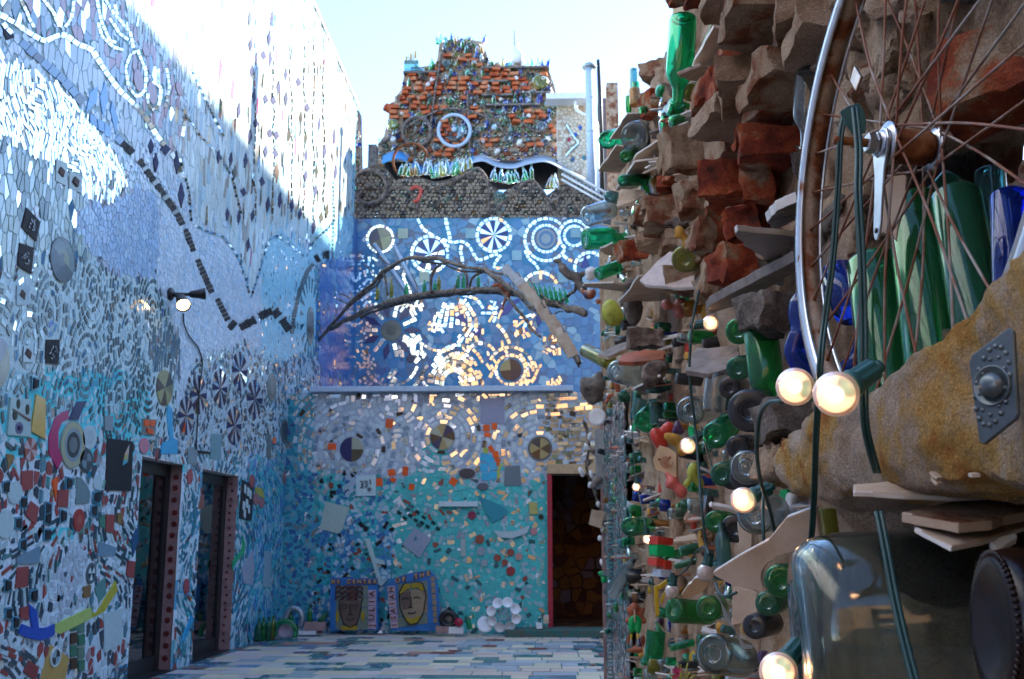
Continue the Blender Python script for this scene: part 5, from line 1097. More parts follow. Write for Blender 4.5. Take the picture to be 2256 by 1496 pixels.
# bottles standing on the branch: each one a thing
labs = {'olive': 'yellow-olive', 'clear': 'clear', 'green': 'green'}
for i, (px, py, c, h, where) in enumerate(((831, 662, 'olive', 26, 'leftmost on the branch arch'), (847, 657, 'clear', 27, 'between the two olive ones on the branch arch'), (862, 655, 'olive', 30, 'right of the clear one on the branch arch'), (895, 650, 'green', 20, 'fourth from the left on the branch arch'), (935, 643, 'green', 20, 'alone left of the twig hoop on the branch arch'),
        (958, 641, 'green', 17, 'at the foot of the twig hoop'), (967, 638, 'olive', 24, 'inside the twig hoop on the branch arch'), (1009, 634, 'green', 22, 'first of the close pair inside the twig hoop'), (1021, 634, 'green', 24, 'second of the close pair by the twig hoop'), (1054, 631, 'green', 20, 'left of the red creature on the branch arch'))):
    d = np.interp(px, [b[0] for b in B], [b[2] for b in B]); a = at(px, py, d); b_ = at(px, py - h * 1.3, d); b_[0] = a[0]; b_[1] = a[1]
    bottle(f'small {labs[c]} bottle {where}', a, b_, 4.6 * d / 2260, c if c != 'green' else 'bgreen', seg=12, dimple=False, cat='bottle')
for k in range(8):
    px = 1170 + k * 11; d = 11.8 - k * .2; a = at(px + 3, 652 + k * 2.2, d); b_ = at(px - 4, 622 + k * 2.2, d)
    bottle('small green bottle, %s from the left in the leaning row on the right-hand branch' % ('first', 'second', 'third', 'fourth', 'fifth', 'sixth', 'seventh', 'eighth')[k], a, b_, 4.6 * d / 2260, 'bgreen', seg=12, dimple=False, group='leaning row of small green bottles on the right-hand branch')
# red hanging creature
def dblob(name, items, d, m, label, cat, vox=.012, dy=.0, amp=.003, parent=None):
    """ellipsoids given as (px,py,rx,ry,angle[,depth offset]) in the picture at depth d"""
    P = []
    for it in items:
        px, py, rx, ry, an = it[:5]; o = it[5] if len(it) > 5 else 0; s = (d + o) / 2260; P.append((at(px, py, d + o), (rx * s, min(rx, ry) * s * 1.0, ry * s), (0, -an, 0)))
    return blob(name, P, m, parent, label, cat, voxel=vox, amp=amp)
dblob('creature_figurine', [(1112, 632, 13, 12, .3), (1095, 628, 12, 5, .25), (1085, 630, 5, 4, 0), (1103, 618, 4, 6, .2), (1118, 652, 8, 12, -.2), (1110, 668, 4, 10, -.3), (1106, 680, 7, 2.5, 0), (1122, 642, 6, 5, 0)], 12.5, M['pot'], 'terracotta red animal figurine hanging on the branch arch', 'figurine', vox=.014)

# ================================================================== WALL LAMP
lp = empty('wall_lamp', tuple(onx(370, 648, -3.8)), 'black twin spotlight on the left wall with one lamp lit', 'lamp')
b0 = Vector(onx(372, 648, -3.8)); lathe('backplate', b0, (1, 0, 0), [(0, .065), (.03, .065), (.05, .04)], M['black'], lp)
h1 = b0 + Vector((.17, .10, .02)); h2 = b0 + Vector((.13, -.02, -.04))
tube('arm', [b0 + Vector((.03, 0, 0)), h1], .018, M['black'], lp); tube('arm', [b0 + Vector((.03, 0, 0)), h2], .018, M['black'], lp)
lathe('lamp_head', h1, (.75, .35, .12), [(0, .02), (.02, .035), (.09, .045), (.16, .062), (.15, .05)], M['black'], lp)
ax = Vector((.42, -.62, -.62)).normalized(); lathe('lamp_head', h2, ax, [(0, .03), (.02, .05), (.10, .055), (.17, .075), (.171, .066)], M['black'], lp, close=False)
lathe('lit_lens', h2, ax, [(.150, .064), (.160, .050), (.165, .01)], emit('lit_lens', (1, .62, .22), 5.5), lp)
tag(tube('cable', spline([onx(x, y, -3.78) for x, y in ((404, 690), (406, 715), (418, 742), (436, 765), (446, 800), (440, 850), (437, 900), (434, 950), (432, 990))], 5), .008, M['black'], seg=5), 'thin dark cable running down the left wall below the spotlight', 'cable')

# ================================================================== THINGS ALONG THE FOOT OF THE BACK WALL
def letters(txt, p, h, rot, m, par, ex=.004):
    c = bpy.data.curves.new('lettering', 'FONT'); c.body = txt; c.size = h; c.extrude = ex; c.align_x = 'CENTER'; c.align_y = 'CENTER'; c.materials.append(m); c.offset = h * .02
    t = bpy.data.objects.new('lettering', c); me = bpy.data.meshes.new_from_object(t); bpy.data.objects.remove(t); me.name = 'lettering'
    o = bpy.data.objects.new('lettering', me); COL.objects.link(o); o.parent = par; o.location = Vector(p) - Vector(par.location); o.rotation_euler = rot; return o
def panel(name, q, Y, label): 
    e = empty('portrait_mosaic', tuple(ony(q[3][0], q[3][1], Y)), label, 'mosaic panel'); N = len(q)
    prism('backing', [ony(x, y, Y) for x, y in q], .05, plain('blue_enamel', (.02, .16, .45), rough=.3) if 'blue_enamel' not in bpy.data.materials else bpy.data.materials['blue_enamel'], e); return e
def pf(name, q, Y, m, e, th=.012): return prism(name, [ony(x, y, Y - th) for x, y in q], th, m, e)
m_gr = plain('sage_tile', (.16, .20, .16), rough=.4); m_sk = plain('brown_tile', (.13, .08, .06), rough=.4); m_pk = plain('pink_tile', (.48, .34, .40), rough=.4); m_lt = plain('maroon_letter_tile', (.10, .03, .035), rough=.4); m_y = plain('mustard_tile', (.36, .25, .01), rough=.4); m_tn = plain('tan_tile', (.30, .22, .14), rough=.4)
YP = 14.72
e = panel('face_panel', [(727, 1272), (832, 1274), (832, 1388), (727, 1390)], YP, 'mosaic panel of a dark face with curled hair and JULIA down its side')
for i, (a, b) in enumerate(((740, 1290), (764, 1290), (788, 1290))):
    for j in range(4): pf('tile', [(a, b + j * 24.5), (a + 22.5, b + j * 24.5), (a + 22.5, b + j * 24.5 + 23), (a, b + j * 24.5 + 23)], YP, m_gr if (i != 1 or j == 9) else m_sk, e)
pf('face', [(747, 1330), (752, 1322), (790, 1322), (796, 1332), (792, 1352), (786, 1372), (770, 1381), (756, 1372), (749, 1352)], YP - .012, m_sk, e)
pf('earring', [(741, 1345), (747, 1350), (745, 1372), (739, 1366)], YP - .012, m_y, e); pf('earring', [(797, 1345), (804, 1352), (801, 1372), (795, 1362)], YP - .012, m_y, e); pf('neck', [(752, 1379), (786, 1379), (788, 1388), (750, 1388)], YP - .012, m_y, e)
for k in range(12):
    cx, cy = 746 + (k % 4) * 15.5, 1296 + (k // 4) * 11
    v, f = tube_geo([ony(cx + 6 * math.cos(a), cy + 5 * math.sin(a), YP - .03) for a in np.linspace(2.6, 6.9, 9)], .012, 5); mesh('hair_curl', v, f, m_lt, e, smooth=True)
for ln in ([(752, 1335), (760, 1331), (767, 1335)], [(775, 1335), (783, 1331), (790, 1335)], [(771, 1330), (772, 1350), (766, 1354), (776, 1355)], [(762, 1363), (771, 1366), (780, 1363)], [(747, 1322), (750, 1352), (757, 1374), (771, 1383), (786, 1374), (793, 1352), (797, 1322)], [(755, 1338), (760, 1341), (765, 1338)], [(777, 1338), (782, 1341), (787, 1338)]):
    v, f = tube_geo([ony(x, y, YP - .03) for x, y in ln], .007, 5); mesh('drawn_line', v, f, M['black'], e)
for i in range(5): pf('name_tile', [(811, 1300 + i * 17.4), (828, 1300 + i * 17.4), (828, 1316 + i * 17.4), (811, 1316 + i * 17.4)], YP, m_pk, e)
for i, ch_ in enumerate('AILUJ'): letters(ch_, ony(819.5, 1308 + i * 17.4, YP - .017), .115, (R(90), R(-90), 0), m_lt, e)
for i, ch_ in enumerate('HE CENTER'):
    if ch_ == ' ': continue
    x = 734 + i * 11.5; pf('letter_tile', [(x - 4.6, 1276), (x + 4.6, 1276), (x + 4.6, 1287), (x - 4.6, 1287)], YP, m_lt, e); letters(ch_, ony(x, 1281.5, YP - .017), .075, (R(90), 0, 0), M['skin_tile'], e)
e = panel('face_panel', [(853, 1296), (862, 1276), (905, 1262), (945, 1256), (958, 1266), (966, 1300), (970, 1382), (958, 1390), (862, 1390)], YP, 'mosaic panel of a yellow-haired face with ISAIAH down its side, leaning right of the first')
for i, a in enumerate((876, 898, 921)):
    for j in range(4): pf('tile', [(a, 1288 + j * 24 - i * 3), (a + 20.5, 1285 + j * 24 - i * 3), (a + 21.5, 1307 + j * 24 - i * 3), (a + 1, 1310 + j * 24 - i * 3)], YP, [m_gr, m_sk, m_tn][i] if j in (1, 2) else m_gr, e)
pf('face', [(881, 1322), (884, 1305), (920, 1298), (934, 1304), (938, 1322), (932, 1350), (918, 1372), (904, 1374), (892, 1358), (886, 1346)], YP - .012, m_tn, e)
pf('shaded_side', [(882, 1322), (884, 1306), (904, 1303), (904, 1340), (888, 1344)], YP - .02, m_sk, e)
pf('hair', [(880, 1308), (884, 1292), (896, 1286), (904, 1287), (903, 1296), (890, 1302), (886, 1310)], YP - .02, m_y, e); pf('hair', [(906, 1286), (922, 1282), (934, 1290), (936, 1302), (930, 1302), (920, 1294), (907, 1296)], YP - .02, m_y, e); pf('beard', [(893, 1358), (906, 1364), (926, 1356), (922, 1370), (908, 1378), (896, 1368)], YP - .022, m_y, e)
for ln in ([(886, 1320), (893, 1317), (901, 1320)], [(911, 1318), (918, 1315), (926, 1318)], [(905, 1314), (906, 1334), (900, 1337), (910, 1339)], [(899, 1350), (907, 1352), (917, 1348)], [(879, 1306), (881, 1340), (889, 1360), (903, 1377), (920, 1372), (933, 1350), (939, 1310), (932, 1286), (915, 1279), (890, 1284), (879, 1306)]):
    v, f = tube_geo([ony(x, y, YP - .04) for x, y in ln], .008, 5); mesh('drawn_line', v, f, M['black'], e)
for i in range(6): pf('name_tile', [(853 + i * 1.4, 1292 + i * 15.6), (870 + i * 1.2, 1291 + i * 15.6), (871 + i * 1.2, 1305 + i * 15.6), (854 + i * 1.4, 1306 + i * 15.6)], YP, m_pk, e)
for i, ch_ in enumerate('HAIASI'): letters(ch_, ony(862.5 + i * 1.3, 1299 + i * 15.6, YP - .017), .10, (R(90), R(-94), 0), m_lt, e)
for i, ch_ in enumerate('OF THE'):
    if ch_ == ' ': continue
    x = 876 + i * 13.5; y = 1279 - i * 3; pf('letter_tile', [(x - 5, y - 6), (x + 5, y - 7), (x + 5, y + 5), (x - 5, y + 6)], YP, m_lt, e); letters(ch_, ony(x, y, YP - .017), .085, (R(90), R(-8), 0), M['skin_tile'], e)
for i in range(8): x, y = 953 + i * .8, 1276 + i * 13; pf('letter_tile', [(x - 4, y - 5), (x + 5, y - 6), (x + 5, y + 5), (x - 4, y + 5)], YP, m_tn, e)
YB = 14.6
fb = empty('bowl_flower', tuple(ony(1107, 1388, YB)), 'flower made of white bowls round a glass ball at the foot of the back wall', 'sculpture')
for k in range(8):
    a = k * math.pi / 4 + .3; p = ony(1110 + 24 * math.cos(a), 1354 + 24 * math.sin(a), YB)
    lathe('petal_bowl', p, (.5 * math.cos(a), -1, -.5 * math.sin(a)), [(0, .03), (.02, .05), (.07, .075), (.066, .066), (.02, .04)], M['white'], fb, seg=18)
blob('glass_ball', [(ony(1110, 1352, YB - .05), (.085, .085, .085), (0, 0, 0))], M['clear'], fb, voxel=.01)
def disc_thing(name, label, cat, c, ax, r, m, th=.012, cup=.012):
    return tag(lathe(name, c, ax, [(0, r * .5), (0, r * .7), (cup, r), (cup + th * .4, r), (th * .6, r * .68), (th * .5, r * .1)], m, seg=28), label, cat)
disc_thing('plate', 'oval white plate leaning left of the bowl flower', 'plate', ony(1068, 1376, YB), (.3, -1, .35), .11, M['white'])
t_ = empty('tyre', tuple(ony(988, 1384, YB)), 'small black tyre lying against the wall beside the red ball', 'tyre'); P = [ony(988 + 15 * math.cos(a), 1364 + 15 * math.sin(a), YB) for a in np.linspace(0, 6.283, 25)]; tube('tread', P, .042, M['black'], t_, cap=False); lathe('hub', ony(988, 1364, YB + .05), (0, -1, 0), [(0, .08), (.04, .06)], M['stone'], t_)
blob('ball', [(ony(1011, 1371, YB - .08), (.066, .066, .066), (0, 0, 0))], plain('crimson_glaze', (.36, .01, .04), rough=.25), label='glossy crimson ball on the stones by the back wall', cat='ball', voxel=.008)
for k, (px, py, w, h, c, lab) in enumerate(((975, 1387, 14, 7, 'pink_paint', 'pinkish stone under the black tyre'), (1005, 1388, 16, 7, 'white', 'white stone under the crimson ball'), (695, 1379, 22, 9, 'pink_paint', 'long pink stone left of the first face panel'), (673, 1394, 24, 4, 'white', 'flat white slab on the floor near the left corner'), (1188, 1378, 6, 6, 'white', 'small white stone at the foot of the wall near the door'), (1203, 1364, 6, 8, 'cream_tile', 'pale chip of stone beside the door step'))):
    tag(rough_box('stone', ony(px, py, YB), (w * 2 / 155, .12, h * 2 / 155), M[c], sub=2, seed=k, amp=.006), lab, 'stone')
for px, py, x2, y2, c, lab in ((1036, 1386, 1028, 1358, 'bgreen', 'small green bottle leaning between stones and white plate'), (683, 1372, 682, 1336, 'green', 'upright green bottle near the left corner of the back wall'), (702, 1374, 722, 1348, 'green', 'green bottle tilted right beside the first face panel'), (640, 1384, 642, 1348, 'green', 'tall green bottle inside the grey horseshoe')):
    bottle(lab, ony(px, py, YB), ony(x2, y2, YB), .038, c, seg=14)
for k, px in enumerate((568, 578, 590, 600)):
    p = Vector(at(px, 1402 - k * 3, 13.7 + k * .1)); p.z = .01; bottle(['leftmost dark green bottle in the corner cluster', 'second green bottle from the left in the corner cluster', 'dark green bottle third from the left in the corner cluster', 'olive bottle at the right end of the corner cluster'][k], p, p + Vector((.01, 0, .30)), .04, ['dgreen', 'green', 'dgreen', 'olive'][k], seg=14, group='dark green bottles in the left corner')
tag(tube('glass_hoop', [at(628 + 24 * math.cos(a), 1392 + 24 * math.sin(a), 14) for a in np.linspace(-3.6, .5, 16)], .035, M['green']), 'lime green glass hoop standing on the floor at the left corner', 'hoop')
disc_thing('plate', 'pale lilac plate inside the green glass hoop', 'plate', at(628, 1390, 14.05), (0, -1, .2), .10, plain('lilac_plate', (.42, .36, .46), rough=.3))
tag(tube('horseshoe', [ony(648 + 18 * math.cos(a), 1364 + 24 * math.sin(a), YB) for a in np.linspace(-3.6, .9, 16)], .04, M['grey_plate']), 'grey horseshoe arch standing behind the green bottles', 'sculpture')
# ================================================================== RIGHT-HAND GARDEN WALL
GW = empty('bottle_garden_wall', (.55, 4.5, 0), 'rugged right-hand wall of mortar, broken brick, bottles and slabs', 'wall')
def xb(y): return float(np.interp(y, [.2, .9, 1.5, 3, 5, 9.5], [.50, .52, .54, .56, .57, .57]))
def zt(y): return float(np.interp(y, [.2, 3.3, 3.7, 4.1, 4.75, 5.7, 6.2, 7.0, 8.3, 9.5], [4.2, 4.1, 3.4, 3.38, 3.55, 3.85, 4.05, 4.05, 4.05, 3.9]))
def wall_d(px, off=0.0):
    d = 2.0
    for _ in range(12): d = (xb(d) - off) / max(ray(px, 900)[0] / ray(px, 900)[1], .02)
    return d
def wx(y, z):
    p = Vector((y, z, 0)); return xb(y) + .045 * noise.noise(p * 2.2) + .028 * noise.noise(p * 6 + Vector((3, 1, 0))) + .014 * noise.noise(p * 17) - .010 * abs(noise.noise(p * 34 + Vector((9, 0, 0)))) - (max(0, min(1, (1.9 - y) * 2)) * (.030 * abs(noise.noise(p * 7 + Vector((4, 2, 0)))) + .016 * abs(noise.noise(p * 15))))
niche = [(1925, 372), (1990, 345), (2075, 312), (2160, 285), (2190, 218), (2260, 205), (2420, 200), (2460, 470), (2340, 600), (2200, 720), (2080, 800), (1960, 900), (1880, 850), (1862, 700), (1872, 590), (1890, 480)]
def wall_sheet(name, off, hole, ny=320, nz=300, mat='mortar'):
    ys = [.30 * (9.45 / .30) ** (i / ny) for i in range(ny + 1)]; v = []
    for i, y in enumerate(ys):
        for j in range(nz + 1):
            z = -.05 + (zt(y) + .03 * noise.noise(Vector((y * 9, off, 0))) + .05) * (j / nz); v.append((wx(y, z) + off if off == 0 else xb(y) + off + .03 * noise.noise(Vector((y * 4, z * 4, 7))), y, z))
    V = np.array(v); PX, PY = project(V); ok = ~in_poly(PX, PY, hole) if hole else np.ones(len(V), bool)
    f = []
    for i in range(ny):
        for j in range(nz):
            q = (i * (nz + 1) + j, i * (nz + 1) + j + 1, (i + 1) * (nz + 1) + j + 1, (i + 1) * (nz + 1) + j)
            if sum(ok[k] for k in q) >= 3: f.append(q)
    bm = bmesh.new(); bv = [bm.verts.new(p) for p in v]
    for q in f: bm.faces.new([bv[k] for k in q])
    bmesh.ops.delete(bm, geom=[x for x in bm.verts if not x.link_faces], context='VERTS')
    be = [e for e in bm.edges if e.is_boundary]
    for step in range(1):
        g = bmesh.ops.extrude_edge_only(bm, edges=be)['geom']; nv = [x for x in g if isinstance(x, bmesh.types.BMVert)]
        for x in nv: x.co.x += .07; x.co += noise.noise_vector(x.co * 12) * .02
        be = [x for x in g if isinstance(x, bmesh.types.BMEdge)]
    bmesh.ops.recalc_face_normals(bm, faces=bm.faces)
    me = bpy.data.meshes.new(name); bm.to_mesh(me); bm.free(); me.polygons.foreach_set("use_smooth", np.ones(len(me.polygons), bool)); return link(name, me, GW, [M[mat]])
wall_sheet('mortar_face', 0, niche)
wall_sheet('rear_face', .34, [(2110, 450), (2165, 400), (2180, 240), (2235, 222), (2420, 212), (2450, 420), (2290, 470), (2180, 500)], ny=220, nz=200, mat='brick2')
tag(slab('coping_stone', [at(2150, 366, 3.2), at(2310, 344, 3.2), at(2310, 470, 3.2), at(2150, 470, 3.2)], .2, (M['brick2'], M['white'])), 'pale-edged coping of a lower wall glimpsed through the hole beside the wheel', 'wall')
BUSY = []     # (px, py, r) already used by hand-placed things
def busy(px, py, r): BUSY.append((px, py, r))
def is_busy(px, py, r): return any(abs(px - a) < (r + c) and abs(py - b) < (r + c) and (px - a) ** 2 + (py - b) ** 2 < (r + c) ** 2 * .7 for a, b, c in BUSY)

# ---- mortar ledge that carries the wheel
Tp = [(1749, 1000), (1782, 966), (1830, 922), (1885, 905), (1950, 888), (2010, 850), (2060, 798), (2110, 765), (2160, 738), (2210, 680), (2262, 590), (2330, 500)]
Bp = [(1753, 1046), (1768, 1092), (1850, 1112), (1905, 1085), (1960, 1078), (2010, 1070), (2060, 1066), (2110, 1062), (2160, 1060), (2210, 1058), (2262, 1056), (2330, 1052)]
LX = .315; bm = bmesh.new(); rows = []
NL, NV = 200, 34
for i in range(NL + 1):
    t = i / NL; k = t * (len(Tp) - 1); a = int(min(k, len(Tp) - 2)); u = k - a
    tp = np.array(Tp[a]) * (1 - u) + np.array(Tp[a + 1]) * u; bp = np.array(Bp[a]) * (1 - u) + np.array(Bp[a + 1]) * u
    xf = LX + .03 * t; T = onx(tp[0], tp[1], xf + .035); B_ = onx(bp[0], bp[1], xf); back = .62
    T[1] = B_[1] = (T[1] + B_[1]) / 2
    prof = [(back, T[2] + .01), (xf + .10, T[2] + .005), (xf + .014, T[2]), (xf + .001, T[2] - .012), (xf, (T[2] + B_[2]) / 2 + .01), (xf + .0, B_[2] + .015), (xf + .02, B_[2]), (xf + .10, B_[2] - .012), (back, B_[2] - .03)]
    P = spline([(p[0], T[1], p[1]) for p in prof], 9); r = []
    for p in P:
        nz = Vector((noise.noise(p * 9), .0, noise.noise(p * 9 + Vector((5, 0, 0))))) * .012 + Vector((noise.noise(p * 5 + Vector((0, 7, 0))), 0, 0)) * .022 + noise.noise_vector(p * 22) * .006 + noise.noise_vector(p * 40) * .0045 + noise.noise_vector(p * 95) * .0022
        r.append(bm.verts.new(p + nz))
    rows.append(r)
for i in range(NL):
    for j in range(len(rows[0]) - 1): bm.faces.new((rows[i][j], rows[i + 1][j], rows[i + 1][j + 1], rows[i][j + 1]))
bm.faces.new(rows[0]); bm.faces.new(rows[-1][::-1]); bmesh.ops.recalc_face_normals(bm, faces=bm.faces)
me = bpy.data.meshes.new('mortar_ledge'); bm.to_mesh(me); bm.free(); me.polygons.foreach_set("use_smooth", np.ones(len(me.polygons), bool)); link('mortar_ledge', me, GW, [M['ledge']])
blob('mortar_lump', [(at(1870, 1115, 1.22) + np.array([.03, 0, 0]), (.045, .05, .035), (0, 0, 0)), (at(1905, 1150, 1.2) + np.array([.05, 0, 0]), (.05, .06, .05), (0, 0, 0)), (at(1925, 1220, 1.2) + np.array([.08, 0, 0]), (.07, .09, .06), (0, 0, 0))], M['mortar'], GW, voxel=.006, amp=.008)
for k in range(26):   # crumbs of mortar along the upper edge and the blunt end
    t = rnd.random(); px = 1760 + t * 480; py = np.interp(px, [p[0] for p in Tp], [p[1] for p in Tp]) + rnd.uniform(-4, 14); a = rnd.uniform(.006, .016)
    if k > 19: px, py = rnd.uniform(1752, 1790), rnd.uniform(1010, 1085)
    p = onx(px, py, LX + .03 + .03 * t); rough_box('mortar_crumb', p, (a, a * 1.5, a), M['ledge'] if k % 3 else M['mortar'], GW, sub=3, seed=k, rot=(rnd.random(), rnd.random(), rnd.random()), amp=.003, rounding=.4)
for k in range(5):   # chips lying along the ledge
    t = rnd.random(); px = 1860 + t * 330; py = np.interp(px, [p[0] for p in Bp], [p[1] for p in Bp]) - rnd.uniform(-4, 18)
    rough_box('chip', onx(px, py, LX + .005 + .02 * t), (.006, rnd.uniform(.004, .012), .003), M['cream_tile'], GW, sub=1, seed=k, rot=(rnd.random(), 0, rnd.random()), amp=.001)

# ---- slabs and shelves
WE = M['glaze_white']; CT = M['cream_tile']; SL = M['slate']; BR = M['brick2']
def shelf(poly, d, label, face=CT, edge=WE, n=(0, 0, 1), thick=.010, name='slab', cat='slab', off=None, top=True):
    cx = sum(p[0] for p in poly) / len(poly); cy = sum(p[1] for p in poly) / len(poly)
    if d is None: d = wall_d(cx, .06)
    P3 = [Vector(p) for p in plane_poly(poly, at(cx, cy, d), n)]
    if len(poly) > 3 and name == 'slab':
        Q3 = []; nn = Vector(n).normalized()
        for i, p in enumerate(P3):
            e = P3[(i + 1) % len(P3)] - p; Q3.append(p); w = nn.cross(e).normalized(); l = e.length
            for t in (.27, .5, .76): Q3.append(p + e * (t + rnd.uniform(-.06, .06)) + w * rnd.gauss(0, min(.0035, .02 * l)))
        P3 = Q3
    o = slab(name, P3, thick, (face, edge), None if top else GW, label, cat)
    busy(cx, cy, max(14, (max(p[0] for p in poly) - min(p[0] for p in poly)) * .4)); return o
NH = (-.12, -.06, 1)
shelf([(1608, -30), (1523, 148), (1560, 150), (1592, 152), (1700, -30)], 2.9, 'long cream slab cutting across the top behind the upright green bottle', n=NH)
shelf([(1572, 62), (1525, 150), (1548, 146), (1592, 138), (1640, 66)], 2.75, 'square cream tile slab tucked under the long slab at the top', n=NH)
shelf([(1494, 166), (1545, 146), (1582, 160), (1566, 182), (1552, 188), (1512, 176)], 3.0, 'small pale chipped shelf beside the neck of the upright green bottle', n=(-.5, -.3, 1))
shelf([(1552, 190), (1572, 186), (1556, 270), (1530, 270), (1535, 220)], 3.0, 'narrow grey stone upright below the small pale shelf', face=SL, edge=SL, n=(-.4, -1, .1), thick=.03)
shelf([(1344, 308), (1382, 252), (1450, 250), (1440, 265), (1408, 290), (1398, 306)], 5.6, 'cream shelf tile above the beaded clear jar', n=NH)
shelf([(1318, 378), (1358, 321), (1392, 326), (1388, 352), (1368, 380)], 6.2, 'cream shelf tile sticking out furthest left below the green bottle end', n=NH)
shelf([(1356, 420), (1398, 358), (1455, 350), (1452, 372), (1405, 414), (1380, 420)], 5.0, 'cream shelf tile right below the beaded clear jar', n=NH)
shelf([(1380, 385), (1402, 342), (1460, 305), (1462, 330), (1424, 372)], 4.9, 'cream tile wedged above the lower green bottle', n=NH)
shelf([(1359, 455), (1367, 416), (1422, 418), (1420, 428), (1392, 445)], 4.9, 'cream tile directly below the horizontal green bottle', n=(-.3, -.8, .6))
shelf([(1408, 475), (1428, 452), (1450, 438), (1456, 472)], 4.3, 'grey tile half hidden below the brown brick on the upper wall', face=SL, n=NH)
shelf([(1322, 549), (1350, 536), (1352, 566), (1332, 560)], 6.0, 'thin pale tile chip under the big square green bottle', n=NH)
shelf([(1284, 632), (1286, 626), (1352, 624), (1400, 634), (1395, 646), (1352, 640)], 6.4, 'long thin white shelf tile over the painted pot', n=(0, -.2, 1))
shelf([(1363, 666), (1408, 610), (1462, 610), (1472, 640), (1455, 664)], 4.4, 'cream shelf tile under the pink dotted shard', n=NH)
shelf([(1409, 617), (1420, 605), (1452, 572), (1475, 554), (1498, 556), (1522, 556), (1532, 600), (1530, 632), (1490, 634), (1460, 630), (1420, 626)], 3.4, 'large pinkish speckled pottery shard supporting the yellow glass base', face=plain('speckled_shard', (.52, .42, .37), rough=.4, var=.15, scale=40), n=(-.5, -.8, .9), thick=.012)
shelf([(1620, 514), (1626, 509), (1700, 516), (1775, 526), (1775, 620), (1752, 612), (1700, 583), (1655, 550)], 2.15, 'big pointed white-edged shelf board left of the wheel rim', face=plain('painted_board', (.36, .33, .33), rough=.6, var=.12), n=(-.18, -.12, 1), thick=.012)
shelf([(1558, 684), (1572, 668), (1650, 628), (1752, 575), (1762, 592), (1700, 630), (1640, 668), (1568, 690)], 2.25, 'dark slate slab slanting below the white pointed board', face=SL, edge=SL, n=(-.2, -.1, 1), thick=.02)
shelf([(1648, 598), (1652, 572), (1662, 562), (1752, 590), (1740, 606), (1700, 600)], 2.3, 'rough grey stone shelf wedge under the pointed board', face=M['stone'], edge=M['stone'], n=(-.3, -.5, 1), thick=.03)
shelf([(1690, 490), (1712, 465), (1758, 445), (1762, 478), (1735, 495), (1700, 506)], 1.95, 'chipped grey stone shelf above the white pointed board', face=M['stone'], edge=WE, n=(-.2, -.1, 1), thick=.02)
shelf([(1510, 816), (1536, 765), (1560, 767), (1600, 762), (1626, 760), (1628, 782), (1600, 812), (1560, 824), (1530, 818)], 2.45, 'dark grey board shelf above the fluted glass', face=SL, edge=SL, n=(-.3, -.5, .9), thick=.014)
shelf([(1563, 1118), (1568, 1112), (1600, 1118), (1652, 1134), (1644, 1140), (1590, 1126)], 1.9, 'chipped white tile shard below the third bulb', n=(.1, -.7, -.7), face=M['white'])
shelf([(1624, 1142), (1632, 1136), (1656, 1146), (1653, 1238), (1628, 1242)], 1.85, 'upright cream tile standing left above the long slab', n=(-.5, -1, 0))
shelf([(1614, 1302), (1620, 1290), (1668, 1306), (1668, 1362), (1610, 1378)], 1.8, 'upright cream tile under the long slab', n=(-.5, -1, 0))
shelf([(1573, 1306), (1579, 1304), (1640, 1420), (1660, 1424), (1655, 1430), (1634, 1430)], 1.85, 'thin grey metal angle slanting below the unlit bulb', face=M['grey_plate'], edge=M['grey_plate'], n=(-.3, -1, -.1), thick=.004)
shelf([(1500, 1312), (1512, 1294), (1532, 1274), (1560, 1270), (1562, 1286), (1546, 1306), (1520, 1318), (1506, 1320)], 2.6, 'cream oval pottery shard below the larger unlit bulb', face=M['skin_tile'], n=(-.4, -.8, -.6), thick=.012)
shelf([(1570, 1266), (1572, 1260), (1785, 1121), (1800, 1118), (1806, 1180), (1790, 1198), (1750, 1214), (1712, 1225), (1690, 1242), (1678, 1258), (1676, 1276), (1682, 1296), (1674, 1308), (1664, 1300), (1652, 1300), (1620, 1292)], 1.42, 'long curved cream slab slanting up to the mortar ledge', n=(-.62, -1, -.55), thick=.010)
shelf([(1880, 1082), (1880, 1066), (2056, 1050), (2300, 1035), (2300, 1085), (2100, 1092)], 1.0, 'white-edged tile slab under the mortar ledge', n=(.05, -.35, 1), thick=.006)
shelf([(1985, 1128), (2030, 1118), (2290, 1078), (2290, 1120), (2110, 1150)], .98, 'brown tile slab set behind the white-edged slab under the ledge', face=BR, edge=CT, n=(.0, -.2, 1), thick=.01)
shelf([(2015, 1160), (2022, 1156), (2150, 1170), (2290, 1130), (2290, 1150), (2096, 1202)], .97, 'angled cream tile meeting the jar under the ledge', n=(.1, -.3, 1), thick=.006)
shelf([(2180, 1190), (2238, 1172), (2242, 1184), (2196, 1212)], .95, 'small bluish white tile corner above the amber bottle base', face=M['white'], n=(-.2, -.8, .6), thick=.01)
shelf([(1830, 120), (1848, 150), (1895, 210), (1870, 180)], 1.25, 'mirror', top=False, name='mirror_sliver') if False else None
shelf([(1872, 178), (1882, 143), (1896, 167), (1884, 200)], 1.25, 'small diamond-shaped mirror pressed into the mortar above the hub', face=M['steel'], edge=M['steel'], n=(-1, -.5, .2), thick=.004, name='mirror', cat='mirror')
shelf([(1395, 860), (1430, 838), (1455, 830), (1468, 845), (1420, 872)], 4.4, 'bracket', top=False, face=SL, n=NH)
shelf([(1362, 796), (1372, 780), (1420, 770), (1465, 774), (1462, 790), (1400, 797)], 4.4, 'curved terracotta tile shelf above the clear tumbler', face=M['pot'], edge=M['pot'], n=(-.3, -.6, 1), thick=.02)
shelf([(1316, 780), (1350, 762), (1388, 750), (1380, 768), (1340, 786)], 5.6, 'grey plank shard pointing left above the clear tumbler', face=SL, edge=CT, n=(-.3, -.5, 1), thick=.02)

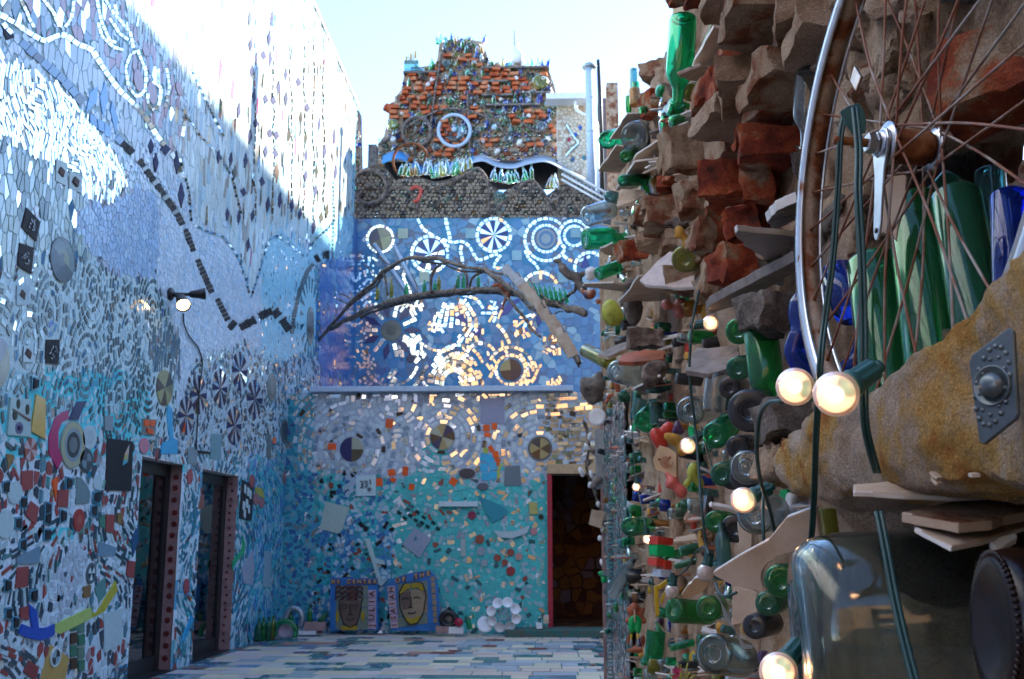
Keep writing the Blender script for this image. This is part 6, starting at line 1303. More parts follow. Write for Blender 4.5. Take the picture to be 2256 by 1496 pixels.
# ---- hand-placed bottles
def pb(label, a, b, rpx, mat, d=None, d2=None, **k):
    d = d or wall_d(a[0], .05); d2 = d2 or d
    busy((a[0] + b[0]) / 2, (a[1] + b[1]) / 2, rpx * 1.2)
    return bottle(label, at(a[0], a[1], d), at(b[0], b[1], d2), rpx * d / 2260, mat, **k)
pb('tall bright green bottle standing neck down against the sky', (1506, 38), (1492, 232), 33, 'bgreen', 3.0, seg=32)
pb('clear ribbed jar with a beaded rim facing left near the skyline', (1397, 303), (1470, 282), 37, 'clear', 5.2, 5.6, cat='jar')
P = [at(1397 + 19 * math.cos(a), 303 + 38 * math.sin(a), 5.15) for a in np.linspace(0, 6.283, 33)]
pb('round green bottle end poking out over the lowest roof pipe', (1338, 308), (1372, 300), 22, 'bgreen', 6.1, 6.5, stub=True)
pb('long green bottle lying on a cream tile, neck into the wall', (1372, 398), (1440, 396), 14, 'bgreen', 4.8, 5.1, stub=True)
pb('small dark green bottle between two shelf tiles under the beaded jar', (1378, 345), (1400, 330), 15, 'green', 5.2, 5.4, stub=True)
pb('pale green tumbler at the end of the ladder', (1343, 432), (1372, 440), 14, 'aqua', 5.9, 6.1, stub=True, cat='glass')
pb('large square-shouldered green bottle jutting left over the blue wall', (1288, 527), (1378, 522), 25, 'bgreen', 6.2, 6.3, rot=0)
pb('green bottle lying behind the white cup', (1318, 604), (1362, 588), 15, 'bgreen', 6.1, 6.2, stub=True)
pb('pale blue glass globe jar hanging out over the blue wall', (1292, 478), (1345, 460), 24, 'clear', 6.3, 6.4, stub=True, cat='jar')
pb('small turquoise bottle at the skyline above the amber one', (1396, 152), (1396, 196), 9, 'aqua', 5.9, 5.9, stub=True)
pb('small green bottle on the skyline next to the amber bottle', (1400, 182), (1402, 222), 9, 'bgreen', 5.8, 5.8, stub=True)
pb('amber bottle near the skyline between green glass', (1398, 196), (1400, 232), 14, 'amber', 5.7, 5.7, stub=True)
pb('dark green bottle at the left edge under the amber one', (1384, 212), (1386, 262), 7, 'green', 5.8, 5.8)
pb('lime yellow bottle base peeping beside the tall green bottle neck', (1520, 204), (1560, 190), 21, 'olive', 3.1, 3.4, stub=True)
pb('clear tall glass mostly hidden behind the wheel rim', (1785, 120), (1775, 330), 34, 'clear', 1.9, 1.9, cat='glass')
pb('olive yellow bottle base resting on the speckled shard', (1508, 571), (1560, 562), 31, 'olive', 3.0, 3.4, stub=True, seg=30)
pb('tall mid-green bottle hanging neck down left of the nearest bulbs', (1676, 732), (1698, 905), 38, 'green', 1.95, 1.9, seg=30)
pb('greenish bottle end left of the tall mid-green bottle', (1626, 730), (1660, 722), 30, 'green', 2.15, 2.3, stub=True)
pb('teal green round bottle base below the hanging slate', (1625, 812), (1650, 806), 27, 'dgreen', 2.1, 2.2, stub=True)
pb('fluted clear glass vase under the grey board', (1580, 822), (1572, 905), 25, 'clear', 2.4, 2.4, cat='vase', stub=True)
pb('dark bottle end beside the fluted vase', (1607, 855), (1630, 850), 24, 'dark', 2.3, 2.5, stub=True)
pb('clear upright tumbler edge-on left of the fluted vase', (1520, 905), (1560, 900), 32, 'clear', 2.5, 2.8, stub=True, cat='glass')
pb('clear tumbler lying on its side under the terracotta shelf', (1356, 818), (1412, 830), 26, 'clear', 5.3, 5.5, stub=True, cat='glass')
pb('tall purple-black bottle end seen edge-on beside the rough stone', (1650, 905), (1680, 900), 48, 'dark', 1.8, 2.0, stub=True)
pb('dark grey bottle end left of the rough stone block', (1625, 985), (1652, 980), 26, 'dark', 1.95, 2.1, stub=True)
pb('clear thick bottle end catching blue light above the third bulb', (1645, 1030), (1685, 1024), 38, 'clear', 1.75, 1.9, stub=True)
pb('dark bottle end behind the thick clear one', (1634, 1052), (1660, 1050), 28, 'dark', 1.95, 2.1, stub=True)
pb('clear bottle end below the third bulb', (1662, 1135), (1700, 1128), 42, 'clear', 1.75, 1.85, stub=True)
pb('small green bottle end left of the third bulb', (1590, 1045), (1610, 1040), 26, 'dgreen', 2.1, 2.2, stub=True)
pb('black-green bottle end next to the small green one', (1612, 1055), (1628, 1052), 24, 'dark', 2.1, 2.2, stub=True)
pb('bright green broken bottle cluster in the middle of the wall', (1575, 960), (1602, 940), 30, 'bgreen', 2.3, 2.4, stub=True)
pb('green bottle end below the chipped white shard', (1575, 1150), (1600, 1145), 24, 'green', 2.2, 2.3, stub=True)
pb('long blue-green bottle slanting above the long cream slab', (1598, 1255), (1588, 1150), 16, 'aqua', 2.1, 2.1)
pb('dark bottle end between tile and blue-green bottle', (1618, 1165), (1635, 1160), 30, 'dark', 2.1, 2.2, stub=True)
pb('moss green square bottle lying flat below the round unlit bulb', (1483, 1345), (1560, 1350), 26, 'green', 2.9, 3.0, stub=True)
pb('green bottle end edge-on right of the square moss green bottle', (1560, 1340), (1580, 1338), 27, 'green', 2.4, 2.5, stub=True)
pb('black bottle mouth under the upright cream tile', (1662, 1380), (1700, 1372), 27, 'dark', 1.75, 1.85, stub=True)
pb('tall green bottle edge-on behind the curved slab', (1720, 1280), (1740, 1276), 36, 'green', 1.6, 1.7, stub=True)
pb('dark blue-green bottle end left of the big jar', (1690, 1330), (1715, 1324), 26, 'dgreen', 1.7, 1.8, stub=True)
pb('grey flat flask at the bottom beside the last bulb', (1570, 1440), (1630, 1450), 42, 'jar', 2.0, 2.1, stub=True, cat='flask')
pb('olive yellow bottle behind the green cable under the ledge', (1815, 1120), (1828, 1230), 26, 'olive', 1.5, 1.5, stub=True)
pb('green bottle standing at the very bottom of the wall', (1440, 1450), (1446, 1390), 20, 'bgreen', 3.9, 3.9, stub=True)
pb('emerald bottle lying above the lit fourth bulb', (1388, 1160), (1425, 1158), 21, 'bgreen', 4.5, 4.8, stub=True)
pb('clear cut-glass cruet tilted over the mosaic post', (1352, 1305), (1400, 1225), 16, 'clear', 6.6, 6.0, cat='cruet')
pb('deep green bottle in the pair beside the teal glasses', (1420, 930), (1440, 910), 26, 'bgreen', 4.6, 4.7, stub=True)
pb('teal tumbler left of the deep green bottle', (1400, 925), (1412, 880), 15, 'aqua', 5.0, 5.0, stub=True, cat='glass')
pb('sea green tumbler right of the deep green bottle', (1448, 935), (1444, 880), 15, 'aqua', 4.4, 4.4, stub=True, cat='glass')
pb('blue-green glass beaker beside the wood-grained bowl', (1440, 865), (1442, 820), 17, 'aqua', 4.4, 4.4, stub=True, cat='glass')
pb('olive green square bottle slanting beside the terracotta shelf', (1290, 772), (1345, 800), 16, 'olive', 7.0, 6.7, stub=True)
# the big jar and the amber base at the bottom right
A_ = at(1752, 1405, 1.16); v, f = lathe_geo(A_, (1, -.16, .04), [(.012, .02), (.004, .06), (0, .075), (.006, .092), (.022, .104), (.05, .110), (.30, .112), (.36, .10), (.40, .06)], 48)
vi, fi = lathe_geo(A_, (1, -.16, .04), [(.018, .02), (.010, .06), (.008, .075), (.013, .088), (.027, .099), (.052, .104), (.30, .106), (.355, .095), (.392, .055)], 48)
me = hollow(v, f, vi, fi); me.name = 'glass_jar'; tag(link('glass_jar', me, None, [M['jar']]), 'huge grey-green glass jar lying on its side at the bottom right', 'jar'); busy(1900, 1380, 260)
ab = empty('bottle', tuple(at(2190, 1376, .84)), 'dark amber demijohn base with a knurled rim beside the big jar', 'bottle')
v, f = lathe_geo(at(2180, 1376, .84), (1, -.1, -.05), [(.012, .008), (.010, .030), (.002, .044), (.0, .050), (.006, .0575), (.018, .060), (.20, .062), (.24, .03)], 48); mesh('glass_body', v, f, plain('deep_amber_glass', (.014, .006, .005), rough=.22, spec=.35, var=.3), ab, smooth=True)
u_, w_, a_ = frame_from((1, -.1, -.05))
kv, kf = [], []
for k in range(64):
    a = 2 * math.pi * k / 64; c = Vector(at(2180, 1376, .84)) + a_ * .003 + (u_ * math.cos(a) + w_ * math.sin(a)) * .0545
    tube_geo([c - (u_ * math.cos(a) + w_ * math.sin(a)) * .003, c + (u_ * math.cos(a) + w_ * math.sin(a)) * .003], [.0017, .0017], 5, v=kv, f=kf)
mesh('knurled_rim', kv, kf, bpy.data.materials['deep_amber_glass'], ab, smooth=True)
# bottles inside the niche
for a, b, r, m, lab, d, d2 in (((1925, 575), (1968, 905), 60, 'green', 'leftmost green bottle leaning inside the niche behind the wheel', 1.5, 1.42), ((2018, 450), (2070, 830), 66, 'green', 'bright green bottle in the middle of the niche behind the spokes', 1.42, 1.32),
        ((2105, 430), (2165, 760), 56, 'dgreen', 'dark bottle right of the bright green one in the niche', 1.33, 1.25), ((2180, 380), (2200, 700), 34, 'aqua', 'slim blue-green bottle beside the cobalt one in the niche', 1.36, 1.3), ((2225, 430), (2235, 640), 44, 'blue', 'cobalt blue bottle at the right edge behind the wheel', 1.15, 1.12),
        ((2120, 400), (2060, 470), 50, 'dgreen', 'green bottle lying across the back of the niche', 1.6, 1.62)):
    pb(lab, a, b, r, m, d, d2, stub=True, seg=30)
shelf([(1925, 520), (1948, 400), (1975, 376), (1998, 388), (1996, 420), (1976, 530), (1950, 512)], 1.35, 'cream tile offcut hanging among the spokes below the hub', n=(-.4, -1, .1), thick=.008)
shelf([(2075, 725), (2110, 722), (2112, 760), (2098, 800), (2072, 795)], 1.28, 'frosted glass chip at the foot of the niche bottles', face=M['clear'], edge=M['clear'], n=(-.4, -1, 0), name='glass_chip', cat='glass')
cb = empty('blue_vase', tuple(at(1770, 720, 1.75)), 'cobalt blue glass vase with a looped handle behind the wheel rim', 'vase')
tube('loop_handle', spline([at(x, y, 1.72) for x, y in ((1762, 735), (1752, 780), (1790, 822), (1842, 828), (1885, 800), (1905, 750), (1900, 690))], 6), .018, M['blue'], cb, seg=14)
blob('vase_body', [(at(1768, 690, 1.75), (.026, .03, .042), (0, 0, 0)), (at(1775, 745, 1.75), (.030, .03, .035), (0, 0, 0)), (at(1778, 640, 1.75), (.018, .02, .02), (0, 0, 0))], M['blue'], cb, voxel=.004)
tag(tube('blue_glass_rod', [at(1845, 600, 1.7), at(1880, 690, 1.65)], .03, M['blue'], seg=14), 'cobalt glass stub visible between rim and green bottle', 'glass')

# ---- bicycle wheel
WC = Vector((.4035, 1.090, 1.7288)); WR = .326
wh = empty('bicycle_wheel', WC, 'rusty bicycle wheel set edge-on in the mortar ledge in the right foreground', 'wheel')
_n = Vector((.993, .0874, -.0741)).normalized(); _u = Vector((0, 0, 1)).cross(_n).normalized(); _w = _n.cross(_u); TILT = Matrix((_n, _u, _w)).transposed()
def wv(x, ang, r): return WC + TILT @ Vector((x, math.cos(ang) * r, math.sin(ang) * r))
def ringmesh(name, prof, m, seg=128):
    v, f = [], []; n = len(prof)
    for k in range(seg):
        for (x, r) in prof: v.append(wv(x, 2 * math.pi * k / seg, r))
    for k in range(seg):
        for i in range(n):
            a = k * n + i; b = k * n + (i + 1) % n; c = ((k + 1) % seg) * n; f.append((a, b, c + (i + 1) % n, c + i))
    return mesh(name, v, f, m, wh, smooth=True)
ringmesh('rim', [(-.0165, WR - .019), (-.0180, WR - .006), (-.0165, WR + .004), (-.0135, WR + .005), (-.012, WR - .004), (-.013, WR - .019)], M['rim'])
ringmesh('rim', [(.0165, WR - .013), (.0175, WR - .004), (.0165, WR + .004), (.0135, WR + .005), (.012, WR - .004), (.013, WR - .013)], M['rim'])
ringmesh('rim_bed', [(-.0128, WR - .010), (0, WR - .016), (.0128, WR - .010), (.0128, WR - .006), (0, WR - .012), (-.0128, WR - .006)], M['rim_bed'])
HX = (-.022, .030)
for i, hx in enumerate(HX): lathe('hub_flange', WC + TILT @ Vector((hx, 0, 0)), TILT @ Vector((1, 0, 0)), [(-.003, .012), (-.0022, .026), (.0022, .026), (.003, .012)], M['steel'], wh, seg=28)
lathe('hub_shell', WC + TILT @ Vector((-.02, 0, 0)), TILT @ Vector((1, 0, 0)), [(0, .015), (.006, .019), (.02, .0195), (.042, .0195), (.049, .015)], M['rust'], wh, seg=28)
lathe('axle', WC + TILT @ Vector((-.082, 0, 0)), TILT @ Vector((1, 0, 0)), [(0, .0042), (.002, .0052)] + [q for k in range(16) for q in ((.003 + k * .0022, .0052), (.0041 + k * .0022, .0046))] + [(.06, .005)], M['rust'], wh, seg=16)
lathe('axle_nut', WC + TILT @ Vector((-.046, 0, 0)), TILT @ Vector((1, 0, 0)), [(0, .010), (.0015, .0115), (.010, .0115), (.0102, .0135), (.012, .0135)], M['steel'], wh, seg=6).data.polygons.foreach_set("use_smooth", np.zeros(7 + 24, dtype=bool)[:0]) if False else autosmooth(lathe('axle_nut', WC + TILT @ Vector((-.046, 0, 0)), TILT @ Vector((1, 0, 0)), [(0, .010), (.0015, .0115), (.010, .0115), (.0102, .0135), (.012, .0135)], M['steel'], wh, seg=6), 30)
lathe('bearing_cone', WC + TILT @ Vector((-.033, 0, 0)), TILT @ Vector((1, 0, 0)), [(0, .012), (.003, .016), (.009, .017), (.0095, .021), (.0105, .0215), (.011, .012)], M['steel'], wh, seg=28)
for k in range(36):
    side = k % 2; hx = HX[side] * (1 if not side else .95); ra = 2 * math.pi * k / 36; off = R(62) if (k // 2) % 2 else -R(62); ha = ra + off
    if k in (5, 22): continue
    h = wv(hx, ha, .0235); r_ = wv(0, ra, WR - .012); bend = rnd.uniform(-.010, .010); mid = (h + r_) / 2 + TILT @ Vector((bend, bend * .5, bend))
    tube('spoke', spline([h, (h * .75 + r_ * .25) + (mid - (h + r_) / 2) * .7, mid, r_], 4), .00155, M['rust_spoke'], wh, seg=7)
    d_ = (r_ - h).normalized(); tube('spoke_nipple', [r_ - d_ * .012, r_], .0024, M['rust'], wh, seg=7)
# flat dropout arm hanging from the axle
def arm_pt(s, w): return WC + TILT @ Vector((-.030 - .004 * s, w, -.108 * s))
av = []; prof = [(0.16, .017), (0.0, .021), (-.12, .016), (.25, .013), (.6, .010), (.9, .009), (1.0, .007), (1.03, .003)]
sd_ = [(-.17, .006), (-.12, .015), (0, .0205), (.14, .0175), (.3, .0125), (.6, .0100), (.88, .0092), (.98, .0065), (1.03, .002)]
o2 = [arm_pt(s, -w) for s, w in sd_] + [arm_pt(s, w) for s, w in sd_[::-1]]
slab('dropout_arm', o2, .003, (M['steel'], M['steel']), wh); lathe('arm_hole', arm_pt(.93, 0) + Vector((-.0012, 0, 0)), (1, 0, 0), [(0, .003), (.001, .003)], M['black'], wh, seg=12)
slab('green_tag', [at(x, y, 1.02) for x, y in ((1851, 245), (1868, 234), (1892, 226), (1902, 238), (1908, 262), (1908, 292), (1880, 296), (1866, 275))], .003, (M['socket'], M['socket']), wh)
busy(1990, 400, 300)

# embossed tin plate on the ledge
tp = empty('tin_plate', tuple(onx(2190, 850, LX + .018)), 'embossed grey tin plate with raised dots fixed to the mortar ledge', 'plate')
q = [(2134, 800), (2140, 782), (2222, 722), (2232, 730), (2242, 912), (2236, 924), (2166, 980), (2156, 972)]
DPL = .748; pts = plane_poly(q, at(2190, 850, DPL), (-1, -.62, .05)); slab('plate', pts, .004, (M['tin'], M['tin']), tp)
nrm = Vector((-1, -.62, .05)).normalized()
def on_plate(px, py): return Vector(plane_poly([(px, py)], at(2190, 850, DPL), (-1, -.62, .05))[0])
def boss(px, py, r, h): 
    lathe('embossed_boss', on_plate(px, py), nrm, [(-.001, r), (h * .35, r * .92), (h * .75, r * .62), (h, r * .2)], M['tin'], tp, seg=20)
boss(2186, 850, .0105, .007); lathe('embossed_ring', on_plate(2186, 850), nrm, [(-.001, .0155), (.0018, .015), (.0018, .0138), (.0005, .013)], M['tin'], tp, seg=28)
for k in range(18):
    a = k * math.pi * 2 / 18; boss(2187 + 38 * math.cos(a), 850 + 84 * math.sin(a) - 24 * math.cos(a), .0022, .0018)
    if k % 2: boss(2187 + 28 * math.cos(a), 850 + 62 * math.sin(a) - 18 * math.cos(a), .0018, .0015)
busy(2190, 850, 120)

# ---- string lights
frost = M['frost'] = new_mat('frosted_bulb')[0]; b = frost.node_tree.nodes["Principled BSDF"]; setp(b, Base_Color=(1, .84, .80, 1), Roughness=.40, IOR=1.2); b.inputs["Transmission Weight"].default_value = .62
b.inputs["Subsurface Weight"].default_value = 0.0; b.inputs["Coat Weight"].default_value = .6; b.inputs["Coat Roughness"].default_value = .05
hot = emit('lit_filament', (1.0, .60, .32), 13)
def bulb(px, py, r, sx, sy, lit, label, dz=0.0):
    R_ = .0200; d = R_ * F / r; c = Vector(at(px, py, d)); s = Vector(at(sx, sy, d + dz)); ax = (s - c).normalized()
    e = empty('light_bulb', c, label, 'light bulb'); busy(px, py, r * 1.4)
    prof = [(-R_, .0008)] + [(-R_ * math.cos(t), R_ * math.sin(t)) for t in np.linspace(.15, 2.45, 16)]
    v, f = lathe_geo(c, ax, prof, 36, close=False); mesh('globe', v, f, frost, e, smooth=True)
    if lit:
        v, f = lathe_geo(c - ax * .001, ax, [(-.0072 * math.cos(t), .0072 * math.sin(t) + .0001) for t in np.linspace(0, math.pi, 12)], 20, close=False); mesh('glowing_core', v, f, hot, e, smooth=True)
    b0 = c + ax * R_ * .78; u, w, a = frame_from(ax); v, f = [], []; n = 32; L = .030
    for t, q in ((0, .0118), (.002, .0128), (.006, .0128), (.008, .0115), (L, .0108), (L + .001, .006)):
        for k in range(n):
            rr = q * (1.0 if (k % 4 < 2 or t < .007) else .92); th = 2 * math.pi * k / n; v.append(b0 + a * t + (u * math.cos(th) + w * math.sin(th)) * rr)
    for i in range(5):
        for k in range(n): f.append((i * n + k, (i + 1) * n + k, (i + 1) * n + (k + 1) % n, i * n + (k + 1) % n))
    f.append(tuple(range(n))); f.append(tuple(5 * n + k for k in range(n))[::-1]); mesh('socket', v, f, M['socket'], e)
    tube('cable_clip', [b0 + a * L + u * .004, b0 + a * (L + .006) + u * .004], .006, M['socket'], e, seg=10)
    return b0 + a * (L + .004)
S1 = bulb(1842, 868, 50, 1912, 822, True, 'largest lit bulb, hanging in front of the wheel spokes', .01)
S2 = bulb(1752, 852, 42, 1812, 864, True, 'second lit bulb just left of the largest one, over the rim', .01)
S3 = bulb(1638, 1102, 28, 1684, 1080, True, 'lit bulb left of the tip of the mortar ledge')
S4 = bulb(1565, 712, 18, 1535, 716, True, 'lit bulb below the slanting slate, highest of the string', .01)
S5 = bulb(1516, 982, 18, 1538, 962, True, 'lit bulb in front of the ochre ceramic lump')
S6 = bulb(1715, 1480, 40, 1752, 1432, True, 'lit bulb cut by the bottom edge beside the big jar', .02)
S7 = bulb(1402, 1073, 9.5, 1404, 1056, True, 'small lit bulb beside the green bottles in the middle distance')
S8 = bulb(1427, 1188, 11, 1424, 1168, True, 'small lit bulb in front of the emerald bottle')
S9 = bulb(1555, 1262, 19, 1563, 1222, False, 'larger unlit bulb at the tip of the long cream slab')
S10 = bulb(1481, 1304, 15.5, 1484, 1268, False, 'smaller unlit bulb above the moss green bottle')
S11 = bulb(1413, 830, 7, 1418, 822, True, 'tiny lit bulb beside the clear tumbler')
S12 = bulb(1367, 934, 6, 1368, 925, True, 'tiny lit bulb above the yellow cone near the doorway')
S13 = bulb(1473, 1184, 8, 1466, 1176, True, 'small lit bulb above the red and green blocks')
S14 = bulb(1347, 1034, 4.5, 1348, 1027, True, 'tiniest lit bulb, lowest on the string beside the doorway')
def cable(label, pts, r=.0026, twin=True):
    e = empty('cable', tuple(at(*pts[0])), label, 'cable'); P = spline([at(*p) for p in pts], 7)
    o = Vector((r * .85, -.0004, 0)) if twin else Vector(); tube('strand', [p - o for p in P], r, M['cable'], e, seg=8)
    if twin: tube('strand', [p + o for p in P], r, M['cable'], e, seg=8)
    return e
cable('green twin cable looping over the hub and down behind the first bulb', [(1897, 262, 1.06), (1884, 236, 1.06), (1866, 246, 1.08), (1852, 300, 1.08), (1847, 400, 1.08), (1836, 560, 1.08), (1818, 700, 1.08), (1808, 790, 1.06), (1803, 880, 1.08), (1798, 960, 1.12), (1794, 1080, 1.2), (1788, 1180, 1.24), (1776, 1262, 1.26)], r=.0019)
cable('green twin cable hanging through the spokes to the mortar ledge', [(1884, 238, 1.0), (1892, 330, .98), (1891, 430, .96), (1898, 560, .95), (1902, 700, .945), (1903, 830, .94), (1906, 930, .95), (1918, 990, .96), (1932, 1040, .98)], r=.0022)
cable('green twin cable crossing the big jar at the bottom right', [(1936, 1128, .92), (1950, 1200, .90), (1968, 1300, .88), (1990, 1400, .86), (2018, 1510, .84)], r=.0022)
cable('green cable dropping from the second bulb past the rough stone', [(1722, 884, 1.14), (1694, 888, 1.2), (1674, 920, 1.25), (1668, 1000, 1.3), (1676, 1060, 1.4), (1692, 1110, 1.45), (1704, 1160, 1.5), (1714, 1200, 1.5)], twin=False)
cable('short green cable below the third bulb socket', [(1684, 1078, 1.58), (1680, 1120, 1.56), (1682, 1170, 1.54), (1684, 1215, 1.54)], twin=False)
cable('thin green cable hanging past the grey board and the ceramic lump', [(1540, 640, 2.45), (1528, 700, 2.45), (1519, 800, 2.45), (1524, 880, 2.45), (1534, 958, 2.45), (1540, 1040, 2.4), (1547, 1130, 2.35), (1556, 1200, 2.35), (1562, 1222, 2.3)], r=.0034, twin=False)
cable('second thin green cable curving down behind the first', [(1545, 940, 2.5), (1560, 1000, 2.5), (1575, 1050, 2.45)], twin=False)
cable('green cable strung between the two unlit bulbs', [(1568, 1222, 2.5), (1548, 1205, 2.55), (1530, 1222, 2.65), (1516, 1250, 2.75), (1496, 1268, 2.9), (1486, 1272, 2.95)], twin=False)
cable('green cable looping under the curved cream slab', [(1576, 1285, 1.9), (1584, 1306, 1.85), (1598, 1314, 1.8), (1622, 1306, 1.75)], twin=False)
cable('thin green cable down the far part of the wall to the small bulbs', [(1392, 860, 5), (1392, 940, 5), (1400, 1050, 4.9), (1412, 1110, 4.7), (1424, 1170, 4.4)], twin=False)

# ---- small sculptures and crockery
dblob('clay_mask', [(1500, 498, 20, 13, .2), (1472, 492, 9, 8, 0), (1520, 488, 10, 12, 0), (1494, 484, 12, 8, 0)], 3.0, M['stone'], 'grey curly clay head on the wall above the olive bottle base', 'sculpture', vox=.006, amp=.004)
dblob('clay_profile', [(1498, 512, 12, 18, .3), (1510, 532, 8, 18, -.1), (1488, 522, 5, 5, 0)], 2.97, M['ochre'], 'ochre clay face in profile below the grey curls', 'sculpture', vox=.005, amp=.001)
dblob('ceramic_lump', [(1452, 968, 18, 30, .5), (1472, 945, 16, 16, 0)], 3.5, M['red'], 'red ceramic lump at the top left of the bright cluster', 'ceramic', vox=.008, amp=.006)
dblob('ceramic_flower', [(1492, 940, 11, 9, .3), (1500, 950, 9, 9, 0), (1486, 950, 8, 6, 0), (1493, 930, 5, 8, .4)], 3.4, M['purple'], 'dark purple ceramic flower above the ochre lump', 'ceramic', vox=.007, amp=.002)
dblob('ceramic_lump', [(1484, 968, 20, 14, -.4), (1506, 985, 16, 22, -.6), (1470, 962, 10, 10, 0)], 3.35, M['ochre'], 'ochre ceramic lump under the purple flower', 'ceramic', vox=.008, amp=.004)
dblob('ceramic_lump', [(1480, 1062, 14, 20, -.7), (1500, 1082, 18, 16, -.6), (1470, 1045, 10, 8, 0)], 3.3, plain('coral_glaze', (.55, .12, .10), rough=.35, var=.3), 'coral red broken ceramic below the clay face tile', 'ceramic', vox=.008, amp=.006)
dblob('ceramic_lump', [(1528, 1040, 15, 24, .1), (1540, 1062, 12, 16, 0), (1512, 1068, 9, 10, 0)], 3.0, M['lime'], 'lime green ceramic fragment right of the clay face tile', 'ceramic', vox=.008, amp=.006)
ft = empty('face_tile', tuple(at(1470, 1025, 3.35)), 'buff clay tile scratched with a swirling face', 'tile'); FQ = [(1438, 1014), (1452, 981), (1470, 986), (1490, 1000), (1490, 1052), (1462, 1042), (1444, 1034)]
pl3 = plane_poly(FQ, at(1466, 1020, 3.3), (-.5, -1, 0)); slab('tile', pl3, .02, (M['skin_tile'], M['skin_tile']), ft); busy(1470, 1020, 40)
for rx, ry, ph in ((14, 12, 0), (10, 9, .5), (6, 6, .9), (3, 3, 0)):
    tube('scratched_line', [plane_poly([(1469 + rx * math.cos(a), 1018 + ry * math.sin(a))], at(1466, 1020, 3.292), (-.5, -1, 0))[0] for a in np.linspace(ph, ph + 4.8, 16)], .0012, M['pot'], ft, seg=5)
for x, y in ((1452, 1012), (1476, 1008)): lathe('scratched_eye', plane_poly([(x, y)], at(1466, 1020, 3.30), (-.5, -1, 0))[0], (-.5, -1, 0), [(0, .004), (.003, .003)], M['pot'], ft, seg=8)
busy(1475, 1000, 55); busy(1490, 1075, 35)
# puppet figurine
fg = empty('figurine', tuple(at(1400, 1440, 4.7)), 'wooden man figurine in brown jacket and green trousers near the floor', 'figurine'); busy(1400, 1370, 50)
dblob('jacket', [(1398, 1342, 11, 16, 0), (1388, 1350, 6, 16, .5), (1412, 1352, 7, 17, -.5), (1383, 1368, 7, 7, 0), (1418, 1368, 8, 8, 0)], 4.7, M['pot'], None, None, vox=.008, parent=fg)
dblob('head', [(1398, 1312, 8, 10, 0), (1398, 1322, 5, 6, 0), (1394, 1313, 2, 2, 0, -.02)], 4.7, M['brick2'], None, None, vox=.005, parent=fg)
dblob('hair', [(1398, 1304, 9, 6, 0), (1398, 1322, 8, 5, 0, .01)], 4.71, M['black'], None, None, vox=.006, parent=fg); dblob('headband', [(1398, 1306, 10, 2, 0, -.005)], 4.69, M['white'], None, None, vox=.004, parent=fg)
dblob('trousers', [(1391, 1378, 7, 20, .08), (1407, 1378, 7, 20, -.08), (1398, 1362, 9, 8, 0)], 4.69, M['vgreen'], None, None, vox=.007, parent=fg)
dblob('shirt', [(1398, 1358, 3, 18, -.05, -.03)], 4.66, M['cream_tile'], None, None, vox=.005, parent=fg)
for s in (1391, 1406): dblob('sock', [(s, 1404, 3.5, 8, 0)], 4.68, M['yellow'], None, None, vox=.005, parent=fg); dblob('shoe', [(s, 1418, 4, 10, 0)], 4.66, M['grey_plate'], None, None, vox=.005, parent=fg)
dblob('plinth', [(1400, 1434, 18, 6, 0), (1385, 1410, 5, 14, 0), (1416, 1412, 6, 14, 0)], 4.75, M['pot'], None, None, vox=.008, amp=.004, parent=fg)
# coloured blocks, yellow bracket
for k, (x, y, w, h, m, lab) in enumerate(((1456, 1192, 20, 8, 'red', 'red painted block on top of the green block'), (1456, 1213, 20, 12, 'vgreen', 'bright green block between two red blocks'), (1446, 1238, 10, 8, 'red', 'small red block under the green block'), (1464, 1244, 9, 9, 'red', 'red block beside the teal plug under the green block'), (1460, 1262, 13, 8, 'pale_blue_metal', 'pale blue block at the bottom of the coloured stack'))):
    d = 3.6; tag(rough_box('block', at(x, y, d), (2 * w * d / F, .06, 2 * h * d / F), M[m], sub=2, seed=k, amp=.003, rot=(0, rnd.uniform(-.1, .1), .4)), lab, 'block')
busy(1456, 1225, 40)
yb = empty('yellow_bracket', tuple(at(1455, 1320, 3.7)), 'bright yellow bent bracket right of the figurine', 'bracket'); busy(1455, 1315, 35)
for q in ([(1441, 1292), (1450, 1290), (1453, 1355), (1445, 1358)], [(1450, 1290), (1468, 1278), (1472, 1284), (1452, 1300)], [(1458, 1332), (1470, 1300), (1468, 1296), (1454, 1322)]): slab('bar', [at(x, y, 3.7) for x, y in q], .02, (M['yellow'], M['yellow']), yb)
dblob('gargoyle', [(1228, 574, 12, 8, .2), (1240, 592, 12, 12, .5), (1258, 606, 14, 12, .5), (1272, 618, 12, 10, .4), (1245, 604, 6, 8, 0), (1290, 602, 18, 7, 0), (1282, 634, 14, 12, 0)], 8.0, M['stone'], 'grey stone gargoyle head leaning out over the blue wall', 'sculpture', vox=.02, amp=.01)
dblob('painted_pot', [(1300, 648, 17, 12, .5), (1318, 664, 8, 8, 0), (1282, 640, 6, 9, .4)], 7.2, rough_mat('painted_pot', [(.42, (.45, .40, .34)), (.5, (.40, .12, .04)), (.58, (.05, .06, .16))], scale=9, bump=.1, rough=.3), 'cream painted pot with rust and blue bands under the thin shelf', 'pot', vox=.012)
dblob('white_cup', [(1302, 600, 15, 14, 0), (1300, 612, 12, 8, 0)], 7.0, M['white'], 'plain white cup upside down over the thin shelf', 'cup', vox=.012)
dblob('mossy_stone', [(1345, 690, 22, 34, .1), (1360, 700, 16, 22, 0)], 5.8, M['lime'], 'olive mossy stone block below the painted pot', 'stone', vox=.02, amp=.02); busy(1345, 690, 35)
dblob('stone_cluster', [(1305, 855, 28, 26, 0), (1290, 840, 14, 12, .4), (1325, 845, 14, 14, 0), (1310, 880, 22, 12, 0), (1320, 825, 12, 9, 0)], 7.4, M['stone'], 'dark lump of clustered stones right of the pale ledge', 'stone', vox=.02, amp=.03); busy(1305, 855, 36)
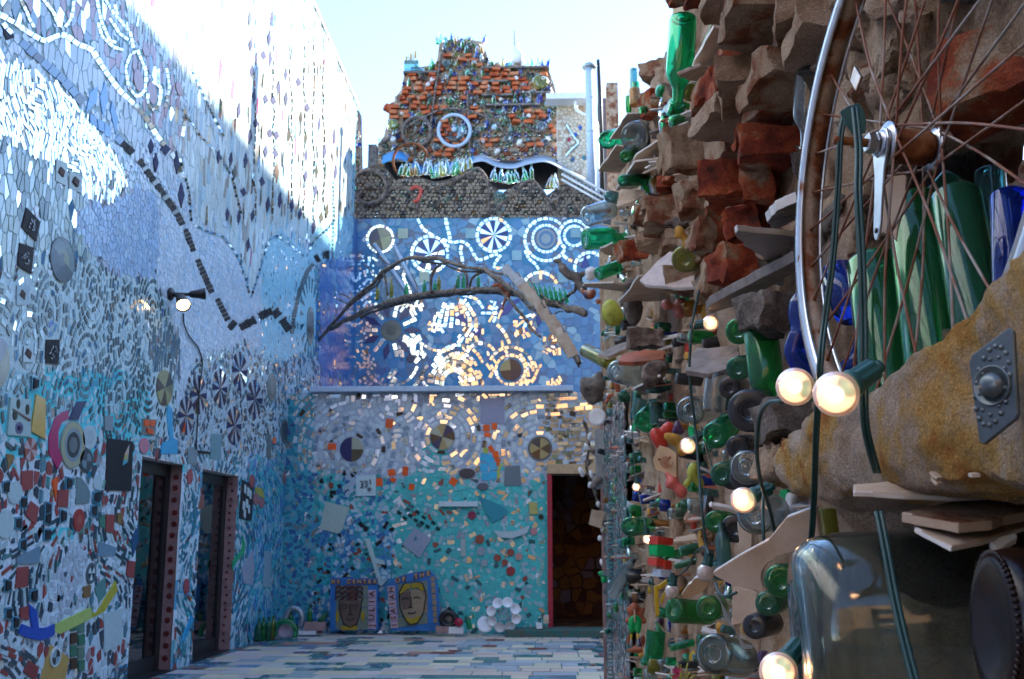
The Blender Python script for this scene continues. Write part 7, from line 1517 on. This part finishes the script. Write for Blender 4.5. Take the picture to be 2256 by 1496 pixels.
dblob('rusty_root', [(1352, 822, 5, 18, .3), (1358, 850, 8, 20, .4), (1344, 872, 12, 6, .4), (1335, 885, 10, 5, .5)], 6.4, M['pot'], 'twisted rust-orange root shape below the tumbler', 'sculpture', vox=.014, amp=.01)
dblob('white_pipe', [(1395, 680, 24, 42, 0), (1390, 625, 20, 14, 0)], 4.7, M['stone'], 'pale weathered round pillar stub behind the cream shelf tile', 'stone', vox=.015, amp=.01)
dblob('pink_petals', [(1468, 672, 14, 14, .2), (1500, 665, 14, 12, 0), (1496, 690, 16, 14, .4), (1520, 680, 12, 16, 0)], 3.5, plain('rose_glaze', (.45, .16, .13), rough=.3, var=.3), 'rose pink ceramic petals below the speckled shard', 'ceramic', vox=.008, amp=.004); busy(1495, 675, 34)
lathe('wooden_bowl', at(1450, 830, 4.1), (-.6, -.3, .5), [(0, .01), (.005, .07), (.05, .05), (.07, .02)], M['wood'], None); tag(bpy.data.objects['wooden_bowl'], 'small wood-grained bowl lodged beside the blue-green beaker', 'bowl'); busy(1450, 830, 30)
disc_thing('plate', 'round white plate beside the doorway jumble', 'plate', at(1316, 919, 8.2), (-.2, -1, .05), .070, M['white'], th=.01, cup=.008)
busy(1316, 919, 20)
# white crockery garland down the right of the doorway
gl = empty('crockery_garland', tuple(at(1300, 1040, 9.3)), 'garland of white china pieces and shells hanging beside the doorway', 'garland')
for k, (x, y, w, h, an) in enumerate(((1290, 938, 5, 16, .4), (1300, 962, 7, 12, -.3), (1293, 985, 6, 11, .6), (1306, 992, 6, 9, 0), (1288, 1003, 9, 5, .5), (1281, 1040, 6, 14, .4), (1296, 1020, 6, 12, -.5), (1303, 1045, 6, 12, .3), (1300, 1068, 6, 9, -.4), (1312, 1088, 5, 11, .2), (1308, 1062, 5, 6, 0), (1318, 1110, 5, 9, 0), (1324, 1130, 6, 8, .5), (1330, 1165, 6, 12, -.3), (1322, 1186, 7, 8, .3), (1331, 1210, 5, 10, 0), (1326, 1240, 5, 9, .2), (1332, 1275, 5, 12, .1), (1330, 1305, 4, 10, 0))):
    d = 9.3; blob('china_piece', [(at(x, y, d), (w * d / F, .03, h * d / F), (0, -an, 0))], M['white'] if k % 3 else M['stone'], gl, voxel=.012, amp=.008, seed=k)
tube('string', spline([at(x, y, 9.3) for x, y in ((1288, 930), (1298, 980), (1292, 1030), (1308, 1080), (1326, 1140), (1328, 1220), (1332, 1310))], 4), .012, M['wood'], gl, seg=6)
tag(slab('ribbed_metal_panel', [at(x, y, 9.1) for x, y in ((1310, 948), (1336, 946), (1338, 1075), (1314, 1078))], .03, (M['grey_plate'], M['grey_plate'])), 'grey ribbed metal panel upright right of the china garland', 'panel')
dblob('dark_rosette', [(1316, 1058, 14, 12, 0), (1308, 1072, 10, 8, 0)], 9.0, M['slate'], 'dark grey carved rosette below the ribbed panel', 'sculpture', vox=.02, amp=.02)
tag(slab('tile', [at(x, y, 9.2) for x, y in ((1297, 1155), (1304, 1122), (1332, 1128), (1326, 1165))], .02, (CT, CT)), 'tilted grey tile at the right edge of the doorway', 'tile')
dblob('green_leaf_tile', [(1325, 1263, 9, 6, 0), (1330, 1278, 7, 8, 0)], 9.1, M['vgreen'], 'green leaf-shaped ceramic at the right edge of the doorway', 'ceramic', vox=.012)

# ---- mosaic post at the far end
gm = Mosaic((.525, 6.7, 0), (0, 1, 0), (0, 0, 1), (-1, 0, 0), 2.75, 2.3)
grout_sheet('plaster', gm, .15, lambda x, y: (.38, .30, .30), GW)
gm.chain([(1347, 1060), (1347, 1500)], 9, 4, [(.03, .20, .20), (.02, .16, .18), (.03, .05, .08)], gap=.3)
gm.voronoi(lambda x, y: x > 1320, .06, lambda x, y: pick((4, (.30, .28, .30), 'c'), (3, (.05, .18, .18), 'c'), (2, MIR, 'm'), (2, (.10, .10, .12), 'c'), (.5, REDB, 'c')), gap=.016)
gm.build(GW, n_parts=200)
box('end_post', (.527, 9.3, -.02), (.92, 9.47, 4.0), M['mortar'], GW); box('end_post', (.50, 9.28, -.02), (.53, 9.34, 2.4), M['pink_paint'], GW)

# ---- bricks standing proud of the wall
k = 0; zz = 1.95
for row in range(34):
    zz = 1.75 + row * .082; y = 1.72 + (row % 2) * .11
    while y < 4.6:
        L = rnd.uniform(.17, .24); p = (0, y + L / 2, zz); ppx, ppy = project(np.array((xb(y) - .05, y + L / 2, zz)))
        ok = 1455 < ppx < 1775 and -80 < ppy < 640 and noise.noise(Vector((y * 1.6, zz * 1.6, 9))) > (-.3 if ppx > 1600 and ppy < 340 else .12) and not (ppx > 1560 and ppy > 560) and zz < zt(y) - .05 and (y < 3.45 or zz < 3.25)
        if ok and not is_busy(ppx, ppy, 14):
            pr = rnd.uniform(.06, .17); x0 = xb(y) - pr / 2 + .05
            rough_box('brick', (x0, y + L / 2, zz), (pr + .1, L * .92, rnd.uniform(.055, .068)), M['brick'] if rnd.random() < (.42 if ppy > 230 else .12) else (M['mortar'] if rnd.random() < .35 else M['brick2']), GW, rot=(rnd.uniform(-.08, .08), rnd.uniform(-.12, .12), rnd.uniform(-.25, .25)), amp=.010, sub=6, seed=k); k += 1
        y += L + .03
for x, y, d, w, h, dp, m, rz, lab in ((1600, 405, 2.55, 70, 50, .10, 'brick', -.5, None), (1680, 425, 2.3, 45, 42, .12, 'brick', -.4, None), (1650, 500, 2.35, 56, 34, .12, 'brick', -.5, None), (1605, 585, 2.35, 42, 48, .10, 'brick', .3, None), (1560, 612, 2.6, 20, 44, .06, 'brick2', .2, None), (1545, 520, 2.8, 30, 44, .08, 'brick2', .2, None),
        (1392, 552, 4.9, 40, 24, .10, 'brick', .2, None), (1435, 455, 4.2, 26, 20, .10, 'brick2', 0, None), (1690, 690, 1.9, 52, 50, .12, 'stone', .2, None), (1725, 930, 1.62, 55, 46, .14, 'stone', .1, None), (1735, 1010, 1.6, 50, 40, .14, 'brick2', .15, None), (1500, 330, 3.4, 50, 60, .10, 'brick2', .2, None), (2230, 150, 1.12, 80, 120, .16, 'brick', .6, None),
        (1445, 230, 4.8, 36, 30, .15, 'brick', .3, None), (1448, 160, 5.2, 44, 20, .15, 'brick2', -.5, None), (1425, 480, 4.4, 36, 18, .12, 'brick2', 0, None), (1420, 745, 4.2, 50, 24, .1, 'wood', 0, None), (1640, 1290, 1.9, 24, 16, .08, 'brick2', 0, None), (1520, 440, 2.9, 34, 46, .08, 'brick2', .1, None)):
    rough_box('brick' if 'brick' in m else 'stone', at(x, y, d), (2 * w * d / F * .8, dp, 2 * h * d / F * .85), M[m], GW, rot=(rnd.uniform(-.1, .1), rnd.uniform(-.15, .15), rz), amp=.011, sub=7, seed=k); k += 1; busy(x, y, w * .6)
for q in range(58):   # chunky relief of the mortar round the wheel
    px = rnd.uniform(1790, 2290); py = rnd.uniform(-60, 330) if q < 44 else rnd.uniform(340, 560)
    if q >= 44: px = rnd.uniform(1775, 1870)
    if in_poly(np.array([px]), np.array([py]), niche)[0]: continue
    d = wall_d(px, 0); z = at(px, py, d)[2]; a = rnd.uniform(.025, .07)
    rough_box('mortar_lump', (wx(d, z) + a * .12, d, z), (a * .7, a * rnd.uniform(.8, 1.7), a * rnd.uniform(.6, 1.3)), M[rnd.choice(['mortar', 'mortar', 'mortar', 'stone', 'brick2'])], GW, rot=(rnd.uniform(-.7, .7), rnd.uniform(-.5, .5), rnd.uniform(-.5, .5)), amp=.010, sub=7, seed=900 + q, rounding=.5)
# rust-red sherds and painted patches
for x, y, w, h, m in ((1570, 640, 10, 16, 'ochre'), (1552, 690, 12, 30, 'ochre'), (1530, 1190, 14, 45, 'ochre'), (1528, 935, 10, 14, 'ochre'), (1395, 1165, 7, 26, 'ochre'), (1590, 1385, 9, 16, 'ochre'), (1540, 1385, 5, 16, 'pot'), (1440, 1075, 5, 18, 'red'), (1405, 1440, 10, 12, 'ochre'), (1600, 905, 7, 9, 'ochre'), (1545, 1000, 8, 9, 'aqua'), (1617, 1300, 5, 10, 'ochre')):
    d = wall_d(x, .03); blob('pigment_patch', [((wx(d, 1.3 + (1190 - y) / F * d), d, at(x, y, d)[2]), (.018, w * d / F * 2.2, h * d / F), (0, 0, 0))], M[m], GW, voxel=.009, amp=.004, seed=x)

# ---- filler: what else is pressed into the mortar, each piece a part of the wall
def stubmesh(nm, seg=16):
    v, f = lathe_geo((0, 0, 0), (-1, 0, 0), [(-.10, .5), (-.10, 1.0), (.80, 1.0), (.95, .96), (1.0, .84), (.985, .5), (.975, .05)], seg); vi, fi = lathe_geo((0, 0, 0), (-1, 0, 0), [(-.05, .4), (-.05, .9), (.80, .9), (.90, .85), (.92, .4), (.91, .05)], seg); me = hollow(v, f, vi, fi); me.name = nm; me.materials.append(M['green']); return me
STUB = stubmesh('bottle_end')
vv, ff = lathe_geo((0, 0, 0), (0, 0, 1), [(t * 1, q * .17) for t, q in BOT], 14); FB = raw('bottle', vv, ff, [M['green']])
stones = []
for i in range(6):
    o = rough_box('stone', (0, 0, 0), (1, 1.2, .8), M['stone'], GW, sub=3, amp=.11, seed=40 + i, rounding=.7); stones.append(o.data); bpy.data.objects.remove(o)
SHL = []
for i in range(5):
    n_ = rnd.randint(4, 6); pts = [Vector((-rnd.uniform(.3, 1) if abs(j - n_ / 2) < 1.6 else .8, (j / (n_ - 1) - .5) * 2 * rnd.uniform(.8, 1.1), 0)) for j in range(n_)] + [Vector((.9, .8, 0)), Vector((.9, -.8, 0))]
    pts.sort(key=lambda p: math.atan2(p.y, p.x)); N = len(pts); v = pts + [p + Vector((0, 0, .16)) for p in pts]
    SHL.append(raw('slab', v, [tuple(range(N))[::-1], tuple(range(N, 2 * N))] + [(a, (a + 1) % N, (a + 1) % N + N, a + N) for a in range(N)], [M['cream_tile']], smooth=False))
cols = ['green'] * 3 + ['dgreen'] * 4 + ['bgreen'] * 2 + ['aqua'] * 3 + ['clear'] * 4 + ['dark'] * 4 + ['olive', 'amber', 'blue', 'pale_blue_metal']
hs = [M['cream_tile'], M['cream_tile'], M['slate'], M['brick2'], M['glaze_white'], M['pot'], M['white'], M['grey_plate']]
pts_ = []; tries = 0; placed = 0
while placed < 760 and tries < 22000:
    tries += 1; px = 1343 + (rnd.random() ** 1.35) * 440; py = rnd.uniform(-20, 1500)
    if px > 1560 and not (900 < py or py > 640 and px < 1660): continue
    if in_poly(np.array([px]), np.array([py]), niche)[0]: continue
    d = wall_d(px, .0); z = at(px, py, d)[2]
    if z > zt(d) - .14 or z < .03: continue
    s = rnd.choice([.013, .018, .022, .028, .034]) * (1.15 if d > 5 else 1); rp = s * F / d
    if is_busy(px, py, rp * .75): continue
    if any((a - d) ** 2 + (b - z) ** 2 < (s * 1.0 + c * .75) ** 2 for a, b, c in pts_): continue
    pts_.append((d, z, s)); placed += 1; x = wx(d, z); t = rnd.random(); up = py < 700
    loc = (x + .005, d, z)
    if t < (.20 if up else .30): shared('bottle_end', STUB, loc, GW, rot=(0, rnd.uniform(-.3, .3), rnd.uniform(-.4, .4)), scale=(rnd.uniform(.03, .10), s, s), mat=M[rnd.choice(cols)])
    elif t < .38: shared('bottle', FB, (x - s * .6, d, z - s * 1.5), GW, rot=(rnd.uniform(-1.2, 1.2), rnd.uniform(-.5, .5), 0), scale=(s * 4.2, s * 4.2, s * 3.6), mat=M[rnd.choice(cols)])
    elif t < (.74 if up else .66): shared('slab', rnd.choice(SHL), (x - s * .8, d, z), GW, rot=(rnd.uniform(-.4, .4), rnd.uniform(-.3, .3), rnd.uniform(-.5, .5)), scale=(s * 2.2, s * 1.6, s * 1.3), mat=rnd.choice(hs))
    elif t < .80 and not up: shared('disc_plate', STUB, loc, GW, rot=(0, 0, rnd.uniform(-.5, .5)), scale=(.02, s * 1.2, s * 1.2), mat=rnd.choice([M['white'], M['red'], M['yellow'], M['purple'], M['vgreen'], M['ochre']]))
    else: shared('stone', rnd.choice(stones), (x - s * .3, d, z), GW, rot=(rnd.random() * 6, rnd.random() * 6, rnd.random() * 6), scale=(s * 1.4,) * 3, mat=rnd.choice([M['stone'], M['stone'], M['brick'], M['brick2'], M['mortar'], M['ledge']]))
print('filler', placed)
# upright ribs of pale mortar and glass strips
for x, y0, y1 in ((1500, 760, 900), (1490, 1100, 1490), (1470, 640, 900), (1440, 1180, 1300)):
    d = wall_d(x, .02); a = at(x, y0, d); b = at(x, y1, d); a[0] = wx(d, a[2]) - .01; b[0] = wx(d, b[2]) - .01; a[1] = b[1] = d
    tube('mortar_rib', spline([a, (a + b) / 2 + np.array([-.015, .02, 0]), b], 8), [.03 + .01 * noise.noise(Vector((k, x, 0))) for k in range(17)], M['mortar'], GW, seg=9)
# the pink flower
pf_ = empty('flowering_plant', tuple(at(1500, 1500, 3.1)), 'small plant with bright pink flowers at the bottom edge of the wall', 'plant')
for k in range(9):
    a = rnd.uniform(-.9, .9); p0 = Vector(at(1505, 1530, 3.1)); p1 = p0 + Vector((math.sin(a) * .07, rnd.uniform(-.03, .03), .05 + rnd.random() * .04)); tube('stem', spline([p0, (p0 + p1) / 2 + Vector((0, 0, .012)), p1], 4), [.002] * 9, M['lime'], pf_, seg=5)
fm_ = plain('pink_petal', (.75, .04, .22), rough=.5)
for x, y in ((1486, 1478), (1492, 1486), (1488, 1492), (1496, 1476)):
    for k in range(5):
        a = k * 1.256; slab('petal', [at(x, y, 3.05), at(x + 5 * math.cos(a - .5), y + 5 * math.sin(a - .5), 3.04), at(x + 6.5 * math.cos(a), y + 6.5 * math.sin(a), 3.04), at(x + 5 * math.cos(a + .5), y + 5 * math.sin(a + .5), 3.04)], .001, (fm_, fm_), pf_)
